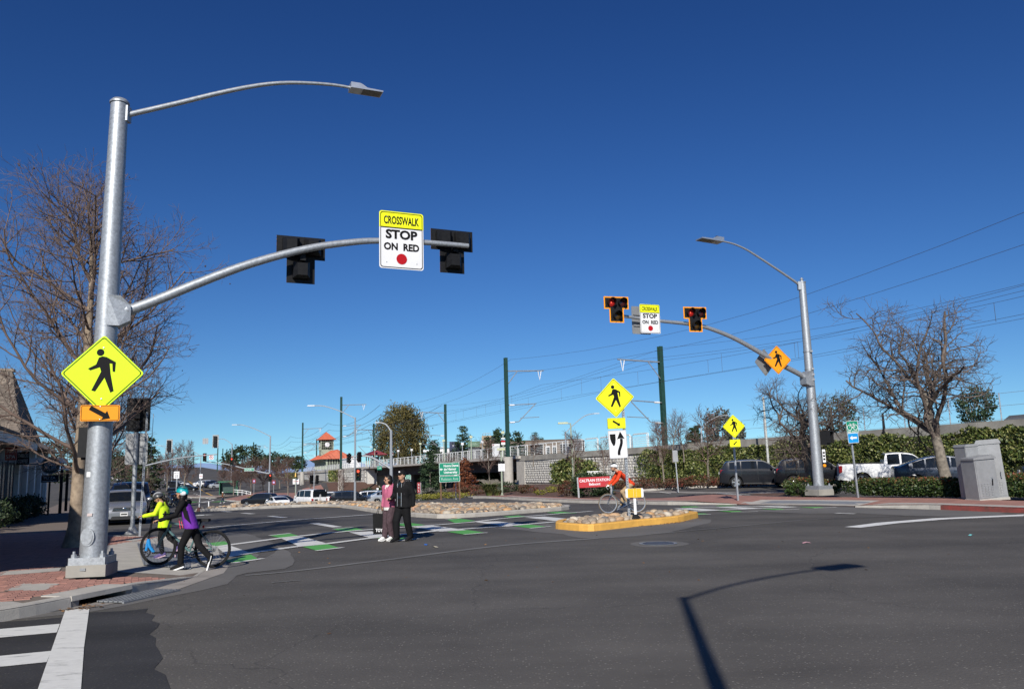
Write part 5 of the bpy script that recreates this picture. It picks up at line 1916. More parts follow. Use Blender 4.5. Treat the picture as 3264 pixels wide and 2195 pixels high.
for _k,(_p,_z) in enumerate((((-1.3,94,4.74),0),((-23.62,160,5.2),0))):
 _t = thing('platform_sign',('red and white station name board on the platform beside the tall mast','red and white station name board left of the big round tree')[_k],'platform sign',(_p[0],_p[1],3.0),R(15))
 MB().tube([(0,0,0),(0,0,_p[2] - 2.6)],.05,6).build('post',SAGE,_t)
 MB().box(-.23,.23,-.06,.0,_p[2] - 3.0 - .3,_p[2] - 3.0 - .02).build('white_board',SWHITE,_t,smooth=False)
 MB().box(-.23,.23,-.06,.0,_p[2] - 3.0,_p[2] - 3.0 + .2).build('red_board',SRED,_t,smooth=False)
 MB().box(-.22,.22,-.06,.0,_p[2] - 3.0 + .36,_p[2] - 3.0 + .5).build('top_board',SWHITE,_t,smooth=False)

# --- buildings behind the railway
def background_buildings():
 GRY = mat('charcoal_cladding',(.09,.092,.10),.7,var=.1,scale=1)
 TAU = mat('taupe_cladding',(.17,.135,.105),.8,var=.1,scale=.7)
 t = thing('apartment_building','long taupe building with white-framed windows behind the railing','building',(3.5,150,0),R(-7))
 t.scale = (.45,1,1)
 MB().box(-17.5,19,0,14,0,6.6).build('wall',TAU,t,smooth=False)
 MB().box(-17.6,19.1,-.1,14,6.61,6.8).build('parapet',mat('brown_cap',(.12,.09,.07),.7),t,smooth=False)
 MB().box(-21.5,-17.6,1,10,0,7.9).build('roof_house',mat('beige_cladding',(.36,.29,.20),.8),t,smooth=False)
 MB().box(-26.5,-21.6,2,9,0,6.6).build('stair_wing',mat('tan_cladding2',(.26,.21,.15),.8),t,smooth=False)
 b = MB()
 for x in (-21.2,-20,-18.9,-17.8):
  b.tube([(x,1.2,7.9),(x,1.2,8.3)],.05,5)
 b.tube([(-21.2,1.2,8.3),(-17.8,1.2,8.3)],.05,5)
 b.build('roof_rail',GALV,t)
 for k,x in enumerate((-14.5,-8.5,-3.5,5.5,8.2)):
  w = MB().box(x - .9,x + .9,-.12,.0,3.4,5.6).build('window',SWHITE,t,smooth=False)
  MB().box(x - .7,x - .05,-.14,-.121,3.55,5.45).build('pane',GLASSD,w,smooth=False)
  MB().box(x + .05,x + .7,-.14,-.121,3.55,5.45).build('pane',GLASSD,w,smooth=False)
 for x in (1.0,13.0):
  w = MB().box(x - 2.4,x + 2.4,-.2,.0,3.3,5.9).build('window',BLACKP,t,smooth=False)
  MB().box(x + .1,x + 2.1,-.23,-.201,3.6,5.5).build('pane',GLASSD,w,smooth=False)
  MB().box(x - 2.5,x + 2.5,-.9,.0,5.91,6.05).build('awning',SBACK,w,smooth=False)
 MB().box(15.8,19.05,-.15,0,4.7,6.6).build('dark_bay',GRY,t,smooth=False)
 u = thing('modern_building','charcoal and white modern block with flat roofs left of the conifers','building',(-15.3,165,0),R(-5))
 u.scale = (.37,1,1)
 MB().box(0,12,0,12,0,6.2).build('wall',GRY,u,smooth=False)
 MB().box(-7.2,0,-1.0,8,5.5,5.9).build('roof_slab',SWHITE,u,smooth=False)
 MB().box(-6.4,-.5,1,7,0,5.49).build('glass_lobby',mat('grey_glazing',(.10,.14,.17),.15,var=.3,scale=2),u,smooth=False)
 for x in (-6.8,-3.6,-.4):
  MB().box(x - .1,x + .1,-.8,-.6,0,5.5).build('column',GRY,u,smooth=False)
 MB().box(1.5,6.5,-.3,0,5.0,6.0).build('white_fascia',SWHITE,u,smooth=False)
 MB().box(6.7,11.8,-.35,0,5.6,7.4).build('navy_sign_panel',mat('navy_panel',(.012,.018,.06),.5),u,smooth=False)
 text('NW',.5,SWHITE,u,8.6,6.6,-.37,name='lettering')
 for k in range(4):
  MB().box(1.2 + k * 2.7,3.2 + k * 2.7,-.06,.0,2.6,4.7).build('window',GLASSD,u,smooth=False)
 b = MB()
 for k in range(7):
  b.tube([(1 + k * 1.7,.5,6.2),(1 + k * 1.7,.5,7.4)],.05,5)
 b.tube([(1,.5,7.4),(11.2,.5,7.4)],.05,5).tube([(1,.5,6.9),(11.2,.5,6.9)],.04,5)
 b.build('roof_rail',GALV,u)
 # billboard
 p = (-6.84,140,6.05)
 g = thing('billboard','dull green billboard with faint lettering between the conifers','billboard',(p[0],p[1],3.0),R(-4))
 MB().box(-1.0,1.0,-.1,.1,p[2] - 3.45,p[2] - 2.55).build('panel',mat('dull_green_board',(.085,.16,.10),.7,var=.08),g,smooth=False)
 MB().box(-1.0,.9,.3,3,0,p[2] - 3.5).build('shed_wall',GRY,g,smooth=False)
 text('PLANNER\nAPARTMENTS',.2,mat('pale_letter',(.36,.42,.34),.7),g,0,p[2] - 3.0,-.11)
 # shed with long dark roof at the far right, behind the wall
 s = thing('rail_shed','long low building with dark grey roof behind the wall at right','building',RW(48.5,52,0),RA + math.pi)
 MB().box(0,42,-9,0,0,3.4).build('wall',GRY,s,smooth=False)
 MB().plate([(-.3,3.41),(42,3.41),(42,4.1),(.4,3.85)],-9.2,.3).build('roof',mat('slate_roof',(.11,.115,.125),.7,var=.1),s,smooth=False)
 for k in range(9):
  MB().box(3 + k * 4.5,3.3 + k * 4.5,-1,-.7,3.85,4.3).build('roof_vent',BLACKP,s,smooth=False)
 # ridge on the horizon, haze of distance put into its blue colour
 h = MB()
 n = 40
 v = []
 for i in range(n + 1):
  x = -900 + 700 * i / n
  z = 22 + 5 * math.sin(i * .45) + 3 * math.sin(i * 1.3 + 1)
  v += [(x,1500,0),(x,1500,z),(x,1700,z * .6),(x,1750,0)]
 f = []
 for i in range(n):
  for j in range(3):
   f.append((4 * i + j,4 * i + j + 1,4 * i + 5 + j,4 * i + 4 + j))
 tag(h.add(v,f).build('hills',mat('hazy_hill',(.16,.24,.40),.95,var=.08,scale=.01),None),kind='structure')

background_buildings()

# ---------------------------------------------------------------- vegetation
def tube_np(pts,rad,k):
 n = len(pts)
 t = np.gradient(pts,axis=0)
 t /= np.linalg.norm(t,axis=1,keepdims=True) + 1e-9
 ref = np.array([.31,.17,.93]) if abs(t[0,2]) < .9 else np.array([.93,.2,.1])
 a = np.cross(t,ref)
 a /= np.linalg.norm(a,axis=1,keepdims=True) + 1e-9
 b = np.cross(t,a)
 an = np.arange(k) * 2 * math.pi / k
 v = pts[:,None] + rad[:,None,None] * (np.cos(an)[None,:,None] * a[:,None] + np.sin(an)[None,:,None] * b[:,None])
 i = np.arange(n - 1)[:,None] * k
 j = np.arange(k)[None]
 q = (j + 1) % k
 f = np.stack([i + j,i + q,i + k + q,i + k + j],-1).reshape(-1,4)
 return v.reshape(-1,3),f

class Tubes:
 def __init__(s):
  s.v,s.f,s.n = [],[],0

 def add(s,pts,rad,k):
  v,f = tube_np(np.asarray(pts,float),np.asarray(rad,float),k)
  s.v.append(v)
  s.f.append(f + s.n)
  s.n += len(v)

 def mesh(s,name):
  return npmesh(name,np.concatenate(s.v),np.concatenate(s.f),True)

def rot_about(d,ang,az):
 """direction leaning away from d by ang, at azimuth az round it"""
 ref = np.array([0,0,1.]) if abs(d[2]) < .95 else np.array([1.,0,0])
 a = np.cross(d,ref)
 a /= np.linalg.norm(a)
 b = np.cross(d,a)
 return math.cos(ang) * d + math.sin(ang) * (math.cos(az) * a + math.sin(az) * b)

def bare_tree(seed,trunk_h,trunk_r,levels,lean=(0,0),trunk_wander=.03,top_r=.35,env=None):
 """recursive leafless tree. levels: dicts n, L, ang(deg lo,hi), up, wander, seg, k, t0"""
 r = np.random.RandomState(seed)
 trunk,crown,tips = Tubes(),Tubes(),[]

 def path(p,d,L,seg,wander,up):
  n = max(3,int(L / seg) + 1)
  pts = [p.copy()]
  st = L / (n - 1)
  d = d.copy()
  for i in range(n - 1):
   d = d + r.normal(0,wander,3)
   d[2] += up
   d /= np.linalg.norm(d)
   p = p + d * st
   pts.append(p.copy())
  return np.array(pts)

 def grow(pts,rad,lvl):
  if lvl >= len(levels):
   return
  lv = levels[lvl]
  n = lv['n'] if lvl < 1 else max(1,int(round(lv['n'] * r.uniform(.7,1.3))))
  az0 = r.uniform(0,6.28)
  N = len(pts) - 1
  for i in range(n):
   t = lv.get('t0',.25) + (1 - lv.get('t0',.25)) * (i + r.uniform(0,.9)) / n
   t = min(t,.999)
   x = t * N
   a = int(x)
   fr = x - a
   p = pts[a] * (1 - fr) + pts[a + 1] * fr
   d = pts[a + 1] - pts[a]
   d = d / np.linalg.norm(d)
   rr = rad[a] * (1 - fr) + rad[a + 1] * fr
   az = az0 + i * 2.4 + r.normal(0,.4)
   ang = R(r.uniform(*lv['ang']))
   nd = rot_about(d,ang,az)
   L = lv['L'] * r.uniform(.65,1.2) * (1 - lv.get('taper',.45) * t)
   if env:
    L *= env(p,lvl)
   cr = max(lv.get('rmin',.004),min(rr * .72,lv['r'] * r.uniform(.75,1.15) * (1 - .3 * t)))
   q = path(p,nd,L,lv['seg'],lv['wander'],lv['up'])
   rd = np.linspace(cr,max(lv.get('rmin',.004) * .6,cr * .35),len(q))
   crown.add(q,rd,lv['k'])
   if lvl == len(levels) - 1:
    tips.append(q[-1])
   grow(q,rd,lvl + 1)
 d0 = np.array([lean[0],lean[1],1.0])
 d0 /= np.linalg.norm(d0)
 tp = path(np.zeros(3),d0,trunk_h,.5,trunk_wander,.02)
 trd = np.linspace(trunk_r,trunk_r * top_r,len(tp))
 trd[0] *= 1.35
 trunk.add(tp,trd,12)
 grow(tp,trd,0)
 return trunk.mesh('trunk'),crown.mesh('crown'),tips

BARK = mat('mottled_bark',(.14,.105,.075),.9,var=.5,scale=4,col2=(.36,.28,.20),bump=.7,bscale=14)
TWIG = mat('bare_twig',(.15,.105,.085),.9,var=.3,scale=4,bump=0)
BARK2 = mat('grey_bark',(.17,.145,.115),.9,var=.45,scale=6,bump=.8,bscale=18)
TWIG2 = mat('dark_branch',(.11,.085,.07),.9,var=.4,scale=5)
TWIGR = mat('reddish_twig',(.13,.08,.065),.9,var=.3,scale=3)

def put_tree(name,label,meshes,loc,rz,bark,twig,scale=1.,group=None,extra=None):
 t = thing(name,label,'tree',loc,rz,group)
 t.scale = (scale,) * 3 if not isinstance(scale,tuple) else scale
 link('trunk',meshes[0],bark,t)
 link('crown',meshes[1],twig,t)
 return t

def syc_env(p,lvl):
 if lvl > 0:
  return 1.0
 h = p[2]
 return float(np.interp(h,[1.9,2.8,4.4,6.0,7.6],[.95,1.2,1.1,.8,.45]))

SYC = [dict(n=24,L=3.6,ang=(42,72),up=.085,wander=.10,seg=.40,k=6,r=.060,t0=.22,taper=.1,rmin=.014),
 dict(n=11,L=1.6,ang=(28,62),up=.09,wander=.13,seg=.24,k=4,r=.022,t0=.18,rmin=.007),
 dict(n=8,L=.8,ang=(28,65),up=.06,wander=.15,seg=.18,k=3,r=.010,t0=.15,rmin=.0048),
 dict(n=3,L=.32,ang=(25,60),up=.06,wander=.16,seg=.12,k=3,r=.005,t0=.2,rmin=.0036)]
m1 = bare_tree(3,7.7,.185,SYC,(.02,.0),.035,.16,syc_env)
syc = put_tree('sycamore_tree','large bare sycamore with mottled trunk right behind the near mast',m1,(-10.35,19.7,sw(-10.35,19.7) - .05),.3,BARK,TWIG)

def seed_balls(tree,tips,n,r,seed):
 rr = random.Random(seed)
 b = Tubes()
 vs,fs,o = [],[],0
 base = MB().ell((0,0,0),1,1,1,6,4)
 bv,bf = np.array(base.v),np.array(base.f)
 for p in rr.sample(tips,min(n,len(tips))):
  s = r * rr.uniform(.8,1.3)
  vs.append(bv * s + np.array(p) - np.array([0,0,rr.uniform(.05,.15)]))
  fs.append(bf + o)
  o += len(bv)
 q = link('seed_balls',npmesh('seed_balls',np.concatenate(vs),np.concatenate(fs),True),mat('seed_ball',(.06,.035,.02),.9),tree)
 q['kind'] = 'stuff'

seed_balls(syc,m1[2],150,.019,1)
SYC2 = [dict(SYC[0],n=20),dict(SYC[1],n=9),dict(SYC[2],n=8,rmin=.007),dict(SYC[3],n=2,rmin=.006)]
m2 = bare_tree(11,7.4,.15,SYC2,(.0,.02),.03,.18,syc_env)
put_tree('sycamore_tree','second bare sycamore half hidden behind the near mast',m2,(-13.55,26.6,sw(-13.55,26.6) - .05),1.1,BARK,TWIG,.92)
put_tree('sycamore_tree','third bare sycamore farther along the shop fronts',m2,(-19.2,37.8,sw(-19.2,37.8) - .05),4.0,BARK,TWIG,.85)
put_tree('sycamore_tree','bare sycamore at the far end of the shop row',m2,(-27.5,55,sw(-27.5,55) - .05),2.2,BARK,TWIG,.9)

CRK = [dict(n=12,L=3.9,ang=(40,78),up=.06,wander=.22,seg=.34,k=7,r=.095,t0=.33,taper=.1,rmin=.03),
 dict(n=9,L=2.1,ang=(30,75),up=.03,wander=.30,seg=.22,k=5,r=.042,t0=.15,rmin=.014),
 dict(n=8,L=1.0,ang=(30,75),up=.02,wander=.32,seg=.15,k=4,r=.017,t0=.15,rmin=.008),
 dict(n=5,L=.5,ang=(25,70),up=.06,wander=.3,seg=.11,k=3,r=.008,t0=.15,rmin=.0055)]
m3 = bare_tree(23,3.9,.2,[dict(CRK[0],n=9,L=5.0,ang=(22,66),up=.055,wander=.2,t0=.42,r=.11),CRK[1],CRK[2],CRK[3]],(.03,.0),.06,.5)
put_tree('plane_tree','crooked spreading bare tree behind the grey cabinets',m3,T(17.6,34.2,.0),2.0,BARK2,TWIG2,(1.25,1.25,1.12))
m4 = bare_tree(34,3.6,.21,[dict(CRK[0],n=8,L=2.6),dict(CRK[1],L=1.5),dict(CRK[2],L=.75),CRK[3]],(-.14,.0),.12,.42)
put_tree('plane_tree','crooked dark bare tree left of the far mast beside parked cars',m4,T(13.8,39.2,-.02),.4,BARK2,TWIG2,(1.12,1.12,1.08))

SML = [dict(n=10,L=1.7,ang=(25,50),up=.08,wander=.12,seg=.3,k=4,r=.03,t0=.3,rmin=.014),
 dict(n=7,L=.9,ang=(25,55),up=.05,wander=.15,seg=.22,k=3,r=.014,t0=.15,rmin=.010),
 dict(n=6,L=.45,ang=(25,55),up=.05,wander=.15,seg=.2,k=3,r=.009,t0=.15,rmin=.008)]
s1 = bare_tree(41,3.6,.07,SML,(.03,.02),.05,.3)
s2 = bare_tree(42,3.3,.065,SML,(-.04,.0),.06,.3)
BIGB = [dict(n=18,L=4.2,ang=(28,60),up=.09,wander=.12,seg=.6,k=4,r=.075,t0=.22,rmin=.04),
  dict(n=10,L=2.0,ang=(25,60),up=.05,wander=.15,seg=.4,k=3,r=.04,t0=.15,rmin=.025),
  dict(n=8,L=.95,ang=(25,60),up=.03,wander=.15,seg=.35,k=3,r=.022,t0=.15,rmin=.02)]
b1 = bare_tree(51,8.0,.2,BIGB,(.02,0),.04,.2)
b2 = bare_tree(52,6.5,.18,BIGB,(-.03,.02),.06,.2)
for m in (s1,s2):
 pass
bare_spots = [
 # meshes, px source, y, scale, twig, label
 (s1,1817,60,1.0,TWIGR,'dense reddish bare shrub-tree before the ivy clump on the block wall'),
 (s2,1911,63,.92,TWIG,'small bare tree before the pale block wall left of the cyclist'),
 (s1,2098,58,1.02,TWIGR,'thin bare sapling before the ivy wall right of the cyclist'),
 (s2,2239,55,1.25,TWIGR,'thin bare sapling before the ivy wall left of the parked cars'),
 (s1,1551,76,1.15,TWIGR,'twiggy bare tree in front of the leaning bridge strut'),
 (s2,1412,88,1.05,TWIGR,'slim bare tree hidden behind the green university sign'),
 (s1,916,125,1.55,TWIGR,'rounded reddish bare tree before the bridge pier left of the van'),
 (s2,985,130,1.2,TWIGR,'small reddish bare tree behind the white van'),
 (s1,1076,128,1.1,TWIG,'pale twiggy bare tree before the block wall beside the column'),
 (s2,1083,122,.9,TWIG,'smaller pale bare tree beside the twiggy one at the block wall'),
 (s2,480,98,1.15,TWIGR,'dark reddish round bare tree at the left of the far junction'),
 (b1,589,175,1.05,TWIG,'big spreading bare tree behind the far parking lot'),
 (b2,536,190,1.0,TWIGR,'brown bare tree left of the big spreading one at the parking lot'),
 (b2,505,200,.9,TWIGR,'brown bare tree behind the speed limit sign'),
 (b1,712,190,.62,TWIGR,'low bare tree behind the green bus shelter'),
 (b2,765,175,.75,TWIGR,'reddish bare tree right of the green bus shelter'),
 (b1,800,165,.72,TWIGR,'reddish bare tree beneath the green street name sign'),
 (b2,838,170,.78,TWIGR,'reddish bare tree left of the signal mast near the station'),
 (b1,745,160,.6,TWIGR,'low reddish bare tree by the white steps'),
 (b2,890,190,.8,TWIGR,'bare tree in front of the dark round trees by the station'),
 (b1,420,210,.7,TWIG,'bare tree along the rising avenue'),
 (b2,350,240,.9,TWIG,'bare brown tree beside the rising avenue behind the near sycamore'),
 (b1,300,230,.9,TWIG,'bare brown tree hidden behind the near mast'),
]
for ms_,px,y,sc_,tw,lab in bare_spots:
 x = (px - 1632) / 2634 * y
 put_tree('bare_tree',lab,ms_,T(x,y,-.05 + (.13 if px > 900 else 0)),rng.uniform(0,6.28),BARK2,None,sc_,'leafless street trees').children[1].data
for o in list(bpy.data.objects):
 if o.name.split('.')[0] == 'crown' and not o.data.materials:
  o.data.materials.append(TWIGR)

# --- leaves
def leaf_quads(cent,size,rs,flat_=0.,up=0.3,aspect=.55):
 """one diamond leaf per centre, random facing"""
 n = len(cent)
 d = rs.normal(0,1,(n,3))
 d[:,2] *= (1 - flat_)
 d /= np.linalg.norm(d,axis=1,keepdims=True)
 nn = rs.normal(0,1,(n,3))
 nn[:,2] += up
 s = np.cross(d,nn)
 s /= np.linalg.norm(s,axis=1,keepdims=True) + 1e-9
 sz = size * rs.uniform(.6,1.3,(n,1))
 v = np.stack([cent - d * sz * .5,cent + s * sz * aspect * .5,cent + d * sz * .5,cent - s * sz * aspect * .5],1).reshape(-1,3)
 f = np.arange(n * 4).reshape(-1,4)
 return v,f

def cloud(rs,n,clumps,radius,spread,shell=.55):
 """leaf positions gathered in clumps spread through an ellipsoid"""
 c = rs.normal(0,1,(clumps,3))
 c /= np.linalg.norm(c,axis=1,keepdims=True)
 c *= (shell + (1 - shell) * rs.uniform(0,1,(clumps,1))) * np.array(radius)
 k = rs.randint(0,clumps,n)
 return c[k] + rs.normal(0,1,(n,3)) * spread,k

def leaf_obj(name,cent,size,mat_,par,rs,rv=None,**kw):
 v,f = leaf_quads(cent,size,rs,**kw)
 me = npmesh(name,v,f)
 rv = rs.uniform(0,1,len(cent)) if rv is None else rv
 vattr(me,'rv',np.repeat(rv,4))
 return link(name,me,mat_,par)

IVY = ramp_mat('ivy_leaf',[(0,(.03,.045,.014)),(.4,(.075,.11,.026)),(.75,(.17,.19,.05)),(1,(.34,.33,.13))],.5,'rv',3,trans=.15)
PHOT = ramp_mat('photinia_leaf',[(0,(.02,.04,.012)),(.45,(.05,.085,.02)),(.62,(.10,.10,.03)),(.8,(.16,.05,.022)),(1,(.24,.05,.022))],.45,'rv',3,trans=.12)
DKLEAF = ramp_mat('dark_evergreen_leaf',[(0,(.012,.022,.010)),(.6,(.028,.050,.018)),(1,(.06,.085,.03))],.6,'rv',2,trans=.1)
CONIF = ramp_mat('conifer_needle',[(0,(.012,.028,.014)),(.6,(.026,.055,.022)),(1,(.06,.095,.035))],.7,'rv',2,trans=.1)
WILLOW = ramp_mat('willow_leaf',[(0,(.06,.055,.02)),(.5,(.12,.105,.032)),(1,(.21,.16,.05))],.7,'rv',2,trans=.2)
RUST = ramp_mat('rust_needle',[(0,(.10,.035,.018)),(.6,(.19,.06,.028)),(1,(.28,.10,.04))],.8,'rv',2,trans=.15)
LIME = ramp_mat('lime_groundcover',[(0,(.10,.10,.02)),(.6,(.24,.23,.035)),(1,(.36,.33,.06))],.7,'rv',2,trans=.2)
SAGEL = ramp_mat('sage_leaf',[(0,(.06,.065,.05)),(.6,(.12,.125,.095)),(1,(.20,.15,.17))],.8,'rv',2,trans=.1)
GRASSM = ramp_mat('strap_grass',[(0,(.05,.08,.02)),(.6,(.12,.16,.045)),(1,(.34,.32,.15))],.7,'rv',2,trans=.2)
REDSH = ramp_mat('red_shrub_leaf',[(0,(.05,.05,.025)),(.55,(.10,.06,.03)),(.8,(.16,.045,.03)),(1,(.30,.035,.025))],.7,'rv',2,trans=.15)

def ivy():
 rs = np.random.RandomState(4)
 t = thing('ivy','dense ivy covering the railway wall behind the parked cars','ivy',(0,0,0))
 n = 62000
 y = rs.uniform(0,1,n) ** 1.35 * (74 - 22) + 22
 ztop = zcop(y) - .42 + .14 * np.sin(y * .9) + .10 * np.sin(y * 2.7 + 1) + .06 * np.sin(y * 6.1)
 zb = np.full(n,.12)
 z = zb + (ztop - zb) * rs.uniform(0,1,n) ** .95
 bare = (np.abs(y - 62.5) < 1.0) & (z < .9)
 bare |= (np.abs(y - 56) < 1.2) & (z < .7) & (rs.uniform(0,1,n) < .8)
 edge = np.clip((74 - y) / 3,0,1)
 keep = (~bare) & (rs.uniform(0,1,n) < edge * .9 + .1)
 y,z = y[keep],z[keep]
 bump = .18 + .12 * np.sin(y * 1.7 + 2 * np.sin(z * 2)) + .08 * np.sin(z * 5 + y * 3)
 c = 39.85 - np.abs(bump) * rs.uniform(.2,1.15,len(y)) - .02
 cent = np.stack([c + dc(y) + SL * y,y,z],1)
 leaf_obj('leaves',cent,.17,IVY,t,rs,flat_=.25,up=.1,aspect=.8)
 u = thing('ivy','ivy clump climbing the pale block wall behind the reddish shrub','ivy')
 n = 3600
 y = rs.normal(82.6,2.0,n)
 y = y[(y > 78.6) & (y < 86.4)]
 z = rs.uniform(.1,2.75,len(y)) * (1 - .12 * np.abs(y - 82.6) / 2)
 cent = np.stack([39.7 + dc(y) - rs.uniform(0,.6,len(y)) + SL * y,y,z],1)
 leaf_obj('leaves',cent,.26,IVY,u,rs,aspect=.8)
 for k,(ya,yb,lb) in enumerate(((196,207,'ivy curtain on the pale block wall under the station'),(262,285,'thin ivy at the far end of the station wall'))):
  w = thing('ivy',lb,'ivy')
  n = 2200
  y = rs.uniform(ya,yb,n)
  cent = np.stack([39.7 - rs.uniform(0,.6,n) + SL * y,y,rs.uniform(-2.2,zcop(200) - .3,n)],1)
  leaf_obj('leaves',cent,.55,IVY,w,rs,aspect=.8)

ivy()

def bush(label,loc,rad,n,size,mat_,seed,name='shrub',rv_top=False,clumps=60,rz=0,box_=0.):
 rs = np.random.RandomState(seed)
 t = thing(name,label,'shrub',loc,rz)
 c,k = cloud(rs,n,clumps,(1,1,1),.12,.72)
 if box_:
  m = np.max(np.abs(c),axis=1,keepdims=True)
  l = np.linalg.norm(c,axis=1,keepdims=True)
  c = c * ((1 - box_) + box_ * np.minimum(l / np.maximum(m,.05),1.5))
 c = c * np.array(rad)
 c[:,2] = np.abs(c[:,2] + rad[2] * .35) * .9 if False else (c[:,2] + rad[2])
 keep = c[:,2] > .02
 c,k = c[keep],k[keep]
 rv = rs.uniform(0,1,len(c)) * .6 + rs.uniform(0,.4,clumps)[k]
 if rv_top:
  rv = np.clip(rv * .5 + .55 * (c[:,2] / (2 * rad[2])) ** 1.6 * rs.uniform(.3,1.2,len(c)),0,1)
 leaf_obj('foliage',c,size,mat_,t,rs,rv)
 b = MB()
 for i in range(7):
  a = i * .9
  b.tube([(math.cos(a) * rad[0] * .15,math.sin(a) * rad[1] * .15,-.03),(math.cos(a) * rad[0] * .5,math.sin(a) * rad[1] * .5,rad[2] * 1.2)],[.025,.012],5)
 b.build('stems',TWIG2,t)
 return t

HEDGE_RZ = math.atan2(-4.1,2.28)

def hedge(label,p0,p1,w,h,n,seed):
 """clipped low hedge between two ground points, new leaves red on top"""
 rs = np.random.RandomState(seed)
 a,b = Vector(p0),Vector(p1)
 L = (b - a).length
 t = thing('hedge',label,'hedge',T((a.x + b.x) / 2,(a.y + b.y) / 2,.12),math.atan2(b.y - a.y,b.x - a.x))
 c = rs.uniform(-1,1,(n,3))
 # push towards the shell of a rounded box
 p = (np.abs(c[:,0]) ** 4 + np.abs(c[:,1]) ** 3 + np.abs(c[:,2]) ** 3) ** (1 / 3.4)
 c = c / np.maximum(p,.05)[:,None] * rs.uniform(.72,1.03,(n,1))
 lump = 1 + .07 * np.sin(c[:,0] * L * 3.1 + seed) * np.cos(c[:,1] * 4 + c[:,0] * 2)
 c = c * lump[:,None] * np.array([L / 2,w / 2,h / 2]) + np.array([0,0,h / 2 - .02])
 c = c[c[:,2] > .0]
 rv = np.clip(rs.uniform(0,.62,len(c)) + .42 * np.clip(c[:,2] / h - .45,0,1) * rs.uniform(.2,1.9,len(c)),0,1)
 leaf_obj('foliage',c,.095,PHOT,t,rs,rv,aspect=.6)
 m = MB()
 k = 0
 while k * .5 < L:
  m.tube([(-L / 2 + .2 + k * .5,0,0),(-L / 2 + .25 + k * .5,.08,h * .7)],[.02,.01],5)
  k += 1
 m.build('stems',TWIG2,t)
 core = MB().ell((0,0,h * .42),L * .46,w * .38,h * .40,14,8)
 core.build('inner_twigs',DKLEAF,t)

hedge('long clipped red-tipped hedge below the bike route sign',(14.25,35.6),(17.0,30.9),1.25,.76,12000,3)
hedge('red-tipped hedge end beside the grey cabinets',(17.2,30.9),(18.2,29.0),1.2,.86,5200,4)
hedge('red-tipped hedge right of the grey cabinets at the picture edge',(18.9,28.4),(21.8,23.2),1.4,.9,9000,5)
bush('red-tipped bush left of the far mast base',T(12.75,37.6,.12),(.72,.6,.42),3600,.09,PHOT,8,rv_top=True,clumps=80)
bush('small red-tipped bush right of the far mast base',T(13.95,37.3,.12),(.5,.5,.34),2000,.09,PHOT,9,rv_top=True,clumps=60)
bush('large dark clipped bush behind the red station sign',T(4.75,51.6,.1),(1.25,.9,.68),7000,.12,DKLEAF,10,clumps=120,box_=.5)
bush('reddish twiggy bush left of the red station sign',T(3.4,53.6,.1),(.75,.6,.48),2600,.10,REDSH,11)
bush('small lime green shrub on the mulch before the block wall',T(1.7,58.5,.1),(.42,.36,.2),500,.09,LIME,12)
bush('lime green shrub by the red flowers before the block wall',T(2.6,60.5,.1),(.5,.4,.24),600,.09,LIME,13)
bush('red flowering shrub at the foot of the block wall',T(.9,63.5,.1),(.8,.5,.32),900,.12,REDSH,14)
bush('grey-green shrub on the mulch by the bridge abutment',T(-1.8,66,.1),(.7,.5,.36),700,.11,SAGEL,15)
for _k,(_x,_y,_s) in enumerate(((6.6,58.2,1),(8.0,56.7,1.1),(9.4,55.2,1),(10.8,54.6,.9),(12.0,54.3,1.1),(13.4,53.8,.9),(14.6,53.2,1))):
 bush('low red-berried shrub in the row along the ivy wall, number %s from the cyclist' % ('one two three four five six seven'.split()[_k]),T(_x,_y,.1),(1.15 * _s,.6,.34 * _s),1300,.11,REDSH,20 + _k).update_tag()
bush('green rounded bush at the bridge opening behind the white cars',T(-17.6,104,.1),(1.7,1.4,.95),1800,.28,DKLEAF,30)
bush('grey lavender bush left of the green university sign',T(-9.6,74.5,.1),(1.5,1.0,.5),1700,.15,SAGEL,31)
bush('purple flowering bush under the dark conifer',T(-7.4,73.5,.1),(1.3,.9,.48),1300,.15,SAGEL,32)
bush('lime yellow ground cover left of the sign posts',T(-7.6,68.8,.1),(1.7,.6,.2),1300,.12,LIME,33)
bush('lime yellow ground cover right below the university sign',T(-5.3,67.3,.1),(1.6,.6,.24),1300,.12,LIME,34)
bush('dark red shrubs under the rust coloured conifer',T(-3.3,74,.1),(1.9,.9,.42),1500,.15,REDSH,35)
bush('dark green shrub beside the round concrete column',T(-.6,70,.1),(1.0,.7,.42),900,.14,DKLEAF,36)
bush('red shrub beside the strap-leaved grass clump',T(-1.7,71.5,.1),(.9,.7,.36),800,.14,REDSH,37)
for _k,(_px,_y,_m,_r) in enumerate(((960,118,REDSH,2.2),(1040,112,REDSH,2.4),(1120,108,REDSH,2.0),(880,128,LIME,1.6),(826,140,LIME,1.8),(1080,120,SAGEL,1.6),(1010,124,REDSH,2.2))):
 bush('low %s shrub on the mulch bank %s' % (('rusty','rusty','rusty','lime','lime','grey','rusty')[_k],('behind the white van','above the white van','behind the black SUV','left of the van','near the signal mast','at the block wall foot','below the round column')[_k]),
  T((_px - 1632) / 2634 * _y,_y,.1),(_r,1.0,.38),900,.22,_m,40 + _k)

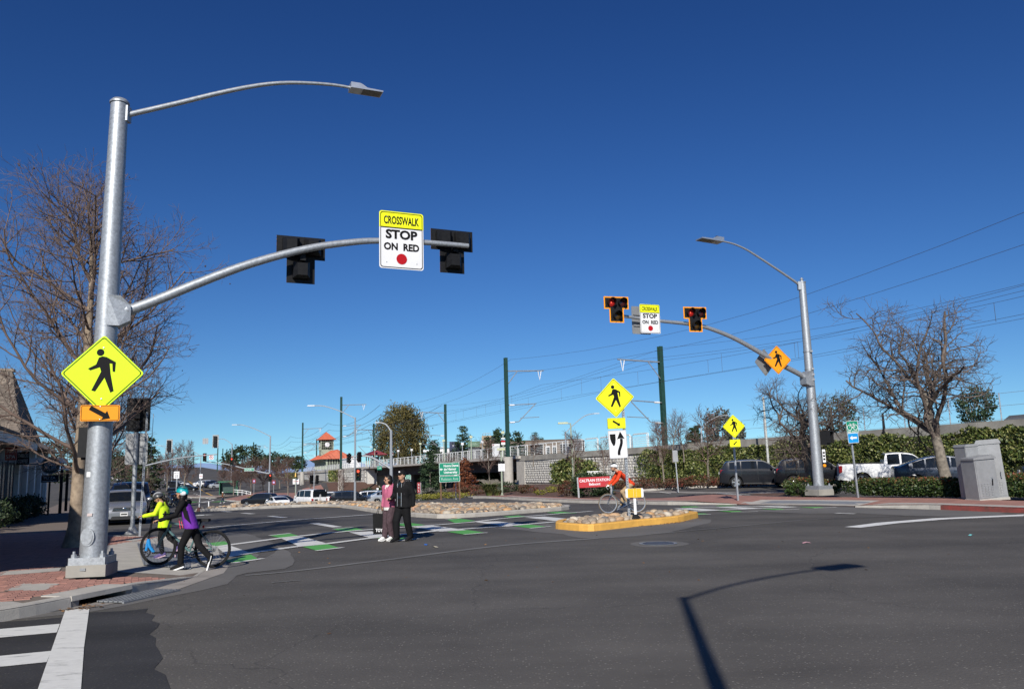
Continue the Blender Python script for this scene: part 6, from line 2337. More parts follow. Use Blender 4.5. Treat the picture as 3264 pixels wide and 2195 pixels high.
def grass_clump(label,loc,n,h,seed):
 rs = np.random.RandomState(seed)
 t = thing('grass_clump',label,'grass clump',loc)
 vs,fs = [],[]
 for i in range(n):
  a,l = rs.uniform(0,6.28),h * rs.uniform(.6,1.15)
  o = rs.uniform(0,.35,1)[0]
  d = np.array([math.cos(a),math.sin(a),0])
  s = np.array([-math.sin(a),math.cos(a),0]) * .018
  p0 = d * o * .6
  p1 = p0 + d * l * .30 + np.array([0,0,l * .75])
  p2 = p0 + d * l * .75 + np.array([0,0,l * rs.uniform(.55,1.0)])
  k = len(vs) * 6
  vs.append(np.array([p0 - s,p0 + s,p1 - s,p1 + s,p2 - s * .2,p2 + s * .2]))
  fs.append(np.array([[0,1,3,2],[2,3,5,4]]) + k)
 me = npmesh('blades',np.concatenate(vs),np.concatenate(fs))
 vattr(me,'rv',np.repeat(rs.uniform(0,1,n),6))
 link('blades',me,GRASSM,t)
 MB().lathe([(.3,0),(.2,.08),(0,.1)],8).build('root_crown',GRASSM,t)

grass_clump('tall strap-leaved grass clump right of the university sign',T(-2.0,63.5,.1),900,1.05,3)
grass_clump('low green grass clump in front of the tall one',T(-1.35,60.6,.1),420,.5,4)
grass_clump('yellowish grass tuft at the far left traffic corner',T(-40.5,92,.05),500,.9,5)

def conifer(label,loc,h,r,n,size,mat_,seed,name='conifer_tree',shape=.85,bottom=.06):
 rs = np.random.RandomState(seed)
 t = thing(name,label,'tree',loc)
 tr = MB().tube([(0,0,-.1),(0,0,h * .5),(0,0,h * .97)],[h * .022,h * .014,.02],7)
 tr.build('trunk',BARK2,t)
 nb = 120
 zt = np.sort(rs.uniform(bottom,.99,nb))
 az = rs.uniform(0,6.28,nb)
 ln = r * (1 - zt) ** shape * rs.uniform(.65,1.12,nb) + .06 * r
 k = rs.choice(nb,n,p=(ln + .2) / (ln + .2).sum())
 s = rs.uniform(.12,1,n) ** .7
 c = np.stack([np.cos(az[k]) * ln[k] * s,np.sin(az[k]) * ln[k] * s,zt[k] * h - .22 * ln[k] * s + .1 * ln[k] * s * s],1)
 c += rs.normal(0,1,(n,3)) * np.array([.10,.10,.05]) * r
 leaf_obj('crown',c,size,mat_,t,rs,flat_=.5,aspect=.4)
 return t

def at_px(px,y):
 return ((px - 1632) / 2634 * y,y)

for _k,(px,y,zt,r,lab) in enumerate((
  (1468,150,9.6,2.3,'tallest dark conifer left of the green billboard'),(1376,150,7.4,2.0,'dark conifer before the grey modern building'),
  (1582,130,8.0,1.8,'dark conifer left of the tall railway mast'),(1610,133,7.7,1.3,'slim dark conifer partly hidden by the tall railway mast'),
  (1640,132,7.6,1.9,'dark conifer right of the tall railway mast'),(1547,142,7.4,1.7,'dark conifer right of the green billboard'),
  (1698,260,13.5,2.6,'far conifer above the taupe building roof, taller'),(1716,262,11.4,2.0,'far conifer above the taupe building roof, shorter'),
  (2196,120,6.9,1.6,'small dark conifer behind the wall left of the bushy trees'),(2212,122,7.4,1.3,'second small dark conifer behind the wall'))):
 conifer(lab,(at_px(px,y)[0],y,0),zt,r * 1.35,4200,.45,CONIF,60 + _k,shape=.65)
conifer('dark green conifer standing in front of the bridge left of the university sign',T(*at_px(1363,84),.0),4.9,1.5,5200,.24,CONIF,80,shape=.6,bottom=.02)
conifer('rust coloured conifer right of the university sign',T(*at_px(1474,82),.0),3.5,1.25,3600,.2,RUST,81,shape=.6,bottom=.03)
conifer('tall dark cedar at the left of the far junction',T(*at_px(472,112),0),9.6,2.6,3400,.5,DKLEAF,82,shape=.55,bottom=.05)
conifer('dark evergreen mass beside the tall cedar',T(*at_px(446,116),0),7.2,2.6,2400,.5,DKLEAF,83,shape=.5,bottom=.02)

def round_tree(label,loc,h,rad,n,size,mat_,seed,clumps=140,trunk=.25,name='broadleaf_tree',fork=7):
 rs = np.random.RandomState(seed)
 t = thing(name,label,'tree',loc)
 zc = h - rad[2]
 b = Tubes()
 b.add([(0,0,-.2),(0,0,h * .18),(.1,0,h * .30)],[trunk,trunk * .85,trunk * .7],8)
 for i in range(fork):
  a = i * 6.28 / fork + rs.uniform(-.3,.3)
  e = np.array([math.cos(a) * rad[0] * .6,math.sin(a) * rad[1] * .6,zc + rad[2] * rs.uniform(.2,.7)])
  m = np.array([math.cos(a) * rad[0] * .25,math.sin(a) * rad[1] * .25,h * .45])
  b.add([np.array([0,0,h * .2]),m,e],[trunk * .6,trunk * .35,trunk * .1],5)
 link('trunk',b.mesh('trunk'),BARK2,t)
 c,k = cloud(rs,n,clumps,rad,1,.35)
 base = c - 0
 cc = rs.normal(0,1,(clumps,3))
 cc /= np.linalg.norm(cc,axis=1,keepdims=True)
 cc *= rs.uniform(.35,1.0,(clumps,1)) ** .5 * np.array(rad)
 k = rs.randint(0,clumps,n)
 c = cc[k] + rs.normal(0,1,(n,3)) * np.array(rad) * .10 + np.array([0,0,zc])
 rv = np.clip(rs.uniform(0,.7,n) + rs.uniform(-.2,.4,clumps)[k],0,1)
 leaf_obj('crown',c,size,mat_,t,rs,rv,aspect=.5)
 return t

round_tree('big round olive-brown willow tree behind the bridge railing',(-27.0,199,0),17.4,(6.3,6.0,7.6),20000,.5,WILLOW,90,320,.5,fork=12)
round_tree('dark round evergreen far left of the station',(at_px(776,300)[0],300,1),11.5,(8.5,6,4.6),3600,.9,DKLEAF,91)
round_tree('dark round evergreen left of the station roof',(at_px(880,290)[0],290,1),8.6,(5.5,5,3.2),2600,.8,DKLEAF,92)
round_tree('dark evergreen just beside the station roof end',(at_px(945,280)[0],280,1),7.0,(3.0,3,2.4),1500,.7,DKLEAF,96)
round_tree('grey-green bushy tree behind the wall above the parked SUV',(at_px(2283,115)[0],115,0),9.2,(2.1,2,2.8),2600,.4,SAGEL,93)
round_tree('second grey-green bushy tree behind the wall',(at_px(2328,118)[0],118,0),7.6,(1.8,2,2.3),1800,.4,SAGEL,97)
round_tree('sparse dark bushy tree behind the wall right of the far mast',(at_px(2658,62)[0],62,0),6.4,(1.6,1.6,1.7),1300,.24,DKLEAF,94)
round_tree('dark pine behind the crooked bare tree at right',(at_px(3100,80)[0],80,0),8.6,(1.8,1.8,2.0),2200,.3,CONIF,95)
round_tree('dark tree line up the avenue, left',(at_px(395,230)[0],230,0),8.5,(5,5,3.6),1800,.8,DKLEAF,98)
round_tree('dark tree line up the avenue, right of the road',(at_px(430,260)[0],260,0),9.0,(5,5,3.6),1800,.8,DKLEAF,99)
round_tree('tree at the top of the rising avenue',(at_px(330,420)[0],420,3),14,(11,8,5),1800,1.3,DKLEAF,100)
round_tree('dark tree left of the avenue behind the shops',(at_px(200,150)[0],150,0),9,(7,6,3.6),2200,.7,DKLEAF,101)
for _k,(px,y,s_) in enumerate(((2130,66,1.0),(2090,68,.8),(2165,67,.9),(1690,80,.7))):
 put_tree('bare_tree','twiggy bare tree top showing above the wall, %s' % ('right of the island signs','left of the dark railway mast','right of the dark railway mast','left of the station sign')[_k],s1 if _k % 2 else s2,(at_px(px,y)[0],y,1.9),_k * 1.3,BARK2,None,s_,'leafless street trees')

# ---------------------------------------------------------------- vehicles
def car_paint(name,col,metal=.3,rough=.25):
 return mat('paint_' + name,col,rough,metal,var=.05,scale=2,coat=.15)

CP = dict(silver=car_paint('silver',(.36,.37,.39),.6),white=car_paint('white',(.74,.74,.74),0),black=car_paint('black',(.006,.006,.008),.0,.2),
  navy=car_paint('navy',(.010,.018,.045),.0,.2),charcoal=car_paint('charcoal',(.012,.013,.017),.0,.2),steel=car_paint('steel_blue',(.028,.036,.055),.25,.25),
  dark=car_paint('dark',(.010,.011,.014),.0,.2),red=car_paint('red',(.22,.012,.014),.1),ltsilver=car_paint('light_silver',(.48,.50,.52),.5))
HLAMP = mat('headlamp_glass',(.42,.42,.40),.12,.3,var=.3,scale=25,spec=.8)
TLAMP = mat('tail_lamp',(.30,.008,.010),.25,var=.15,scale=20,spec=.7)
TLIT = mat('lit_tail_lamp',(.8,.02,.02),.3,emit=1.2)
TRIMB = mat('black_trim',(.018,.018,.019),.6,var=.15,scale=10)
PLATE = mat('number_plate',(.62,.62,.60),.5,var=.1,scale=8)
RIMM = mat('alloy_rim',(.46,.47,.48),.3,.8,var=.08,scale=6)
WELL = mat('wheel_well',(.008,.008,.008),.95)

def lerp_tab(tab):
 xs = [a for a,_ in tab]
 ys = [b for _,b in tab]
 if xs[0] > xs[-1]:
  xs,ys = xs[::-1],ys[::-1]
 return lambda x: float(np.interp(x,xs,ys))

def smooth_tab(tab,k=5):
 return smooth_path([(float(a),float(b)) for a,b in tab],k)

# x forward, metres; top = shoulder/bonnet/boot line, roof = cabin line
SPECS = {
 'sedan': dict(L=4.55,W=1.77,wb=2.60,wf=1.32,wr=.315,top=[(2.275,.50),(2.24,.66),(2.05,.76),(1.6,.86),(.95,.95),(.3,.97),(-.9,.99),(-1.6,1.02),(-2.05,1.03),(-2.22,.95),(-2.275,.60)],
    roof=[(1.08,.94),(.35,1.36),(.0,1.45),(-.6,1.46),(-1.1,1.38),(-1.80,1.03)],wins=[(.72,-.10),(-.16,-.95),(-1.0,-1.32)],belt=.965,sill=.2,xB=.35,xD=-1.08),
 'suv': dict(L=4.75,W=1.86,wb=2.82,wf=1.42,wr=.36,top=[(2.375,.55),(2.33,.78),(2.15,.94),(1.6,1.03),(1.05,1.08),(.4,1.09),(-1.2,1.12),(-2.1,1.13),(-2.34,1.06),(-2.375,.62)],
    roof=[(1.20,1.07),(.48,1.56),(.1,1.66),(-.8,1.68),(-1.6,1.62),(-1.95,1.56),(-2.28,1.12)],wins=[(.80,-.02),(-.08,-1.02),(-1.08,-1.75)],belt=1.09,sill=.26,xB=.5,xD=-1.85),
 'crossover': dict(L=4.75,W=1.92,wb=2.89,wf=1.44,wr=.36,top=[(2.375,.50),(2.33,.66),(2.1,.80),(1.6,.93),(1.15,1.0),(.5,1.03),(-1.0,1.07),(-1.8,1.12),(-2.25,1.14),(-2.36,1.0),(-2.375,.60)],
     roof=[(1.45,.98),(.7,1.42),(.2,1.59),(-.4,1.625),(-1.0,1.55),(-1.6,1.36),(-2.18,1.13)],wins=[(1.02,.08),(.02,-.98),(-1.04,-1.55)],belt=1.03,sill=.22,xB=.65,xD=-1.1),
 'pickup': dict(L=5.85,W=2.0,wb=3.68,wf=1.95,wr=.40,top=[(2.925,.62),(2.88,.90),(2.7,1.06),(2.2,1.12),(1.55,1.16),(.8,1.17),(-.55,1.18),(-.60,1.30),(-2.85,1.32),(-2.915,1.25),(-2.925,.70)],
    roof=[(1.62,1.15),(1.05,1.72),(.75,1.86),(.2,1.91),(-.35,1.88),(-.5,1.80),(-.60,1.17)],wins=[(1.25,.32),(.22,-.40)],belt=1.18,sill=.38,xB=1.0,xD=-.50),
 'van': dict(L=5.4,W=2.02,wb=3.43,wf=1.85,wr=.37,top=[(2.7,.60),(2.66,.95),(2.45,1.10),(2.0,1.17),(1.7,1.20),(.5,1.20),(-2.6,1.20),(-2.68,1.15),(-2.7,.62)],
    roof=[(1.95,1.17),(1.35,1.80),(1.05,2.0),(0,2.08),(-2.3,2.08),(-2.52,2.0),(-2.66,1.20)],wins=[(1.5,.75),(.66,-.55),(-.65,-2.3)],belt=1.20,sill=.30,xB=1.3,xD=-2.5),
}
SPECS['fastback'] = dict(SPECS['sedan'],roof=[(1.08,.94),(.35,1.34),(.0,1.42),(-.5,1.42),(-1.1,1.32),(-2.05,1.04)],xD=-.95)
_wheel = {}

def wheel_meshes(style):
 """unit wheel, axle along y, outer face at -y"""
 if style in _wheel:
  return _wheel[style]
 w = .32
 ty = MB().lathe([(.70,-w),(.93,-w),(1.0,-w * .72),(1.0,w * .72),(.93,w),(.70,w)],28,axis='y',close=True).mesh('tyre')
 ty.materials.append(RUBBER)
 b = MB().lathe([(.70,-w * .86),(.66,-w * .86),(.62,-w * .3),(.62,w * .7),(.70,w * .7)],28,axis='y',close=True)
 b.lathe([(.2,-w * .66),(.13,-w * .8),(0,-w * .8)],12,axis='y')
 n = {'five': 5,'six': 6,'ten': 10}[style]
 for k in range(n):
  a = 2 * math.pi * k / n
  c,s = math.cos(a),math.sin(a)
  wd = .20 if n < 8 else .09
  for (r0,r1,w0,w1) in ((.1,.66,wd * .55,wd * .62),):
   t = (-s,c)
   v = []
   for (r,ww,y) in ((r0,w0,-w * .74),(r1,w1,-w * .84),(r1,w1,-w * .5),(r0,w0,-w * .5)):
    v += [(c * r + t[0] * ww,y,s * r + t[1] * ww),(c * r - t[0] * ww,y,s * r - t[1] * ww)]
   b.add(v,[(0,1,3,2),(2,3,5,4),(4,5,7,6),(0,2,4,6),(7,5,3,1)])
 rm = b.mesh('rim')
 rm.materials.append(RIMM)
 dk = MB().lathe([(.62,-w * .25),(0,-w * .25)],20,axis='y').mesh('brake_disc')
 dk.materials.append(TRIMB)
 _wheel[style] = (ty,rm,dk)
 return _wheel[style]

def make_car(label,kind,color,loc,head,scale=(1,1,1),wheel='five',lit=False,front=None,group=None,handles=True,cat='car',plate=True,simple=False,name='car',chrome_win=False):
 S = SPECS[kind]
 t = thing(name,label,cat,loc,head,group)
 t.scale = scale
 P = CP[color]
 L,W,wr = S['L'],S['W'],S['wr']
 xf = S['wf']
 xr = xf - S['wb']
 topf = lerp_tab(smooth_tab(S['top']))
 rooff = lerp_tab(smooth_tab(S['roof']))
 hw = W / 2
 wf = lerp_tab(smooth_tab([(L / 2,.74 * hw),(L / 2 - .12,.86 * hw),(L / 2 - .45,.955 * hw),(L / 2 - 1.0,hw),(-L / 2 + .9,hw),(-L / 2 + .35,.955 * hw),(-L / 2 + .08,.88 * hw),(-L / 2,.80 * hw)]))
 sill = S['sill']
 ra = wr * 1.17

 def zbot(x):
  z = sill + (.10 * max(0,abs(x) - L / 2 + .5) / .5)
  for xw in (xf,xr):
   d = abs(x - xw)
   if d < ra:
    z = max(z,wr + math.sqrt(ra * ra - d * d) * 1.0)
  return z
 xs = set(np.round(np.linspace(-L / 2,L / 2,30 if simple else 46),3))
 for xw in (xf,xr):
  for k in range(15):
   xs.add(round(xw - ra * math.cos(math.pi * k / 14),3))
 for e in (.02,.05,.1):
  xs |= {round(L / 2 - e,3),round(-L / 2 + e,3)}
 xs = sorted(xs)

 def section(x):
  zt,w,zb = topf(x),wf(x),zbot(x)
  s0 = sill + .02
  q = [(0,zt + .035),(.55 * w,zt + .025),(.86 * w,zt),(.978 * w,zt - .03),(.995 * w,zt - .13),(w,zt - .30 * (zt - s0)),(w * .995,zt - .55 * (zt - s0)),(w * .965,zt - .8 * (zt - s0)),(w * .93,sill)]
  return [(y,max(z,zb)) for y,z in q]
 v,f = [],[]
 m = 9
 for x in xs:
  s = section(x)
  for (y,z) in s[::-1]:
   v.append((x,-y,z))
  for (y,z) in s[1:]:
   v.append((x,y,z))
 k = 2 * m - 1
 for i in range(len(xs) - 1):
  for j in range(k - 1):
   f.append((i * k + j,i * k + j + 1,(i + 1) * k + j + 1,(i + 1) * k + j))
 f += [tuple(range(k)),tuple((len(xs) - 1) * k + j for j in range(k))[::-1]]
 body = MB().add(v,f).build('body',P,t,ang=32)
 ub = MB()
 ub.box(-L / 2 + .25,L / 2 - .25,-hw * .80,hw * .80,sill - .03,.62)
 ub.build('underbody',WELL,t,smooth=False)
 # cabin
 roof = S['roof']
 xA,xE = roof[0][0],roof[-1][0]
 belt = S['belt']
 gx = np.linspace(xE,xA,34)
 zmax = max(z for _,z in roof)

 def cab(x,tt):
  """side surface of the cabin, tt 0 at the belt, 1 at the roof edge"""
  zu = rooff(x)
  b0 = min(belt,topf(x) + .01) if kind != 'pickup' else belt
  h = max(0,zu - .05 - b0)
  wb_ = wf(x) * .965
  inset_ = .12 * h / max(.1,zmax - belt)
  return (wb_ - inset_ * tt,b0 + h * tt)

 def rf(x,vv):
  y0,z0 = cab(x,1)
  zu = rooff(x)
  return (y0 * vv,z0 + (zu - z0) * (1 - abs(vv) ** 2.6))
 v,f = [],[]
 for x in gx:
  row = []
  for tt in (-.25,.33,.66,1):
   y,z = cab(x,tt) if tt > 0 else (cab(x,0)[0],cab(x,0)[1] - .12)
   row.append((y,z))
  top_ = [rf(x,vv) for vv in (.9,.7,.4,0)]
  half = row + top_
  for (y,z) in half:
   v.append((x,y,z))
  for (y,z) in half[::-1][1:]:
   v.append((x,-y,z))
 k = 15
 for i in range(len(gx) - 1):
  for j in range(k - 1):
   f.append((i * k + j,(i + 1) * k + j,(i + 1) * k + j + 1,i * k + j + 1))
 f += [tuple(range(k))[::-1],tuple((len(gx) - 1) * k + j for j in range(k))]
 MB().add(v,f).build('cabin',P,t,ang=40)
 e = .006
 # side windows
 for s in (-1,1):
  for (x0,x1) in S['wins']:
   n = 8
   up,dn = [],[]
   for i in range(n + 1):
    x = x0 + (x1 - x0) * i / n
    y,z = cab(x,.10)
    y2,z2 = cab(x,.93)
    if z2 - z < .02:
     continue
    dn.append((x,s * (y + e),z))
    up.append((x,s * (y2 + e),z2))
   if len(dn) < 2:
    continue
   q = len(dn)
   ff = [(i,i + 1,q + i + 1,q + i) if s > 0 else (q + i,q + i + 1,i + 1,i) for i in range(q - 1)]
   w_ = MB().add(dn + up,ff).build('side_window',GLASSD,t)
   if chrome_win:
    MB().tube([(p[0],p[1] + s * .004,p[2]) for p in dn],.011,5).tube([(p[0],p[1] + s * .004,p[2]) for p in up],.011,5).build('window_trim',CHROME,w_)
 # windscreen and rear window
 for nm,a,b in (('windscreen',S['xB'],xA - .06),('rear_window',xE + .05,S['xD'])):
  n,c = 7,10
  v,f = [],[]
  for i in range(n + 1):
   x = a + (b - a) * i / n
   dx = .02
   slope = (rooff(x + dx) - rooff(x - dx)) / (2 * dx)
   nl = math.hypot(1,slope)
   ox,oz = -slope / nl * .012,1 / nl * .012
   for j in range(c + 1):
    vv = -.90 + 1.80 * j / c
    y,z = rf(x,vv)
    v.append((x + ox,y,z + oz))
  for i in range(n):
   for j in range(c):
    q = i * (c + 1) + j
    f.append((q,q + c + 1,q + c + 2,q + 1))
  MB().add(v,f).build(nm,GLASSD,t)
 # wheels
 ty,rm,dk = wheel_meshes(wheel)
 for xw in (xf,xr):
  for s in (-1,1):
   wl = bpy.data.objects.new('wheel',None)
   COL.objects.link(wl)
   wl.parent = t
   wl.location = (xw,s * (hw - .125),wr)
   wl.rotation_euler = (0,rng.uniform(0,1),0 if s < 0 else math.pi)
   wl.scale = (wr,wr * 1.05,wr)
   link('tyre',ty,None,wl)
   link('rim',rm,None,wl)
   link('brake_disc',dk,None,wl)
 # lamps, mirrors, handles, plate
 zf = topf(L / 2 - .35)
 zr = topf(-L / 2 + .12)
 if kind == 'pickup' or kind == 'van':
  tl = [(-L / 2 - .004,hw * .88,zr - .30,.10,.14,.40)]
 elif kind == 'suv':
  tl = [(-L / 2 + .05,hw * .84,zr - .12,.16,.26,.20)]
 else:
  tl = [(-L / 2 + .06,hw * .80,zr - .12,.14,.34,.15)]
 for s in (-1,1):
  for (x,y,z,dx,dy,dz) in tl:
   MB().add([(x,s * (y - dy * .9),z - dz / 2),(x + .02,s * (y + dy * .12),z - dz / 2),(x + dx * 1.7,s * (y + dy * .36),z - dz * .35),(x + dx * .7,s * (y - dy * .5),z - dz / 2),
     (x,s * (y - dy * .9),z + dz * .4),(x + .02,s * (y + dy * .12),z + dz / 2),(x + dx * 1.9,s * (y + dy * .34),z + dz * .5),(x + dx * .7,s * (y - dy * .5),z + dz / 2)],
     [(0,1,5,4),(1,2,6,5),(2,3,7,6),(3,0,4,7),(4,5,6,7),(3,2,1,0)]).build('tail_light',TLIT if lit else TLAMP,t,smooth=False)
  hx,hy,hz = L / 2 - .20,hw * .74,zf - .13
  MB().add([(hx + .17,s * (hy - .28),hz - .08),(hx + .08,s * (hy + .02),hz - .09),(hx - .30,s * (hy + .20),hz + .02),(hx - .28,s * (hy - .1),hz),
    (hx + .12,s * (hy - .30),hz + .05),(hx + .02,s * (hy + .02),hz + .10),(hx - .38,s * (hy + .185),hz + .13),(hx - .28,s * (hy - .1),hz + .12)],
    [(0,1,5,4),(1,2,6,5),(2,3,7,6),(3,0,4,7),(4,5,6,7),(3,2,1,0)]).build('headlight',HLAMP,t,smooth=False)
  mx_ = xA - .42
  my,mz = cab(mx_,0)
  MB().ell((mx_,s * (my + .14),mz + .06),.07,.13,.085,10,6).build('mirror',P if color != 'white' or kind == 'car' else P,t)
  if handles:
   for (x0,x1) in S['wins'][:2]:
    MB().box(x1 + .06,x1 + .24,(s * hw * 1.0) - .012,(s * hw * 1.0) + .012,topf(x1) - .16,topf(x1) - .125).build('door_handle',CHROME if chrome_win else P,t,smooth=False)
  # door shut lines and lower trim
  for (x0,x1) in S['wins'][:2]:
   for xx in (x1 - .02,):
    pts = []
    for q in range(7):
     sec = section(xx)
     y,z = sec[3 + min(q,4)]
     pts.append((xx,s * (y + .003),z))
    MB().tube(pts[:5],.006,4).build('door_gap',TRIMB,t)
  MB().bar((xf - ra - .03,s * hw * .962,sill + .015),(xr + ra + .03,s * hw * .962,sill + .015),.03,.07).build('side_skirt',TRIMB,t,smooth=False)
 if plate:
  MB().box(-L / 2 - .012,-L / 2 + .01,-.16,.16,zr - .30,zr - .15).build('number_plate',PLATE,t,smooth=False)
 MB().box(-L / 2 - .006,-L / 2 + .1,-hw * .74,hw * .74,sill + .10,sill + .26).build('rear_bumper_trim',TRIMB,t,smooth=False)
 if front == 'full':
  x = L / 2
  MB().plate([(-.46,.60),(.46,.60),(.40,.74),(-.40,.74)],-.02,.02).xf(Matrix.Translation((x - .02,0,.005)) @ Matrix.Rotation(math.pi / 2,4,'Z')).build('grille',TRIMB,t,smooth=False)
  for z in (.645,.69):
   MB().box(x - .005,x + .012,-.43,.43,z - .012,z + .012).build('grille_bar',CHROME,t,smooth=False)
  MB().ell((x + .008,0,.70),.012,.07,.05,12,6).build('badge',CHROME,t)
  MB().plate([(-.52,.26),(.52,.26),(.46,.40),(-.46,.40)],-.02,.03).xf(Matrix.Translation((x - .0,0,0)) @ Matrix.Rotation(math.pi / 2,4,'Z')).build('lower_intake',TRIMB,t,smooth=False)
  for s in (-1,1):
   MB().ell((x - .10,s * .66,.36),.04,.10,.07,12,6).build('fog_lamp',TRIMB,t)
  MB().box(x + .004,x + .03,-.15,.15,.40,.55).build('number_plate',PLATE,t,smooth=False)
  MB().box(x + .031,x + .033,-.12,.12,.45,.50).build('plate_print',SBLACK,t,smooth=False)
 else:
  MB().box(L / 2 - .03,L / 2 + .008,-.5,.5,zf - .30,zf - .17).build('grille',TRIMB,t,smooth=False)
 if kind == 'pickup':
  MB().box(-2.86,-.66,-hw * .90,hw * .90,1.345,1.372).build('bed_cover',TRIMB,t,smooth=False)
  MB().box(-3.02,-2.90,-hw * .95,hw * .95,.45,.66).build('rear_bumper',STEELG,t,smooth=False)
 if kind == 'van':
  for s in (-1,1):
   MB().box(-L / 2 - .030,-L / 2 + .02,s * .48 - .36,s * .48 + .36,1.27,1.86).build('rear_door_window',GLASSD,t,smooth=False)
  MB().box(-L / 2 - .018,-L / 2,-.012,.012,.5,1.95).build('door_gap',TRIMB,t,smooth=False)
  MB().box(-L / 2 - .12,-L / 2 + .02,-hw * .92,hw * .92,.42,.60).build('rear_bumper',WHITEP,t,smooth=False)
  MB().box(-L / 2 - .03,-L / 2 - .019,.28,.66,.86,1.02).build('plate_recess',TRIMB,t,smooth=False)
 if kind == 'suv' and not simple:
  for s in (-1,1):
   MB().tube([(.2,s * hw * .70,zmax + .0),(.1,s * hw * .70,zmax + .04),(-1.5,s * hw * .70,zmax + .0),(-1.6,s * hw * .70,zmax - .05)],.018,6).build('roof_rail',TRIMB if color != 'white' else CHROME,t)
 return t

def hd(az):
 """heading from an azimuth clockwise from +Y (degrees)"""
 return R(90 - az)

def G3(px,y,dz=0.):
 x = (px - 1632) / 2634 * y
 return (x,y,tz(x,y) + dz)

# near row at the left kerb, facing the camera
make_car('silver sedan facing the camera in the kerb lane behind the near mast','sedan','silver',(-17.35,37.2,tz(-17.35,37.2)),hd(180 - 25),wheel='ten',front='full',plate=False)
make_car('dark blue SUV right behind the silver sedan','suv','navy',(-20.6,44.8,tz(-20.6,44.8)),hd(180 - 24),(1,1.05,1.08),plate=False)
# parked by the railway wall, seen from the side
make_car('charcoal SUV parked leftmost in the row at the ivy wall','suv','charcoal',G3(2393,53.2),hd(101),wheel='five',scale=(1,1,1.05))
make_car('black SUV parked between the charcoal SUV and the white pickup','suv','black',G3(2578,49.8),hd(103),wheel='five',scale=(1,1,1.05))
make_car('white extended-cab pickup truck parked right of the far mast','pickup','white',G3(2822,46.8),hd(107),wheel='six',name='pickup_truck',cat='pickup truck')
make_car('dark blue-grey fastback crossover parked rightmost before the ivy wall','crossover','steel',G3(2988,39.6),hd(108),wheel='five',plate=False)
make_car('dark car cut off at the right picture edge','sedan','black',G3(3395,37.5),hd(108),simple=True)
# cars waiting beyond the long island
make_car('white passenger van seen from behind beyond the long island','van','white',G3(985,96),hd(-38),name='van',cat='van')
make_car('white low sedan with lit tail lights left of the van','fastback','white',G3(884,93),hd(-30),lit=True)
make_car('dark navy sedan just behind the white low sedan','sedan','navy',G3(908,101),hd(70),simple=True)
make_car('black SUV crossing at the left of the waiting cars','suv','dark',G3(828,112),hd(-80),simple=True)
make_car('white SUV right of the van','suv','white',G3(1065,101),hd(88))
make_car('black SUV overlapping the two white SUVs','suv','black',G3(1118,94),hd(80),(1.05,1,1))
make_car('white SUV with dark windows right of the black SUV','suv','white',G3(1195,99),hd(82))
make_car('silver sedan partly hidden behind the couple','sedan','ltsilver',G3(1232,90),hd(75))
make_car('white off-road car glimpsed under the bridge','suv','white',G3(1512,156),hd(60),(.85,1,1.1),simple=True)
# far junction
make_car('small silver sedan waiting at the far stop line','sedan','silver',G3(511,118),hd(180 - 24),front='full',plate=False)
make_car('dark SUV waiting beside the far cobbled island','suv','navy',G3(566,128),hd(180 - 26),simple=True,plate=False)
make_car('dark SUV second in the far queue','suv','dark',G3(556,140),hd(180 - 26),simple=True,plate=False)
make_car('black pickup-like SUV third in the far queue','suv','black',G3(553,152),hd(180 - 26),(1,1.05,1.1),simple=True,plate=False)
# far parking lot
for _k,(px,y,kd,col,az,lb) in enumerate(((648,205,'sedan','white',60,'white car leftmost of the four parked in the far lot'),(667,203,'suv','white',60,'white SUV second of the four parked in the far lot'),
           (683,201,'suv','navy',62,'navy car third of the four parked in the far lot'),(700,196,'sedan','ltsilver',66,'pale silver sedan nearest of the four in the far lot'),
           (600,185,'sedan','black',75,'black sedan in the far lot under the big bare tree'),(560,200,'suv','dark',70,'dark car in the far lot left of the bare tree'),(575,207,'sedan','white',70,'white car behind the black sedan in the far lot'))):
 make_car(lb,kd,col,G3(px,y,.02),hd(az),simple=True,handles=False)
# up the avenue
for _k,(px,y,kd,col,az,lb) in enumerate(((373,150,'sedan','dark',155,'dark sedan approaching on the avenue behind the blue SUV'),(374,178,'suv','black',155,'black car farther up the avenue'),
           (388,220,'suv','charcoal',155,'dark car coming down the rising avenue'),(388,250,'van','white',155,'white van at the top of the visible avenue'),
           (370,270,'sedan','white',155,'white car far up the avenue'),(348,165,'sedan','red',-25,'red car driving away beside the near mast'),
           (345,230,'suv','black',-25,'dark parked car up the avenue left side'),(352,280,'suv','dark',-25,'dark parked car farthest up the avenue'))):
 make_car(lb,kd,col,G3(px,y,.02),hd(az),simple=True,handles=False)

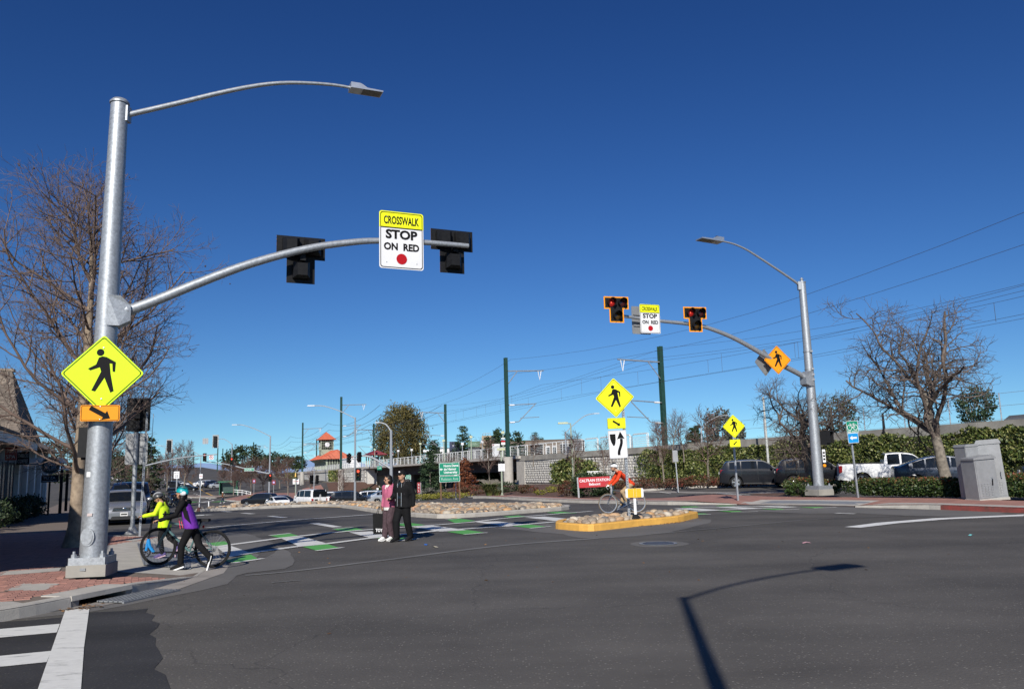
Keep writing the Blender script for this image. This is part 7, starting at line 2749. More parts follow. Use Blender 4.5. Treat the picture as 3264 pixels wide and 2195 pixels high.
# ---------------------------------------------------------------- shops at the left
def shops():
 CREAM_SHADE = mat('cream_stucco_shaded',(.30,.27,.22),.85,var=.08,scale=1.5)  # cream darkened, shade of the deep eave put into the wall colour
 WHT_SHADE = mat('shaded_frame_trim',(.14,.14,.14),.6)  # white window frames toned grey to stand in for the eave shade
 WHT = mat('white_trim',(.68,.67,.64),.6,var=.06,scale=2)
 SHING = mat('weathered_shingle',(.185,.15,.118),.9,var=.25,scale=5,rnd=.3,bump=.4,bscale=30)
 DKW = mat('shopfront_dark',(.03,.032,.035),.2,var=.3,scale=1,spec=.7)
 ang = math.atan2(.9135,-.407)
 t = thing('shop_building','low shop building with steep shingled turret roof at the left edge','building',(-22.3,36,-.15),ang)
 MB().box(-6,13.0,1.0,12,0,4.0).build('wall',CREAM_SHADE,t,smooth=False)
 MB().box(-6,13.3,-.05,.06,3.62,4.08).build('fascia',WHT,t,smooth=False)
 MB().box(13.28,13.36,.06,9,3.62,4.08).build('fascia',WHT,t,smooth=False)
 MB().box(-6,13.25,.07,1.0,3.86,3.92).build('soffit',WHT,t,smooth=False)
 # roof: apex near the street corner
 A_ = Vector((12.3,1.5,8.05))
 FL,FR,BR,BL = Vector((5.0,-.15,4.1)),Vector((13.5,-.15,4.1)),Vector((13.5,10,4.1)),Vector((5.0,10,4.1))
 MB().box(-6,4.9,-.15,11,4.085,4.2).build('flat_roof',SHING,t,smooth=False)
 b = MB()
 c = [A_ + Vector(q) for q in ((-.25,-.2,0),(.25,-.2,0),(.25,.3,0),(-.25,.3,0))]
 b.add([FL,FR,BR,BL] + c,[(0,1,5,4),(1,2,6,5),(2,3,7,6),(3,0,4,7),(4,5,6,7),(3,2,1,0)])
 roof = b.build('roof',SHING,t,smooth=False)
 MB().box(A_.x - .34,A_.x + .34,A_.y - .3,A_.y + .4,8.05,8.2).build('roof_cap',SHING,roof,smooth=False)
 # shingles on the two faces in view
 pcs = []
 r = random.Random(3)
 for (P,Q,T_) in ((FL,FR,c[0].lerp(c[1],.5)),(BL,FL,c[3].lerp(c[0],.5))):
  nrm = (Q - P).cross(T_ - P).normalized()
  if nrm.z < 0:
   nrm = -nrm
  ex = (Q - P).normalized()
  up = nrm.cross(ex)
  if up.z < 0:
   up = -up
  H = (T_ - P).dot(up)
  row = 0
  h = .19
  while row * h < H - .1:
   z = row * h
   f = z / H
   a = P.lerp(T_,f)
   bb = Q.lerp(T_,f)
   L = (bb - a).length
   s = r.uniform(0,.3)
   while s < L - .1:
    w = r.uniform(.22,.42)
    p = a + ex * (s + w / 2) + up * (h * .4)
    pcs.append((p,ex,up,nrm,min(w,L - s) - .012,r.uniform(.95,1.15)))
    s += w
   row += 1
 inv = Matrix.Translation((-22.3,36,-.15)) @ Matrix.Rotation(ang,4,'Z')
 me = MB().add([(-.5,-.13,.012),(.5,-.13,.012),(.5,.13,.002),(-.5,.13,.002),(-.5,-.13,.045),(.5,-.13,.045),(.5,.13,.012),(-.5,.13,.012)],
    [(4,5,6,7),(0,1,5,4),(1,2,6,5),(3,0,4,7)]).mesh('shingle',False)
 me.materials.append(SHING)

 def mx_of(q):
  p,ex,up,nrm,w,k = q
  M = Matrix((ex,up,nrm)).transposed().to_4x4()
  M.translation = p
  return M @ Matrix.Diagonal((w,k,1,1))

 def vis(q):
  w = inv @ q[0]
  px = 1632 + 2634 * w.x / w.y
  return -60 < px < 190 and w.y > 5
 pcs.sort(key=lambda q: (not vis(q),(inv @ q[0]).length))
 for q in pcs[:300]:
  o = link('shingle',me,None,roof)
  o.matrix_local = mx_of(q)
 vs,fs,k = [],[],0
 for q in pcs[300:]:
  M = mx_of(q)
  vs.append(np.array([(M @ v.co)[:] for v in me.vertices]))
  fs.append(np.array([list(p.vertices) for p in me.polygons]) + k)
  k += 8
 q = link('shingles',npmesh('shingles',np.concatenate(vs),np.concatenate(fs)),SHING,roof)
 q['kind'] = 'stuff'
 print('shingles',len(pcs))
 # shop fronts under the eave
 for k in range(6):
  x0 = -5 + k * 3.0
  w = MB().box(x0,x0 + 2.2,.94,1.0,.35,2.9).build('shop_window',DKW,t,smooth=False)
  MB().box(x0 - .08,x0,.9,1.0,.2,3.0).box(x0 + 2.2,x0 + 2.28,.9,1.0,.2,3.0).box(x0,x0 + 2.2,.9,1.0,2.9,3.0).box(x0 + 1.06,x0 + 1.14,.9,.94,.35,2.9).build('window_frame',WHT_SHADE,w,smooth=False)
 # dark dormer gable and the farther shop wing
 d = MB().add([(13.6,.4,4.1),(13.6,3.6,4.1),(13.6,2.0,6.6),(18.6,.4,4.1),(18.6,3.6,4.1),(18.6,2.0,6.6)],[(0,2,1),(3,4,5),(0,3,5,2),(1,2,5,4),(0,1,4,3)])
 d.build('gable_roof',SHING,t,smooth=False)
 MB().add([(13.55,.7,4.15),(13.55,3.3,4.15),(13.55,2.0,6.2)],[(0,2,1)]).build('gable_glazing',DKW,t,smooth=False)
 MB().bar((13.5,.3,4.1),(13.5,2.0,6.75),.12,.14).bar((13.5,2.0,6.75),(13.5,3.7,4.1),.12,.14).build('barge_board',mat('grey_trim',(.22,.23,.24),.7),t,smooth=False)
 u = thing('shop_building','farther pale shop wing with white pilasters beyond the turret','building',(-22.3,36,-.2),ang)
 MB().box(13.4,34,1.4,12,0,4.05).build('wall',CREAM_SHADE,u,smooth=False)
 MB().add([(13.8,.4,4.06),(34,.4,4.06),(34,8,4.06),(13.8,8,4.06),(16,4,6.4),(32,4,6.4)],[(0,1,5,4),(2,3,4,5),(3,0,4),(1,2,5),(3,2,1,0)]).build('roof',SHING,u,smooth=False)
 for k in range(5):
  x = 16.5 + k * 4.0
  MB().box(x - .3,x + .3,1.15,1.4,0,4.0).build('pilaster',WHT,u,smooth=False)
  MB().box(x + .5,x + 2.0,1.36,1.4,.4,2.8).build('shop_window',DKW,u,smooth=False)
 for k in range(3):
  MB().box(14.2 + k * 1.3,15.2 + k * 1.3,-1.3,1.3,2.95,3.25).build('awning_slat',WHT,u,smooth=False)
 MB().box(13.9,18.3,-1.42,-1.3,2.55,2.75).build('awning_beam',WHT,u,smooth=False)
 for x in (14.0,18.1):
  MB().box(x - .08,x + .08,-1.4,-1.24,0,2.95).build('awning_post',BLACKP,u,smooth=False)
 # near wing on the corner, left of the picture: shades the pavement
 w = thing('shop_building','corner shop wing at the far left whose shadow falls on the brick pavement','building',(-9.2,10.1,.1),ang)
 MB().box(0,13.5,.5,10,0,3.5).build('wall',CREAM_SHADE,w,smooth=False)
 MB().add([(-.4,-.2,3.5),(13.9,-.2,3.5),(13.9,10,3.5),(-.4,10,3.5),(-.4,-.2,4.0),(13.9,-.2,4.0),(13.9,10,4.0),(-.4,10,4.0),(4,5,6.2),(10,5,6.2)],
   [(3,2,1,0),(0,1,5,4),(1,2,6,5),(2,3,7,6),(3,0,4,7),(4,5,9,8),(6,7,8,9),(5,6,9),(7,4,8)]).build('roof',SHING,w,smooth=False)
 for k in range(4):
  MB().box(.8 + k * 3.2,3.2 + k * 3.2,.44,.5,.5,2.7).build('shop_window',DKW,w,smooth=False)
 # signs
 def blade(label,name,p,wd,h,col,txt,lc,rz=R(24)):
  q = sign_root(name,label,p,rz)
  MB().box(-wd / 2,wd / 2,0,.12,-h / 2,h / 2).build('panel',col,q,smooth=False)
  for i,s in enumerate(txt):
   text(s,.2,lc,q,0,h * (.5 - (i + .5) / len(txt)) * .9,-.004,w=wd * .8,h=h * .6 / len(txt))
  MB().bar((-wd / 2 - .3,.06,h / 2 - .05),(wd / 2,.06,h / 2 + .03),.04,.05).build('bracket',BLACKP,q,smooth=False)
 blade('small red shop sign under the eaves at the left edge','shop_sign',(-26.05,43,3.14),.52,.66,mat('shop_red',(.32,.05,.035),.6),['THE UPS','STORE'] and ['SALON','SPA'],WHT)
 blade('dark shop board with white STARBUCKS lettering under the eaves','shop_sign',(-27.78,47,3),.62,.70,BLACKP,['STARBUCKS','COFFEE'],WHT)
 p = (-25.63,46,2.55)
 q = sign_root('logo_sign','round dark coffee shop sign with pale wavy emblem on a post',p,R(20))
 MB().lathe([(.46,.06),(.48,.03),(.48,-.03),(.46,-.05),(0,-.05)],28,axis='y').build('disc',mat('dark_green_disc',(.008,.02,.016),.5),q)
 LG = mat('dull_white_print',(.36,.38,.37),.7)
 ring(circ(.455,28),circ(.435,28),-.052,'rim_line',LG,q)
 b = MB()
 for s in (-1,1):
  for k in range(4):
   pts = [(s * (.06 + .07 * k + .025 * math.sin(i * 1.3 + k)),.30 - .04 * k - .6 * i / 9 * (1 - .10 * k)) for i in range(10)]
   b.add([(x,-.054,z) for x,z in strip(pts,.028)],[tuple(range(20))])
 b.add([(x,-.054,z) for x,z in circ(.075,14,0,.2)],[tuple(range(14))])
 b.build('wave_emblem',LG,q,smooth=False)
 g0 = tz(p[0],p[1])
 MB().box(-.42,.42,-.04,.04,-.92,-.52).build('lower_panel',BLACKP,q,smooth=False)
 text('PIZZA',.2,LG,q,0,-.68,-.045,w=.56,h=.15)
 MB().box(-.35,.35,-.046,-.043,-.86,-.83).build('lower_text_line',LG,q,smooth=False)
 MB().bar((0,0,-.51),(0,0,g0 + .15 - p[2]),.09,.09).build('post',BLACKP,q,smooth=False)

shops()
for _k,(_x,_y,_r) in enumerate(((-18.6,29.0,1.0),(-20.3,32.8,1.1),(-22.1,36.8,1.1),(-23.9,40.8,1.2),(-25.6,44.4,1.1))):
 bush('shaded dark green bush along the shop fronts, %s from the corner' % ('first','second','third','fourth','fifth')[_k],(_x,_y,sw(_x,_y)),(1.5,.7,.48 * _r),2000,.12,DKLEAF,200 + _k,rz=R(114))

# ---------------------------------------------------------------- street furniture and signals of the far junction
def street_light(label,base,h,arm,lamp=1.0,r=.10,name='street_light',group=None,lean=0.):
 """tapered pole with a curved bracket; arm = list of (dx, dz) from the pole top"""
 t = thing(name,label,'street light',base)
 MB().tube([(0,0,0),(lean * .5,0,h * .5),(lean,0,h)],[r,r * .8,r * .6],10).build('pole',GALV,t)
 MB().tube([(0,0,-.02),(0,0,.12)],r * 1.7,8).build('base_plate',STEELG,t)
 pts = smooth_path([(lean + a,0.,h + b) for a,b in arm],4)
 MB().tube(pts,[r * .5] + [r * .38] * (len(pts) - 1),8).build('lamp_arm',GALV,t)
 d = Vector(pts[-1]) - Vector(pts[-2])
 d.normalize()
 e = Vector(pts[-1])
 l = MB().box(0,.75 * lamp,-.16 * lamp,.16 * lamp,-.06 * lamp,.06 * lamp)
 l.xf(Matrix.Translation(e) @ Matrix.Rotation(math.atan2(d.y,d.x),4,'Z')).build('luminaire',ALU,t,smooth=False)
 return t

def far_junction():
 def base(px,y):
  x = (px - 1632) / 2634 * y
  return (x,y,tz(x,y))
 street_light('tall street light with long curved arm left of the station',base(857,140),10.6,[(0,-.1),(-2.6,1.2),(-4.6,1.9),(-5.6,2.0)],1.2,.17,lean=.05)
 street_light('street light in the middle of the waiting cars with arm to the left',base(1127,86),8.95,[(0,-.1),(-1.6,.7),(-3.2,1.25),(-4.2,1.33)],1.0,.13)
 street_light('street light behind the couple with a short curved arm',base(1241,66),5.6,[(0,-.1),(-.4,.45),(-.9,.62)],.5,.16)
 street_light('distant street light beside the green bus shelter',base(737,180),10.2,[(0,-.1),(-1.6,1.0),(-2.9,1.15)],1.0,.16)
 street_light('distant street light over the far parking lot',base(639,185),7.8,[(0,-.1),(-1.8,.9),(-3.2,1.05)],1.0,.15)
 street_light('distant street light behind the speed limit sign',base(566,190),7.2,[(0,-.1),(-1.4,.8),(-2.6,.95)],1.0,.15)
 street_light('farther street light up the avenue',base(549,230),9.5,[(0,-.1),(-1.8,.8),(-3.2,1.0)],1.2,.16)
 street_light('farthest street light up the avenue',base(527,260),10,[(0,-.1),(-1.8,.8),(-3.2,1.0)],1.2,.16)
 # mast arms
 def mast(label,p,arm,r=.09):
  t = thing('signal_mast',label,'signal mast',p)
  MB().tube([(0,0,0),(0,0,arm[0][1] + .25)],[r * 1.4,r * 1.2],10).build('pole',GALV,t)
  pts = smooth_path([(a,0.,b) for a,b in arm],4)
  MB().tube(pts,[r * (1 - .45 * i / len(pts)) for i in range(len(pts))],8).build('signal_arm',GALV,t)
  return t
 b = base(460,80)
 k = 80 / 2634
 mast('far signal mast whose arm spans over the avenue at left',b,[(0,4.55),(2.1,5.0),(4.2,5.32),(7.0,5.48)],.085)
 pz = lambda px,py,y: ((px - 1632) / 2634 * y,y,1.68 + (1495 - .026 * (px - 1632) - py) / 2634 * y)
 DW = mat('peeling_signal_back',(.30,.31,.31),.7,var=.7,scale=9)
 for px,py,l in ((538,1422,'peeling grey signal back on the left avenue arm'),(684,1408,'peeling grey signal back at the tip of the left avenue arm')):
  x,y,z = pz(px,py,79.8)
  signal_head(l,(x,y,z),R(180),None,.95,back=DW)
 x,y,z = pz(652,1407,79.8)
 q = sign_root('reversed_sign','square grey sign back between the two peeling signals',(x,y,z),0)
 MB().plate(rrect(.55,.55,.03),-.01,.0).build('panel',SBACK,q,smooth=False)
 MB().box(-.02,.02,-.03,-.011,-.27,.27).build('backing_bar',STEELG,q,smooth=False)
 b = base(857,139.6)
 mast('far signal mast with the green street name sign and red lights',b,[(0,4.3),(-3.5,5.1),(-7.5,6.1),(-10.9,6.6)],.12)
 for px,py,l in ((651,1458,'far signal showing red left of the no U-turn sign'),(737,1470,'far signal showing red right of the no U-turn sign'),(860,1521,'far signal showing red on the mast left of the van')):
  x,y,z = pz(px,py,138.8)
  signal_head(l,(x,y,z),0,0,1.02)
 x,y,z = pz(672,1458,138.7)
 q = sign_root('no_turn_sign','small square white no U-turn sign between two red signals',(x,y,z),0)
 MB().plate(rrect(.75,.75,.06),-.01,.0).build('panel',SWHITE,q,smooth=False)
 ring(circ(.33,24),circ(.26,24),-.013,'red_ring',SRED,q)
 MB().add([(xx,-.0135,zz) for xx,zz in strip([(-.2,.2),(.2,-.2)],.06)],[(0,1,2,3)]).build('red_slash',SRED,q,smooth=False)
 MB().add([(xx,-.012,zz) for xx,zz in strip([(-.1,-.18),(-.1,.08),(0,.15),(.1,.08),(.1,-.12)],.07)],[tuple(range(10))]).build('turn_symbol',SBLACK,q,smooth=False)
 x,y,z = pz(793,1496,138.7)
 q = sign_root('street_name_sign','green RALSTON AVE street name sign hanging from the far mast arm',(x,y,z),0)
 MB().plate(rrect(1.65,.50,.05),-.02,.0).build('panel',SGREEN,q,smooth=False)
 ring(rrect(1.65,.5,.05),rrect(1.58,.43,.04),-.022,'border_line',SWHITE,q)
 text('RALSTON',.3,SWHITE,q,-.14,0,-.023,off=.006,w=1.0,h=.24)
 text('AVE',.15,SWHITE,q,.60,.04,-.023,w=.24,h=.12)
 for s in (-.45,.45):
  MB().box(s - .02,s + .02,-.015,-.005,.25,.62).build('hanger',STEELG,q,smooth=False)
 # mast behind the couple, arm curving to the left
 b = base(1241,65.7)
 mast('signal mast behind the couple with arm curving up to the left',b,[(0,2.55),(-.7,3.0),(-1.6,3.5),(-2.35,3.62),(-3.2,3.58)],.11)
 for px,py,l,rz in ((1109,1461,'dark signal seen from the side at the tip of the curved arm',R(75)),(1141,1457,'dark signal seen from behind on the curved arm',R(150))):
  x,y,z = pz(px,py,65.6)
  signal_head(l,(x,y,z),rz,None,.62)
 x,y,z = pz(1204,1491,65.5)
 q = sign_root('street_name_sign','small green EL CAMINO sign below the curved arm',(x,y,z),0)
 MB().plate(rrect(.36,.28,.03),-.02,.0).build('panel',SGREEN,q,smooth=False)
 text('E. CAMINO',.1,SWHITE,q,0,0,-.023,w=.28,h=.09)
 x,y,z = pz(1236,1530,65.2)
 signal_head('dark green-housed signal on the mast just left of the man',(x - .2,y,z),R(100),None,.7)
 x,y,z = pz(1137,1512,85.6)
 signal_head('signal showing red on the street light among the waiting cars',(x,y,z),0,0,1.0)
 for px,py,l in ((990,1527,'dark double signal on a post behind the van, left head'),(1008,1527,'dark double signal on a post behind the van, right head')):
  x,y,z = pz(px,py,118)
  signal_head(l,(x,y,z),R(40 if px < 1000 else 140),None,.95)
 x,y,z = pz(998,1560,118)
 q = thing('signal_post','slim grey post between the dark double signals behind the van','signal post',(x,118,tz(x,118)))
 MB().tube([(0,0,0),(0,0,4.6)],.07,8).build('post',GALV,q)
 MB().tube([(-.5,0,3.0),(.5,0,3.0)],.04,6).build('cross_bar',GALV,q)
 # bike route sign near the couple
 bike_sign(pz(1294,1520,62),0,.42,.36,'small green BIKE ROUTE sign just right of the man','small blue arrow plate just right of the man',pz(1296,1536,62),.36,.26)
 x,y,z = pz(1294,1560,62)
 square_post('sign_post','thin post of the small bike route sign behind the man',(x,62.1),tz(x,62),z - tz(x,62) + 1.0,.05,holes=False)
 # bus shelter
 x,y = base(729,165)[:2]
 g = tz(x,y)
 GP = mat('shelter_green',(.015,.13,.06),.5,var=.1)
 q = thing('bus_shelter','green bus shelter at the far corner','bus shelter',(x,y,g),R(10))
 for sx in (-1.6,1.6):
  for sy in (-.6,.6):
   MB().box(sx - .06,sx + .06,sy - .06,sy + .06,0,2.4).build('post',GP,q,smooth=False)
 MB().box(-1.9,1.9,-.9,.9,2.4,2.62).build('roof',GP,q,smooth=False)
 MB().box(-1.6,1.6,.55,.6,.2,2.3).build('back_panel',mat('shelter_glass',(.05,.08,.07),.2,spec=.7),q,smooth=False)
 MB().box(-1.62,-1.56,-.6,.6,.2,2.2).build('side_panel',GP,q,smooth=False)
 MB().box(-1.3,1.3,.1,.5,.42,.5).build('bench',GP,q,smooth=False)
 # white stair rails
 x,y = base(772,160)[:2]
 q = thing('stair_railing','white stair railings right of the bus shelter','railing',(x,y,tz(x,y)))
 for k in range(5):
  MB().tube([(-1.6 + k * .8,0,0),(-1.6 + k * .8,0,1.1 - .12 * k)],.05,5).build('post',WHITEP,q)
 for z in (1.1,.7):
  MB().tube([(-1.7,0,z),(0,0,z - .15),(1.7,0,z - .55)],.05,5).build('rail',WHITEP,q)
 for px,py,yd,l in ((809,1532,150,'red station information sign by the reddish trees'),(871,1536,135,'red station information sign left of the rounded bare tree')):
  x,y,z = pz(px,py,yd)
  q = sign_root('info_sign',l,(x,y,z),0)
  MB().plate(rrect(.62,.75,.05),-.02,0).build('panel',mat('maroon_sign',(.16,.015,.02),.6),q,smooth=False)
  MB().plate(rrect(.3,.3,.02),-.025,-.021).build('pictogram',mat('lilac_print',(.45,.36,.62),.6),q,smooth=False)
  MB().bar((0,.02,-.37),(0,.02,tz(x,y) - z),.06,.06).build('post',STEELG,q,smooth=False)
 for px,py,yd,ww,hh,l in ((564,1513,150,1.0,1.25,'white speed limit sign on the far pole'),(641,1517,150,.6,.8,'small white notice on the parking lot lamp post'),(941,1533,118,.9,.75,'white notice board on the bell lamp post left of the van')):
  x,y,z = pz(px,py,yd)
  q = sign_root('notice_sign',l,(x,y,z),0)
  MB().plate(rrect(ww,hh,.05),-.02,0).build('panel',SWHITE,q,smooth=False)
  if hh > 1:
   text('35',.5,SBLACK,q,0,-.2,-.023,w=.55,h=.5)
   text('SPEED LIMIT',.2,SBLACK,q,0,.32,-.023,w=.8,h=.2)
  else:
   MB().box(-ww * .4,ww * .4,-.023,-.021,-.04,.04).build('print_line',SRED,q,smooth=False)
  MB().bar((0,.03,-hh / 2),(0,.03,tz(x,y) - z),.08,.08).build('post',GALV,q,smooth=False)
 x,y,z = pz(942,1515,118)
 q = thing('bell_lamp','small brass bell shaped path lamp left of the van','lamp',(x,117.6,tz(x,118)))
 hgt = z - tz(x,118)
 MB().tube([(0,0,0),(0,0,hgt + .6),(.15,0,hgt + .85),(.4,0,hgt + .85)],.05,6).build('post',SAGE,q)
 MB().lathe([(.06,.5),(.12,.3),(.26,0),(.28,-.05),(0,-.05)],12,(0,0,hgt - .1)).build('bell_shade',mat('brass',(.35,.22,.06),.4,.7),q)
 # pavements, kerbs, crosswalk of the far junction
 for nm,poly in (('pavement_far_corner',[(-49,141),(-44.5,134.5),(-39.5,128),(-33,118),(-26,106),(-22,106),(-24,118),(-29,140),(-40,172),(-53,176)]),
     ('pavement_far_lot',[(-53.5,150),(-63,156),(-71,164),(-84,190),(-100,230),(-104,230),(-90,194),(-78,168),(-70,162),(-62,160),(-52,156)])):
  drape(nm,poly,.12,BRICKS2 if 'corner' in nm else mat('tan_paving',(.33,.25,.20),.9,var=.15,scale=.6))
  kk = thing('kerb_' + nm[9:],None,None)
  kk['kind'] = 'structure'
  kerb(poly[:5] if 'corner' in nm else poly[:5],lambda x,y: tz(x,y) + .13,kk,w=.3,seg=9)
 for k in range(12):
  x = -62 + k * 2.2
  mark('crosswalk_bar',[(x,134.2),(x + 1.3,134.2),(x + 1.6,137),(x + .3,137)],WPAINT if k % 2 else GPAINT,.02)
 for k in range(8):
  s = k / 7
  x,y = -66 + 15 * s,172 - 31 * s
  mark('lane_dash',strip([(x,y),(x + .8,y - 1.7)],.35),WPAINT2,.02)
 for k in range(9):
  s = k / 8
  x,y = -58 - 50 * s,150 + 110 * s
  mark('lane_dash',strip([(x,y),(x - 1.2,y + 2.6)],.3),WPAINT2,.02)
 mark('edge_line',strip([(-57,158),(-75,198),(-98,250)],.35),YPAINT,.02)
 for x,y,l in ((-30.5,62.5,'white far delineator'),):
  mark('stop_line',strip([(-30,66),(-21,70)],.6),WPAINT2,.02)
 for q in (((-25,58),(-23.4,58.6)),((-21,56.5),(-19.3,57.2)),((-28,64.5),(-25.6,65.6)),((-23.6,70.5),(-21,71.6)),((-31,74),(-28.4,75)),((-36.5,101),(-33.2,102.4)),((-33,97.6),(-30,98.8))):
  mark('lane_dash',strip(q,.32),WPAINT2,.02)
 # delineator at the tip of the long island, and a white one by the far island
 x,y = -18.6,49.3
 q = thing('delineator_post','white delineator post with brown base at the tip of the long island','delineator',(x,y,tz(x,y) + .02))
 MB().lathe([(.16,0),(.15,.05),(.08,.2),(.05,.22),(0,.22)],10).build('base',mat('brown_rubber',(.09,.035,.03),.8),q)
 MB().tube([(0,0,.2),(.02,0,.74)],.035,8).build('post',WHITEP,q)
 MB().tube([(.008,0,.42),(.011,0,.52)],.038,8).build('reflective_band',SBACK,q)
 x,y = -40.8,111.5
 q = thing('delineator_post','small white delineator post at the far cobbled island','delineator',(x,y,tz(x,y) + .02))
 MB().tube([(0,0,0),(0,0,.8)],.07,8).build('post',WHITEP,q)
 MB().lathe([(.15,0),(.1,.08),(0,.08)],8).build('base',RUBBER,q)

far_junction()

# ---------------------------------------------------------------- signs along the railway side
def university_sign():
 y = 60.
 a = Vector((-4.73,60,1.82))
 t = thing('direction_sign','green Notre Dame de Namur University sign on wooden posts','sign',a,R(6))
 t.rotation_euler = (0,-.02,R(4))
 w,h = 1.47,.90
 MB().plate(rrect(w,h,.07),-.015,0).build('panel',SGREEN,t,smooth=False)
 ring(rrect(w * .985,h * .975,.065),rrect(w * .955,h * .93,.055),-.0175,'border_line',SWHITE,t)
 for s,z,ww in (('Notre Dame',.24,1.06),('de Namur',.0,.90),('University',-.25,.97)):
  text(s,.2,SWHITE,t,-.40 + ww / 2,z,-.018,off=.006,w=ww,h=.17 if s != 'University' else .21)
 flat([arrow_poly(.22,.10,.12,.028,R(180),-.58,.0)],-.018,'arrow',SWHITE,t)
 MB().plate(rrect(w * 1.01,.44,.04,4,0,-.70),-.015,0).build('lower_panel',SGREEN,t,smooth=False)
 ring(rrect(w,.43,.04,4,0,-.70),rrect(w * .97,.39,.035,4,0,-.70),-.0175,'border_line',SWHITE,t)
 text('Ralston Ave',.2,mat('faded_letter',(.30,.46,.40),.6),t,0,-.70,-.018,off=.002,w=1.2,h=.2)
 g = tz(a.x,a.y) - a.z
 WD = mat('timber_post',(.13,.075,.045),.9,var=.25,scale=8)
 for x in (-.66,.68):
  MB().bar((x,.06,.4),(x,.06,g - .2),.11,.1).build('post',WD,t,smooth=False)

university_sign()

def station_sign():
 a = Vector((4.63,49.3,0.82))
 t = thing('station_name_sign','red CALTRAIN STATION Belmont sign before the dark bush','sign',a,R(-3))
 t.rotation_euler = (0,-.028,R(-4))
 w,h = 1.86,.59
 MB().box(-w / 2,w / 2,-.05,.05,-h / 2,h / 2).build('panel',REDP,t,smooth=False)
 text('CALTRAIN STATION',.2,SWHITE,t,.02,.11,-.053,off=.005,w=1.76,h=.165)
 text('Belmont',.2,SWHITE,t,.02,-.11,-.053,off=.005,w=.66,h=.15)
 g = tz(a.x,a.y) + .1 - a.z
 for x in (-w / 2 - .03,w / 2 + .03):
  MB().box(x - .05,x + .05,-.05,.05,g,h / 2 + .03).build('post',STEELG,t,smooth=False)

station_sign()

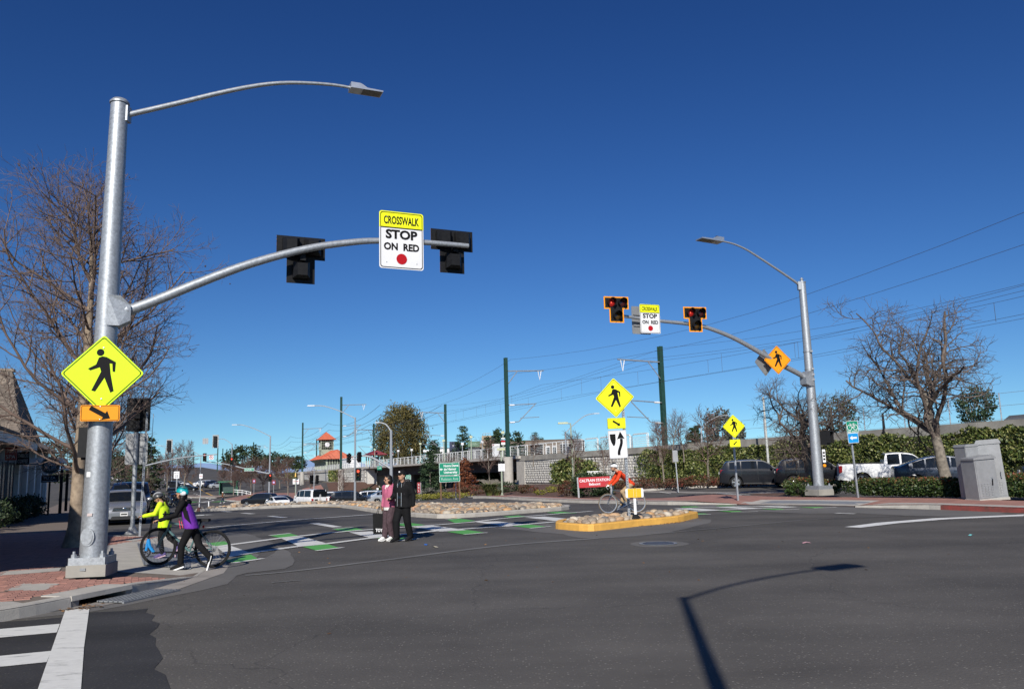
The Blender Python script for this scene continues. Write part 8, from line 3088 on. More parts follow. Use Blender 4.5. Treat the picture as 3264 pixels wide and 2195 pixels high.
def railway_side_small():
 # notice on lamp post
 b = (-1.01,62,-0.06)
 g = tz(b[0],b[1]) + .1
 t = thing('path_lamp','sage green path lamp post with a white notice before the column','lamp',(b[0],b[1],g))
 z1 = (-1.04,62,3.1)[2] - g
 MB().tube([(0,0,0),(0,0,z1)],[.075,.06],10).build('post',SAGE,t)
 MB().tube([(0,0,0),(0,0,.1)],.14,10).build('base',SAGE,t)
 MB().box(-.3,.3,-.2,.2,z1,z1 + .16).build('lamp_head',mat('pale_lamp_head',(.45,.47,.30),.5),t,smooth=False)
 zc = (-1.03,62,1.94)[2] - g
 q = MB().box(-.24,.24,-.10,-.08,zc - .37,zc + .37).build('notice',SWHITE,t,smooth=False)
 MB().box(-.24,.24,-.104,-.101,zc + .18,zc + .37).build('notice_header',SBLACK,q,smooth=False)
 for k in range(6):
  MB().box(-.2,.16,-.104,-.101,zc + .1 - k * .07,zc + .115 - k * .07).build('notice_line',SBACK,q,smooth=False)
 # tall lamps behind the wall
 b = (4.18,60,1.14)
 t = thing('path_lamp','tall sage lamp post with flat head before the ivy clump','lamp',(b[0],b[1],tz(b[0],b[1])))
 z1 = (4.18,60,4.85)[2] - tz(b[0],b[1])
 MB().tube([(0,0,0),(-.1,0,z1)],[.07,.05],10).build('post',SAGE,t)
 MB().tube([(-.1,0,z1),(-.5,0,z1 + .02)],.04,8).build('arm',SAGE,t)
 MB().box(-1.0,-.3,-.14,.14,z1 - .02,z1 + .1).build('lamp_head',mat('pale_lamp_head',(.45,.47,.30),.5),t,smooth=False)
 b = (5.04,82,3.83)
 z1 = (5.07,82,5.18)[2]
 street_light('galvanised street light behind the white railing with arm to the right',(b[0],b[1],3.0),z1 - 3.0,[(0,-.1),(.9,.75),(2.0,1.55),(2.9,1.75)],.7,.12)
 b = (12.7,90,3.73)
 street_light('grey street light just right of the island signs behind the wall',(b[0],b[1],3.0),(12.72,90,4.9)[2] - 3.0,[(0,-.1),(-.8,.3),(-1.6,.5)],.5,.12)
 b = (19.81,88,4)
 street_light('grey street light behind the wall above the charcoal SUV',(b[0],b[1],3.0),(19.84,88,5.66)[2] - 3.0,[(0,-.1),(.8,.5),(1.8,1.0),(2.6,1.1)],.5,.13)
 b = (22.24,50,3.5)
 t = street_light('black street lamp standing behind the wall by the crooked tree',(b[0],b[1],3.2),(22.25,50,4.46)[2] - 3.2,[(0,-.05),(.35,.22),(.6,.3)],.4,.09)
 for o in t.children:
  o.data.materials.clear()
  o.data.materials.append(BLACKP)
 b = (17.13,56.5,1.19)
 t = thing('light_pole','pale slim light pole behind the charcoal SUV','pole',(b[0],b[1],tz(b[0],b[1])))
 MB().tube([(0,0,0),(-.05,0,6.0)],[.09,.06],10).build('pole',mat('pale_pole',(.46,.47,.44),.5),t)
 MB().tube([(0,0,0),(0,0,.5)],.2,10).build('base',CONC,t)
 # edge-on sign posts along the wall
 for k,(tok,tp,l) in enumerate((((9.67,50,0.57),(9.59,50,2.56),'leaning post with an edge-on sign before the ivy wall'),((9.48,49,0.6),(9.4,49,2.49),'second leaning sign post nearer the charcoal SUV'))):
  if k == 1:
   continue
  g = tz(tok[0],tok[1]) + .05
  t = thing('sign_post',l,'sign post',(tok[0],tok[1],g))
  dx = tp[0] - tok[0]
  MB().bar((0,0,0),(dx,0,tp[2] - g),.06,.06).build('post',GALV,t,smooth=False)
  MB().bar((dx * .72,-.03,(tp[2] - g) * .72),(dx,-.03,tp[2] - g),.05,.3).build('sign_panel',SBACK,t,smooth=False)
 b = (6.16,66,1.18)
 t = thing('utility_box','pale green utility box before the block wall','utility box',(b[0],b[1],tz(b[0],b[1])))
 MB().box(-.45,.45,-.3,.3,0,1.2).build('body',mat('pale_green_box',(.52,.56,.47),.6),t,smooth=False)
 MB().box(-.5,.5,-.35,.35,1.2,1.28).build('lid',WHITEP,t,smooth=False)
 b = (-8.09,70,0.25)
 t = thing('banner_post','red vertical BELMONT banner post left of the dark conifer','sign',(b[0],b[1],tz(b[0],b[1])))
 h = (-8.09,70,0.8)[2] - tz(b[0],b[1])
 MB().box(-.13,.13,-.03,.03,h - .85,h).build('panel',mat('maroon_banner',(.25,.02,.03),.6),t,smooth=False)
 for k,c in enumerate('BEL'):
  text(c,.15,SWHITE,t,0,h - .18 - k * .25,-.034,w=.1,h=.14)
 MB().box(-.04,.04,.031,.06,0,h).box(.14,.19,-.03,.03,0,h).build('post',STEELG,t,smooth=False)
 # narrow sign poles by the bridge
 for k,(px,py0,py1,yd,l) in enumerate(((1198,1567,1548,100,'thin white-topped marker post by the bridge opening'),(1444,1575,1530,62,'short grey post under the university sign'))):
  x = (px - 1632) / 2634 * yd
  g = tz(x,yd)
  t = thing('marker_post',l,'post',(x,yd,g))
  MB().bar((0,0,0),(0,0,1.7),.06,.06).build('post',GALV,t,smooth=False)
  MB().box(-.12,.12,-.05,-.03,1.4,1.95).build('plate',SWHITE,t,smooth=False)
 # white ticket hut on the platform and pale train roof behind railing
 p = RW(205,44,2.9)
 t = thing('platform_shelter','white boxy shelter on the platform beside the station','shelter',p,RA)
 MB().box(-6,6,-1.2,1.2,0,2.3).build('wall',SWHITE,t,smooth=False)
 MB().box(-6.2,6.2,-1.4,1.4,2.31,2.5).build('roof',WHITEP,t,smooth=False)

railway_side_small()

# street light beside the camera: its shadow lies across the road
_t = street_light('street light standing beside the viewer, seen by its shadow on the road',(.45,-.85,0),7.32,[(0,-.1),(.9,.3),(2.0,.52),(2.95,.58)],1.1,.10)
_t.rotation_euler = (0,0,R(30.9))

# litter and leaves on the road
def litter():
 for k,(fr,col,l,s) in enumerate((((6.02,17.65),(.55,.30,.33),'crumpled pink paper scrap on the road right of the manhole',(.16,.07)),((9.87,18.41),(.15,.45,.45),'flat turquoise wrapper on the road at right',(.2,.05)),
          ((-2.1,19.57),(.03,.12,.40),'small blue scrap on the road behind the man',(.14,.07)),((-1.84,18.96),(.5,.45,.33),'pale beige scrap on the road behind the man',(.2,.08)),
          ((5.17,21.85),(.6,.6,.6),'tiny white scrap on the road below the island',(.06,.05)))):
  t = thing('litter',l,'litter',T(fr[0],fr[1],.006),k * .7)
  MB().add([(-s[0] / 2,-s[1] / 2,.0),(0,-s[1] * .4,.02),(s[0] / 2,-s[1] / 2,.004),(s[0] / 2,s[1] / 2,.015),(0,s[1] * .6,.03),(-s[0] / 2,s[1] / 2,.008)],[(0,1,4,5),(1,2,3,4)]).build('scrap',mat('litter_%d' % k,col,.7),t,smooth=False)
 rs = np.random.RandomState(8)
 c = []
 for _ in range(150):
  q = rs.normal(0,1,2)
  c.append((4.5 + q[0] * .45 + q[1] * .12,24.75 + q[0] * .42 - q[1] * .06,.015))
 for _ in range(70):
  q = rs.normal(0,1,2)
  c.append((-5.8 + q[0] * .12,11.35 + q[1] * .14,.02))
 for _ in range(60):
  c.append((rs.uniform(-6,9),rs.uniform(8,24),.008))
 o = leaf_obj('fallen_leaves',np.array(c),.055,ramp_mat('dry_leaf',[(0,(.10,.05,.02)),(1,(.26,.14,.06))],.9,'rv',4),None,rs,flat_=.9,up=3)
 tag(o,'small drift of dry brown leaves at the yellow kerb','leaves',kind='stuff')

litter()

# ---------------------------------------------------------------- people and bicycles
def remesh(mb,vox,it=4,name='body'):
 me = bpy.data.meshes.new(name)
 me.from_pydata(mb.v,[],mb.f)
 o = bpy.data.objects.new(name,me)
 m = o.modifiers.new('r','REMESH')
 m.mode = 'VOXEL'
 m.voxel_size = vox
 s = o.modifiers.new('s','SMOOTH')
 s.factor = .5
 s.iterations = it
 out = bake(o)
 out.polygons.foreach_set('use_smooth',[True] * len(out.polygons))
 return out

def limb(b,pts,rad,n=10):
 """closed tapering limb with rounded ends"""
 b.tube(pts,rad,n)
 for p,r in zip(pts,rad):
  b.ell(p,r,r,r,n,6)
 return b

def loft(b,secs,n=18):
 """torso from elliptical sections (centre, half depth, half width)"""
 v,f = [],[]
 for (c,rx,ry) in secs:
  for k in range(n):
   a = 2 * math.pi * k / n
   v.append((c[0] + rx * math.cos(a),c[1] + ry * math.sin(a),c[2]))
 m = len(secs)
 for i in range(m - 1):
  for k in range(n):
   q = (k + 1) % n
   f.append((i * n + k,i * n + q,(i + 1) * n + q,(i + 1) * n + k))
 f += [tuple(range(n))[::-1],tuple((m - 1) * n + k for k in range(n))]
 return b.add(v,f)

def hand(b,w,d,side,curl=.5,s=1.0):
 """palm, four bent fingers and a thumb from wrist w along d"""
 w,d = Vector(w),Vector(d).normalized()
 up = Vector((0,0,1)) if abs(d.z) < .8 else Vector((1,0,0))
 x = d.cross(up).normalized()
 n = x.cross(d)
 pc = w + d * .05 * s
 M = Matrix((d,x,n)).transposed()
 b.ell(pc,.05 * s,.040 * s,.018 * s,10,6,M)
 for k,L in enumerate((.066,.076,.070,.055)):
  o = pc + d * .038 * s + x * ((k - 1.5) * .021 * s)
  a = o + d * L * .5 * s - n * .010 * s * curl
  e = a + (d * (1 - curl) - n * curl).normalized() * L * .55 * s
  limb(b,[o,a,e],[.0095 * s,.009 * s,.008 * s],6)
 o = pc - d * .022 * s + x * (side * .034 * s)
 limb(b,[o,o + (d * .6 + x * side * .8).normalized() * .034 * s,o + (d + x * side * .35 - n * .4).normalized() * .066 * s],[.012 * s,.0105 * s,.009 * s],6)

SKIN = mat('skin',(.44,.25,.165),.6,var=.06,scale=8,spec=.3)
BLKHAIR = mat('black_hair',(.010,.008,.008),.5,var=.3,scale=30,spec=.25)
EYEM = mat('eye_dark',(.02,.012,.01),.3)
LIPM = mat('lip',(.36,.13,.11),.5)

def cloth(name,col,rough=.85,var=.12,scale=10,bump=.35):
 return mat('cloth_' + name,col,rough,var=var,scale=scale,bump=bump,bscale=24,spec=.12)

def person(label,loc,rz,H,J,top,legs,shoes,hair='short',sole=None,far=False,sleeve=1.0,loose=1.0,tloose=1.0,hemz=None,look=0.,nod=0.,curl=(.5,.5)):
 """J: joints in units of body height (x forward, y left, z up)"""
 t = thing('person',label,'person',loc,rz)
 V3 = lambda k: Vector(J[k]) * H
 q = H / 1.7
 P,Ch,Ne,He = V3('pelvis'),V3('chest'),V3('neck'),V3('head')
 b = MB()
 hr = .062 * H
 Rh = Matrix.Rotation(look,3,'Z') @ Matrix.Rotation(nod,3,'Y')
 hp = lambda x,y,z: He + Rh @ Vector((x,y,z)) * H
 b.ell(He + Rh @ Vector((0,0,.008)) * H,hr * .92,hr * .76,hr * 1.02,16,12,Rh)
 b.ell(hp(.012,0,-.030),hr * .62,hr * .56,hr * .62,12,8,Rh)
 b.ell(hp(.060,0,-.008),.010 * H,.008 * H,.014 * H,8,6,Rh)
 for s in (-1,1):
  b.ell(hp(-.004,s * .047,-.004),.010 * H,.005 * H,.017 * H,8,6,Rh)
 limb(b,[Ch.lerp(Ne,.6),Ne,He - Vector((0,0,.03 * H))],[.034 * H,.032 * H,.030 * H])
 tors = lambda k,kw: [(P - Vector((0,0,.05 * H)),.058 * H * k,.082 * H * k),(P,.066 * H * k,.095 * H * kw),(P.lerp(Ch,.45),.058 * H * k,.082 * H * kw),(P.lerp(Ch,.8),.064 * H * k,.095 * H * kw),
      (Ch,.064 * H * k,.102 * H * kw),(Ch.lerp(Ne,.45),.052 * H * k,.095 * H * kw),(Ch.lerp(Ne,.8),.038 * H * k,.055 * H * kw)]
 loft(b,tors(.88,.88))
 for i,s in enumerate('LR'):
  sh,el,wr = V3('sh' + s),V3('el' + s),V3('wr' + s)
  limb(b,[sh,el,wr],[.026 * H,.022 * H,.016 * H])
  hand(b,wr,Vector(J.get('hd' + s,tuple((wr - el).normalized()))),1 if s == 'R' else -1,curl[i],q)
  hi,kn,an,to = V3('hi' + s),V3('kn' + s),V3('an' + s),V3('to' + s)
  limb(b,[hi,kn,an],[.045 * H,.031 * H,.020 * H])
  limb(b,[an,to],[.022 * H,.016 * H])
 me = remesh(b,.016 if far else .0085 * q,2)
 link('body',me,SKIN,t)
 # clothes
 b = MB()
 sec = tors(1.08 * tloose,1.10 * tloose)
 if hemz:
  sec = [(Vector((P.x,P.y,hemz * H)),.080 * H * tloose,.108 * H * tloose)] + sec[1:]
 loft(b,sec)
 for s in 'LR':
  sh,el,wr = V3('sh' + s),V3('el' + s),V3('wr' + s)
  e = el.lerp(wr,sleeve)
  limb(b,[sh,el,e],[.036 * H * tloose,.031 * H * tloose,.025 * H * tloose])
  b.tube([Ch.lerp(Ne,.6),sh],[.04 * H,.036 * H * tloose],10)
 link('jacket',remesh(b,.016 * q,3,'jacket'),top,t)
 b = MB()
 loft(b,[(P - Vector((0,0,.045 * H)),.066 * H * loose,.092 * H),(P + Vector((0,0,.01 * H)),.068 * H,.092 * H),(P.lerp(Ch,.35),.060 * H,.084 * H)])
 for s in 'LR':
  hi,kn,an = V3('hi' + s),V3('kn' + s),V3('an' + s)
  limb(b,[hi,kn,an + (kn - an).normalized() * .02 * H],[.054 * H * loose,.042 * H * loose,.034 * H * loose])
 link('trousers',remesh(b,.015 * q,3,'trousers'),legs,t)
 for s in 'LR':
  an,to = V3('an' + s),V3('to' + s)
  d = (to - an)
  d.z *= 1
  b = MB()
  limb(b,[an - d * .28,an + d * .4 + Vector((0,0,.005 * H)),to + d * .12],[.028 * H,.030 * H,.022 * H])
  for k in range(len(b.v)):
   pass
  o = link('shoe',remesh(b,.012 * q,2,'shoe'),shoes,t)
  if sole:
   bb = MB()
   fl = Vector((0,0,-.024 * H))
   bb.bar(an - d * .52 + fl,to + d * .42 + fl,.052 * H,.016 * H)
   bb.build('sole',sole,o,smooth=False)
 # face and hair
 for s in (-1,1):
  MB().ell(hp(.0485,s * .021,.006),.006 * H,.009 * H,.005 * H,8,6,Rh).build('eye',EYEM,t)
 MB().ell(hp(.0525,0,-.034),.005 * H,.014 * H,.004 * H,8,6,Rh).build('mouth',LIPM,t)
 if hair:
  b = MB()
  b.ell(hp(-.010,0,.020),hr * .98,hr * .84,hr * .98,16,10,Rh)
  if hair == 'bob':
   b.ell(hp(-.024,0,-.014),hr * .80,hr * .92,hr * 1.0,14,10,Rh)
  if hair == 'long':
   b.ell(hp(-.03,0,-.02),hr * .72,hr * .84,hr * 1.05,14,10,Rh)
   limb(b,[hp(-.03,.03,-.04),hp(-.035,.035,-.12),hp(.0,.05,-.21)],[.036 * H,.034 * H,.02 * H])
   limb(b,[hp(-.035,-.02,-.04),hp(-.045,-.02,-.12),hp(-.04,-.03,-.20)],[.036 * H,.03 * H,.018 * H])
  if hair == 'tail':
   limb(b,[hp(-.06,0,-.02),hp(-.085,0,-.07),hp(-.07,0,-.15)],[.025 * H,.026 * H,.012 * H])
  # keep the face free
  n0 = len(b.v)
  hm = remesh(b,.012 * q,2,'hair')
  bm = bmesh.new()
  bm.from_mesh(hm)
  fr = Rh @ Vector((1,0,0))
  dl = [v for v in bm.verts if (v.co - He).dot(fr) > .022 * H and (Rh.inverted() @ (v.co - He)).z < .036 * H]
  bmesh.ops.delete(bm,geom=dl,context='VERTS')
  bm.to_mesh(hm)
  bm.free()
  link('hair',hm,BLKHAIR,t)
 t['hp'] = 0
 del t['hp']
 return t,hp,Rh,hr

def helmet(t,hp,Rh,hr,H,m1,m2,vents=5):
 b = MB()
 n,m = 20,8
 v,f = [],[]
 for i in range(m + 1):
  a = R(8 + 84 * i / m)
  for k in range(n):
   c = 2 * math.pi * k / n
   fx = 1.28 if math.cos(c) < 0 else 1.18
   drop = -.10 if math.cos(c) < -.3 else 0
   v.append(hp((hr * fx * math.sin(a) * math.cos(c) - .004 * H) / H,hr * 1.02 * math.sin(a) * math.sin(c) / H,(.016 * H + hr * (1.18 * math.cos(a) + drop * math.sin(a))) / H))
 for i in range(m):
  for k in range(n):
   q = (k + 1) % n
   f.append((i * n + k,(i + 1) * n + k,(i + 1) * n + q,i * n + q))
 f.append(tuple(range(n))[::-1])
 o = b.add(v,f).build('helmet',m1,t)
 for k in range(vents):
  s = (k - (vents - 1) / 2) * .34
  b = MB()
  pts = []
  for i in range(7):
   a = R(-58 + 116 * i / 6)
   rr = hr * (1.24 if a > 0 else 1.31)
   pts.append(hp((rr * math.sin(a) * math.cos(s)) / H,hr * 1.1 * math.sin(s) * math.cos(a) / H,(.016 * H + hr * 1.20 * math.cos(a) * math.cos(s * .8)) / H))
  b.tube(pts,[.002 * H,.0065 * H,.008 * H,.008 * H,.008 * H,.0065 * H,.002 * H],6)
  b.build('helmet_vent',m2,o)
 b = MB()
 for s in (-1,1):
  b.tube([hp(-.01,s * .05,.012),hp(.012,s * .046,-.03),hp(.024,0,-.066)],.004 * H,5)
 b.build('chin_strap',BLACKM,o)

def bicycle(label,p_rear,p_front,frame_m,tyre_m,wb=1.02,r=.345,drop=False,name='bicycle',rimm=ALU,light=False,sh=.14):
 a,c = Vector(p_rear),Vector(p_front)
 d = c - a
 t = thing(name,label,'bicycle',a,rot=(0,-math.atan2(d.z,math.hypot(d.x,d.y)),math.atan2(d.y,d.x)))
 for x in (0,wb):
  w = bpy.data.objects.new('wheel',None)
  COL.objects.link(w)
  w.parent = t
  w.location = (x,0,r)
  MB().lathe([(r - .002,0),(r - .008,.015),(r - .028,.016),(r - .034,0),(r - .028,-.016),(r - .008,-.015)],40,axis='y',close=True).build('tyre',tyre_m,w)
  MB().lathe([(r - .034,.010),(r - .056,.008),(r - .056,-.008),(r - .034,-.010)],40,axis='y',close=True).build('rim',rimm,w)
  b = MB()
  for k in range(24):
   an = 2 * math.pi * k / 24
   o = an + (.35 if k % 2 else -.35)
   b.tube([(.02 * math.cos(o),(.03 if k % 4 < 2 else -.03),.02 * math.sin(o)),((r - .055) * math.cos(an),0,(r - .055) * math.sin(an))],.0018,3,cap=False)
  b.build('spokes',STEELG,w)
  MB().tube([(0,-.05,0),(0,.05,0)],.02,10).build('hub',STEELG,w)
 bb = Vector((.43,0,.28))
 st = Vector((.27,0,.80))
 hb,ht = Vector((.875,0,.66)),Vector((.835,0,.82))
 b = MB()
 for p,q,rr in ((bb,st,.017),(bb,hb,.021),(st - Vector((-.02,0,.09)),ht - Vector((-.012,0,.03)),.017),(hb,ht,.022)):
  b.tube([p,q],rr,8)
 for s in (-1,1):
  b.tube([(0,s * .06,r),bb + Vector((-.03,s * .03,0))],.011,6)
  b.tube([(0,s * .06,r),st + Vector((.01,s * .02,-.12))],.009,6)
 b.build('frame',frame_m,t)
 f = MB()
 f.tube([hb,hb + Vector((.02,0,-.05))],.02,8)
 for s in (-1,1):
  f.tube([hb + Vector((.02,s * .045,-.05)),(wb - .03,s * .05,r + .1),(wb,s * .05,r)],[.015,.012,.009],6)
 f.build('fork',frame_m if not drop else CHROME,t)
 h = MB()
 top = ht + Vector((-.02,0,.10))
 h.tube([ht,top],.015,8).tube([top,top + Vector((.07,0,.02))],.014,8)
 g = top + Vector((.07,0,.02))
 if drop:
  for s in (-1,1):
   h.tube([g,g + Vector((.0,s * .17,0)),g + Vector((.08,s * .20,0)),g + Vector((.12,s * .20,-.05)),g + Vector((.06,s * .20,-.13))],.012,6)
 else:
  h.tube([g + Vector((-.03,-.30,.02)),g,g + Vector((-.03,.30,.02))],.012,6)
 hbar = h.build('handlebar',ALU if drop else BLACKP,t)
 if not drop:
  for s in (-1,1):
   MB().tube([g + Vector((-.03,s * .30,.02)),g + Vector((-.018,s * .19,.015))],.017,8).build('grip',RUBBER,hbar)
  MB().tube([g,g + Vector((.12,.05,-.05)),g + Vector((.10,.05,-.22)),hb + Vector((.02,.03,-.05))],.004,4).build('brake_cable',BLACKM,hbar)
 s_ = MB()
 sp = st + Vector((-.3 * sh,0,sh))
 s_.tube([st,sp],.014,8)
 post = s_.build('seat_post',BLACKP,t)
 MB().add([(-.15,-.07,0),(-.15,.07,0),(.0,.05,.0),(.14,.018,-.01),(.14,-.018,-.01),(.0,-.05,.0),(-.15,-.06,.05),(-.15,.06,.05),(.0,.04,.045),(.14,.014,.03),(.14,-.014,.03),(.0,-.04,.045)],
   [(0,1,2,3,4,5),(6,11,10,9,8,7),(0,6,7,1),(1,7,8,2),(2,8,9,3),(3,9,10,4),(4,10,11,5),(5,11,6,0)]).xf(Matrix.Translation(sp)).build('saddle',RUBBER,post)
 k = MB().lathe([(.09,-.045),(.09,-.05),(.07,-.05),(.07,-.045)],20,tuple(bb),'y',close=True).build('chainring',BLACKP,t)
 for s,an in ((-1,.5),(1,.5 + math.pi)):
  e = bb + Vector((math.cos(an) * .17,s * .07,math.sin(an) * .17))
  c_ = MB().bar(bb + Vector((0,s * .06,0)),e,.016,.02).build('crank_arm',STEELG,k,smooth=False)
  MB().cbox(e + Vector((0,s * .05,0)),.09,.08,.02).build('pedal',BLACKP,k,smooth=False)
 MB().tube([bb + Vector((0,-.047,.085)),(0,-.05,r + .045)],.005,4).tube([bb + Vector((0,-.047,-.085)),(.03,-.05,r - .12),(0,-.05,r - .03)],.005,4).build('chain',STEELG,t)
 MB().lathe([(.055,-.05),(.035,-.035),(0,-.035)],16,(0,0,r),'y').build('cassette',STEELG,t)
 if light:
  MB().ell((.21,0,.74),.02,.02,.03,8,6).build('rear_lamp',SRED,t)
  MB().cbox((.28,0,.58),.06,.07,.14).build('saddle_bag',BLACKM,t,smooth=False)
 return t

WALKJ = dict(pelvis=(0,0,.52),chest=(.01,0,.73),neck=(.012,0,.835),head=(.03,0,.918),shL=(.005,.112,.805),shR=(.005,-.112,.805),hiL=(0,.050,.50),hiR=(0,-.050,.50))

def J_(**k):
 d = dict(WALKJ)
 d.update(k)
 return d

def couple():
 man_p = (-2.8,20.83)
 wom_p = (-3.18,21.14)
 BLK = cloth('black',(.010,.010,.011))
 J = J_(head=(.03,.0,.915),elL=(-.03,.155,.645),wrL=(-.01,.165,.50),elR=(.0,-.150,.65),wrR=(.10,-.13,.60),hdR=(.8,-.3,.1),
  knL=(-.02,.055,.275),anL=(-.10,.055,.055),toL=(.0,.06,.022),knR=(.10,-.05,.285),anR=(.09,-.05,.045),toR=(.19,-.06,.018))
 t,hp,Rh,hr = person('man in open black jacket and black cap crossing beside the woman in pink',T(man_p[0],man_p[1],.0),R(-118),1.74,J,BLK,BLK,cloth('black_shoe',(.014,.014,.015)),'short',mat('dark_sole',(.03,.03,.03),.7),loose=1.28,tloose=1.22,hemz=.47,look=-.15,nod=-.06,curl=(.7,.7))
 H = 1.74
 cap = MB()
 v,f = [],[]
 n = 18
 for i in range(7):
  a = R(90 * i / 6)
  for k in range(n):
   c = 2 * math.pi * k / n
   v.append(hp(-.004 + .064 * math.sin(a) * math.cos(c),.053 * math.sin(a) * math.sin(c),.022 + .062 * math.cos(a)))
 for i in range(6):
  for k in range(n):
   q = (k + 1) % n
   f.append((i * n + k,(i + 1) * n + k,(i + 1) * n + q,i * n + q))
 c_ = cap.add(v,f).build('cap',BLK,t)
 pk = []
 for k in range(9):
  a = R(-70 + 140 * k / 8)
  pk.append(hp(.030 + .075 * math.cos(a) * .95,.048 * math.sin(a),.026 - .010 * math.cos(a)))
 for k in range(9):
  a = R(70 - 140 * k / 8)
  pk.append(hp(.028 + .03 * math.cos(a),.047 * math.sin(a),.030))
 MB().add(pk,[tuple(range(18))]).build('cap_peak',BLK,c_,smooth=False)
 MB().ell(hp(.052,0,.052),.006 * H,.016 * H,.013 * H,10,6,Rh).build('cap_badge',SWHITE,c_)
 MB().add([(Vector(p) * H) for p in ((.083,-.035,.60),(.083,.028,.60),(.078,.03,.80),(.060,.0,.84),(.078,-.035,.80))],[(0,1,2,3,4)]).build('shirt_front',cloth('navy',(.012,.022,.035)),t,smooth=False)
 for y in (-.037,.031):
  MB().tube([Vector((.090,y,.49)) * H,Vector((.086,y,.66)) * H,Vector((.078,y,.81)) * H],.005,5).build('zip',ALU,t)
 bp = thing('backpack','dark grey backpack on the back of the man in black','backpack',t.location,R(-118))
 DG = cloth('dark_grey',(.035,.032,.035))
 b = MB().ell((-.17 * 1.0,.03,.66 * H),.10,.15,.23,14,10)
 b.build('bag',DG,bp)
 for s in (-1,1):
  MB().tube([(-.12,s * .10,.86 * H),(.02,s * .115,.865 * H),(.115,s * .10,.79 * H),(.12,s * .115,.66 * H),(.02,s * .165,.57 * H),(-.12,s * .13,.55 * H)],.02,6,sq=.5).build('strap',DG,bp)
 H = 1.63
 PINK = cloth('pink',(.42,.115,.19))
 COR = cloth('mauve_corduroy',(.075,.050,.058),.95,.25,22,.5)
 J = J_(elR=(-.02,-.145,.655),wrR=(.0,-.155,.52),elL=(.04,.150,.66),wrL=(.13,.12,.62),hdL=(.5,.7,.3),knL=(.06,.05,.28),anL=(.0,.05,.05),toL=(.09,.055,.02),knR=(.03,-.05,.28),anR=(.06,-.052,.045),toR=(.15,-.06,.018))
 t,hp,Rh,hr = person('woman in pink hoodie and sunglasses holding a black shopping bag',T(wom_p[0],wom_p[1],.0),R(-128),H,J,PINK,COR,cloth('white_shoe',(.70,.69,.67),.6),'bob',WHITEP,loose=1.30,tloose=1.12,hemz=.50,look=-.55,curl=(.5,.85))
 for s in (-1,1):
  MB().ell(hp(.052,s * .021,.004),.007 * H,.017 * H,.014 * H,10,6,Rh).build('sunglass_lens',GLASSD,t)
 MB().bar(hp(.056,-.012,.008),hp(.056,.012,.008),.005,.004).bar(hp(.05,.038,.006),hp(-.005,.046,.006),.005,.004).bar(hp(.05,-.038,.006),hp(-.005,-.046,.006),.005,.004).build('sunglass_frame',BLACKP,t,smooth=False)
 b = MB()
 loft(b,[(Vector((0,0,.462)) * H,.083 * H,.112 * H),(Vector((0,0,.505)) * H,.082 * H,.110 * H)])
 b.build('shirt_hem',cloth('white',(.66,.65,.62)),t)
 MB().add([Vector(p) * H for p in ((.070,-.03,.79),(.074,.0,.765),(.070,.03,.79),(.045,.04,.845),(.045,-.04,.845))],[(0,1,2,3,4)]).build('shirt_neck',cloth('white',(.66,.65,.62)),t,smooth=False)
 for s in (-1,1):
  MB().tube([Vector((.06,s * .03,.82)) * H,Vector((.088,s * .035,.76)) * H,Vector((.090,s * .034,.69)) * H],.005,5).build('drawstring',PINK,t)
 b = MB().tube([Vector((-.03,s2 * .06,.84)) * H for s2 in (-1,-.5,0,.5,1)],[.03,.045,.05,.045,.03],8)
 b.build('hood',PINK,t)
 # shopping bag
 w = Vector(J['wrR']) * H
 M = Matrix.Translation(t.location) @ Matrix.Rotation(R(-128),4,'Z')
 p = M @ Vector((w.x + .02,w.y - .02,0))
 bg_ = thing('shopping_bag','black paper shopping bag with white TOYO lettering','bag',(p.x - .03,p.y,tz(p.x,p.y) + .155),R(-14))
 MB().add([(-.17,-.06,0),(.17,-.06,0),(.17,.06,0),(-.17,.06,0),(-.18,-.07,.50),(.18,-.07,.50),(.18,.07,.50),(-.18,.07,.50)],
   [(3,2,1,0),(0,1,5,4),(1,2,6,5),(2,3,7,6),(3,0,4,7)]).build('bag_body',cloth('bag_black',(.012,.012,.013),.6),bg_,smooth=False)
 text('TOYO',.1,SWHITE,bg_,.03,.10,-.075,off=.004,w=.26,h=.085)
 for y in (-.06,.06):
  MB().tube([(-.09,y,.49),(-.03,y * .4,.68),(.03,y * .2,.70),(.09,y,.49)],.007,5).build('handle',BLACKM,bg_)

couple()

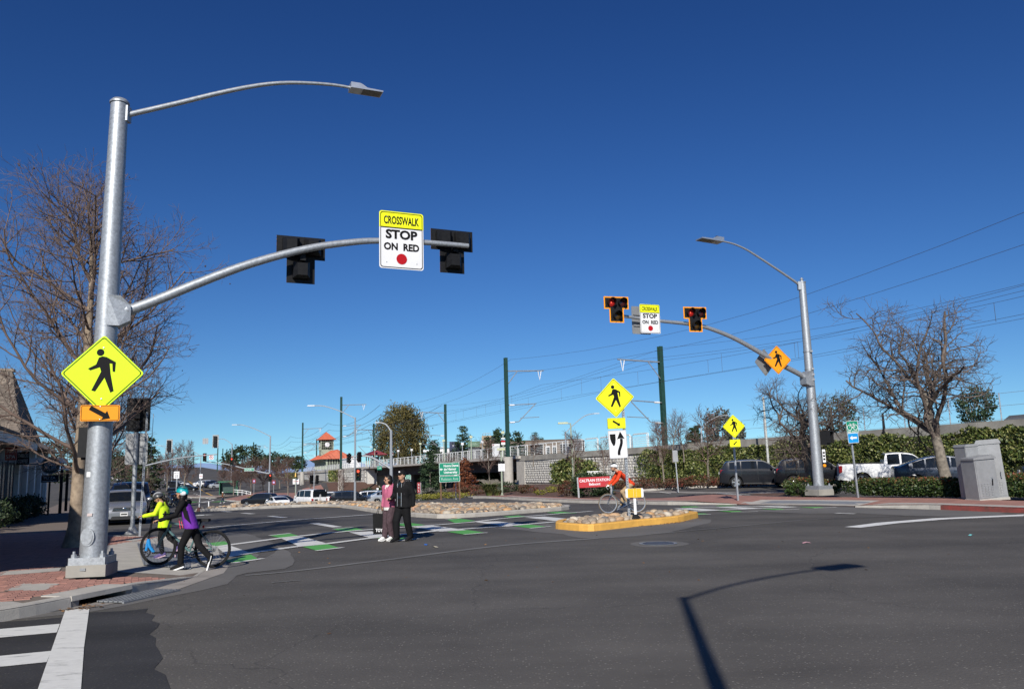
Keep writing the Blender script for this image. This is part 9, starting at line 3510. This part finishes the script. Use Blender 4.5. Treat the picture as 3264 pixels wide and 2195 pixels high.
def left_group():
 TEAL = mat('teal_frame_paint',(.10,.19,.19),.35,.2,var=.05)
 fx,rx,fy,ry = -6.71,-5.69,15.75,15.75
 d = Vector((fx - rx,fy - ry))
 bicycle('teal city bicycle pushed along the kerb ramp',(rx,ry,sw(rx,ry) + .004),(fx,fy,sw(fx,fy) + .004),TEAL,RUBBER,wb=d.length,light=True,rimm=BLACKP,sh=.04)
 # woman pushing it, on the near side, facing left
 BLK = cloth('black',(.010,.010,.011))
 H = 1.50
 J = J_(pelvis=(-.02,0,.515),chest=(.055,0,.72),neck=(.085,0,.825),head=(.115,0,.905),shL=(.06,.105,.80),shR=(.06,-.105,.80),
  elL=(.12,.16,.66),wrL=(.32,.12,.60),elR=(.14,-.16,.66),wrR=(.33,-.16,.605),hdL=(1,.1,-.1),hdR=(1,.1,-.1),
  hiL=(-.02,.05,.495),hiR=(-.02,-.05,.495),knL=(.08,.05,.28),anL=(.085,.05,.052),toL=(.175,.055,.022),knR=(-.10,-.05,.275),anR=(-.24,-.05,.13),toR=(-.215,-.05,.04))
 p = (-5.98,fy - .36)
 t,hp,Rh,hr = person('girl in purple vest and teal helmet pushing the teal bicycle',(p[0] + .02,p[1],sw(*p) + .002),R(182),H,J,BLK,BLK,cloth('black_shoe',(.014,.014,.015)),'long',WHITEP,loose=1.05,hemz=.49,look=-.0,nod=-.20,curl=(.9,.9))
 PUR = cloth('purple',(.16,.035,.33),.6)
 b = MB()
 P,Ch,Ne = [Vector(J[k]) * H for k in ('pelvis','chest','neck')]
 loft(b,[(P - Vector((0,0,.03 * H)),.086 * H,.112 * H),(P.lerp(Ch,.4),.079 * H,.104 * H),(P.lerp(Ch,.8),.078 * H,.112 * H),(Ch.lerp(Ne,.2),.072 * H,.104 * H),(Ch.lerp(Ne,.6),.055 * H,.072 * H)])
 link('vest',remesh(b,.014,3,'vest'),PUR,t)
 for z0,z1,x0,x1 in ((.49,.62,.085,.105),(.50,.58,.055,.075)):
  MB().tube([Vector((x0,.09,z0)) * H,Vector((x1,.095,z1)) * H],.006,5).build('pink_zip',mat('neon_pink',(.8,.06,.12),.5),t)
 for s in (-1,):
  MB().add([Vector(p_) * H for p_ in ((-.045,.118,.55),(.03,.121,.62),(.055,.118,.70),(.01,.116,.72),(-.02,.118,.62))],[(0,1,2,3,4)]).build('side_panel',BLK,t,smooth=False)
 helmet(t,hp,Rh,hr,H,mat('teal_helmet',(.0,.30,.33),.4,var=.1),mat('teal_dark',(.0,.07,.09),.5))
 b = MB()
 for s in (-1,1):
  b.ell(hp(-.028,s * .045,.012),.040 * H,.018 * H,.030 * H,10,6,Rh)
 b.build('helmet_white_shell',mat('white_shell',(.66,.68,.70),.4),t)
 # child with the scooter, beyond the bicycle
 c2 = (-7.14,17.0)
 H = 1.34
 YEL_ = cloth('neon_yellow',(.62,.86,.03),.7,.05)
 J = J_(pelvis=(.0,0,.515),chest=(.03,0,.72),neck=(.06,0,.82),head=(.105,0,.885),shL=(.045,.105,.795),shR=(.045,-.105,.795),
  elL=(.10,.15,.66),wrL=(.27,.11,.63),elR=(.10,-.15,.66),wrR=(.27,-.11,.63),hdL=(1,-.1,0),hdR=(1,.1,0),
  knL=(.04,.05,.28),anL=(.0,.05,.052),toL=(.10,.055,.022),knR=(-.06,-.05,.29),anR=(-.20,-.05,.17),toR=(-.17,-.05,.07))
 t,hp,Rh,hr = person('child in neon yellow jacket and dark helmet with a blue scooter',(c2[0],c2[1] + .1,sw(c2[0],c2[1]) + .002),R(184),H,J,YEL_,cloth('black_legging',(.012,.012,.013)),cloth('purple_shoe',(.10,.08,.20)),'tail',mat('pink_sole',(.45,.30,.36),.6),tloose=1.22,hemz=.45,look=.1,nod=.45,curl=(.9,.9))
 helmet(t,hp,Rh,hr,H,mat('grey_helmet',(.045,.047,.05),.35,var=.2),mat('silver_stripe',(.35,.36,.38),.4),4)
 MB().add([Vector(p_) * H for p_ in ((-.06,.098,.58),(-.01,.105,.60),(.0,.11,.68),(-.045,.10,.70))],[(0,1,2,3)]).build('side_panel',BLK,t,smooth=False)
 # scooter
 z0 = sw(c2[0] - .35,c2[1])
 s = thing('kick_scooter','blue kick scooter with black stem held by the child','scooter',(c2[0] - .20,c2[1] + .1,z0),R(184))
 BL = mat('scooter_blue',(.01,.22,.55),.4)
 for x in (.0,.66):
  w = MB().lathe([(.098,.0),(.09,.014),(.074,.014),(.074,-.014),(.09,-.014)],24,(x - .12 if x == 0 else x - .52 + .0,0,.1),'y',close=True) if False else MB().lathe([(.1,.0),(.092,.014),(.076,.014),(.076,-.014),(.092,-.014)],24,(.16 if x == 0 else -.58,0,.1),'y',close=True)
  wo = w.build('wheel',RUBBER,s)
  bq = MB()
  for k in range(5):
   a = k * 1.2566
   cx = .16 if x == 0 else -.58
   bq.tube([(cx,0,.1),(cx + .075 * math.cos(a),0,.1 + .075 * math.sin(a))],.008,5)
  bq.build('spokes',BLACKP,wo)
 MB().bar((.02,0,.085),(-.5,0,.085),.11,.03).build('deck',BLACKP,s,smooth=False)
 MB().tube([(.0,0,.09),(.09,0,.22),(.115,0,.36)],[.03,.035,.03],8).build('neck_strut',BL,s)
 MB().tube([(.155,0,.13),(.115,0,.36)],.028,8).build('head_tube',BL,s)
 MB().tube([(.115,0,.36),(.03,0,.90)],.02,8).build('stem',BLACKP,s)
 MB().tube([(.03,-.2,.90),(.03,.2,.90)],.013,8).build('handlebar',BLACKP,s)
 for q in (-1,1):
  MB().tube([(.03,q * .2,.90),(.03,q * .1,.90)],.019,8).build('grip',RUBBER,s)
 MB().tube([(.03,.05,.9),(-.10,.08,.80),(-.08,.05,.62),(.07,.02,.50)],.004,4).build('brake_cable',BLACKM,s)

left_group()

def cyclist():
 f2,r2 = (3.32,31.61),(4.45,32.82)
 y = 30.9
 fx,rx = (1928.4 - 1632) / 2634 * y,(2012 - 1632) / 2634 * y
 wb = 1.03
 a = math.asin(min(1,(rx - fx) / wb))
 fy,ry = y - .02,y + math.cos(a) * wb * .5
 P = lambda x_,y_: (x_,y_,tz(x_,y_) + .004)
 bicycle('grey steel road bicycle with tan tyres ridden past the island',P(rx,ry),P(fx,fy),mat('grey_frame',(.10,.12,.14),.35,.4),mat('tan_tyre',(.16,.12,.075),.8),wb=wb,drop=True).scale = (1.07,) * 3
 head_a = math.atan2(fy - ry,fx - rx)
 H = 1.76
 RED = cloth('orange_red',(.62,.058,.02),.75,.08)
 KH = cloth('khaki',(.38,.27,.155))
 S = lambda x_,y_,z_: (x_ / H,y_ / H,z_ / H)
 J = dict(pelvis=S(.18,0,1.0),chest=S(.50,0,1.30),neck=S(.66,0,1.44),head=S(.77,0,1.555),shL=S(.60,.18,1.38),shR=S(.60,-.18,1.38),
   elL=S(.74,.24,1.14),wrL=S(.90,.21,.99),elR=S(.74,-.24,1.14),wrR=S(.90,-.21,.99),hdL=(1,-.05,-.1),hdR=(1,.05,-.1),
   hiL=S(.20,.09,.97),hiR=S(.20,-.09,.97),knL=S(.54,.11,.72),anL=S(.36,.12,.36),toL=S(.50,.12,.29),knR=S(.44,-.11,.60),anR=S(.52,-.12,.24),toR=S(.64,-.12,.18))
 t,hp,Rh,hr = person('cyclist in orange-red jacket, khaki trousers and white helmet riding left',P(rx,ry),head_a,H,J,RED,KH,cloth('grey_shoe',(.20,.22,.24)),'short',WHITEP,loose=1.12,tloose=1.12,look=.0,curl=(.9,.9))
 t.scale = (1.07,) * 3
 helmet(t,hp,Rh,hr,H,mat('white_helmet',(.70,.71,.71),.4),BLACKM)
 MB().bar(hp(.054,-.035,.006),hp(.054,.035,.006),.012,.022).build('glasses',GLASSD,t,smooth=False)
 MB().ell(hp(.02,0,-.066),.03 * H,.03 * H,.02 * H,8,6).build('dark_scarf',BLACKM,t)

cyclist()

def far_people():
 BLK = cloth('black',(.010,.010,.011))
 J = J_(elL=(.0,.15,.65),wrL=(.10,.12,.62),elR=(-.02,-.15,.65),wrR=(.06,-.15,.54),knL=(.06,.05,.28),anL=(.14,.05,.05),toL=(.22,.05,.03),knR=(-.02,-.05,.28),anR=(-.14,-.05,.09),toR=(-.06,-.05,.04))
 DEN = cloth('denim',(.035,.05,.09))
 for k,(px,y,rz,H,top,leg,l) in enumerate(((712,128,R(190),1.74,cloth('brown_jacket',(.22,.085,.035)),DEN,'far pedestrian in brown jacket with grey backpack on the far crosswalk'),
             (558,116,R(20),1.72,cloth('tan_jacket',(.20,.13,.08)),cloth('grey_trouser',(.20,.20,.18)),'far pedestrian in tan jacket beside the far cobbled island'),
             (566,117,R(20),1.76,cloth('olive_jacket',(.07,.075,.06)),cloth('grey_trouser',(.20,.20,.18)),'far pedestrian in dark olive jacket beside the waiting cars'),
             (527,122,R(60),1.70,cloth('dull_red_shirt',(.26,.03,.035)),DEN,'far pedestrian in red shirt behind the small silver sedan'))):
  x = (px - 1632) / 2634 * y
  t,hp,Rh,hr = person(l,T(x,y,.02),rz,H,J,top,leg,BLK if k else cloth('white_shoe',(.70,.69,.67)),'short',far=True)
  if k == 0:
   b = thing('backpack','grey backpack of the far pedestrian in brown','backpack',t.location,rz)
   MB().ell((-.18,0,1.14),.12,.19,.27,12,8).build('bag',cloth('pale_grey',(.22,.21,.19)),b)
   MB().tube([(-.1,.12,1.38),(.08,.12,1.40),(.11,.13,1.2)],.025,5).tube([(-.1,-.12,1.38),(.08,-.12,1.40),(.11,-.13,1.2)],.025,5).build('strap',BLK,b)
   MB().ell(hp(-.005,0,.022),hr * 1.1,hr * .95,hr * .95,12,8).build('knit_cap',cloth('white',(.66,.65,.62)),t)

far_people()
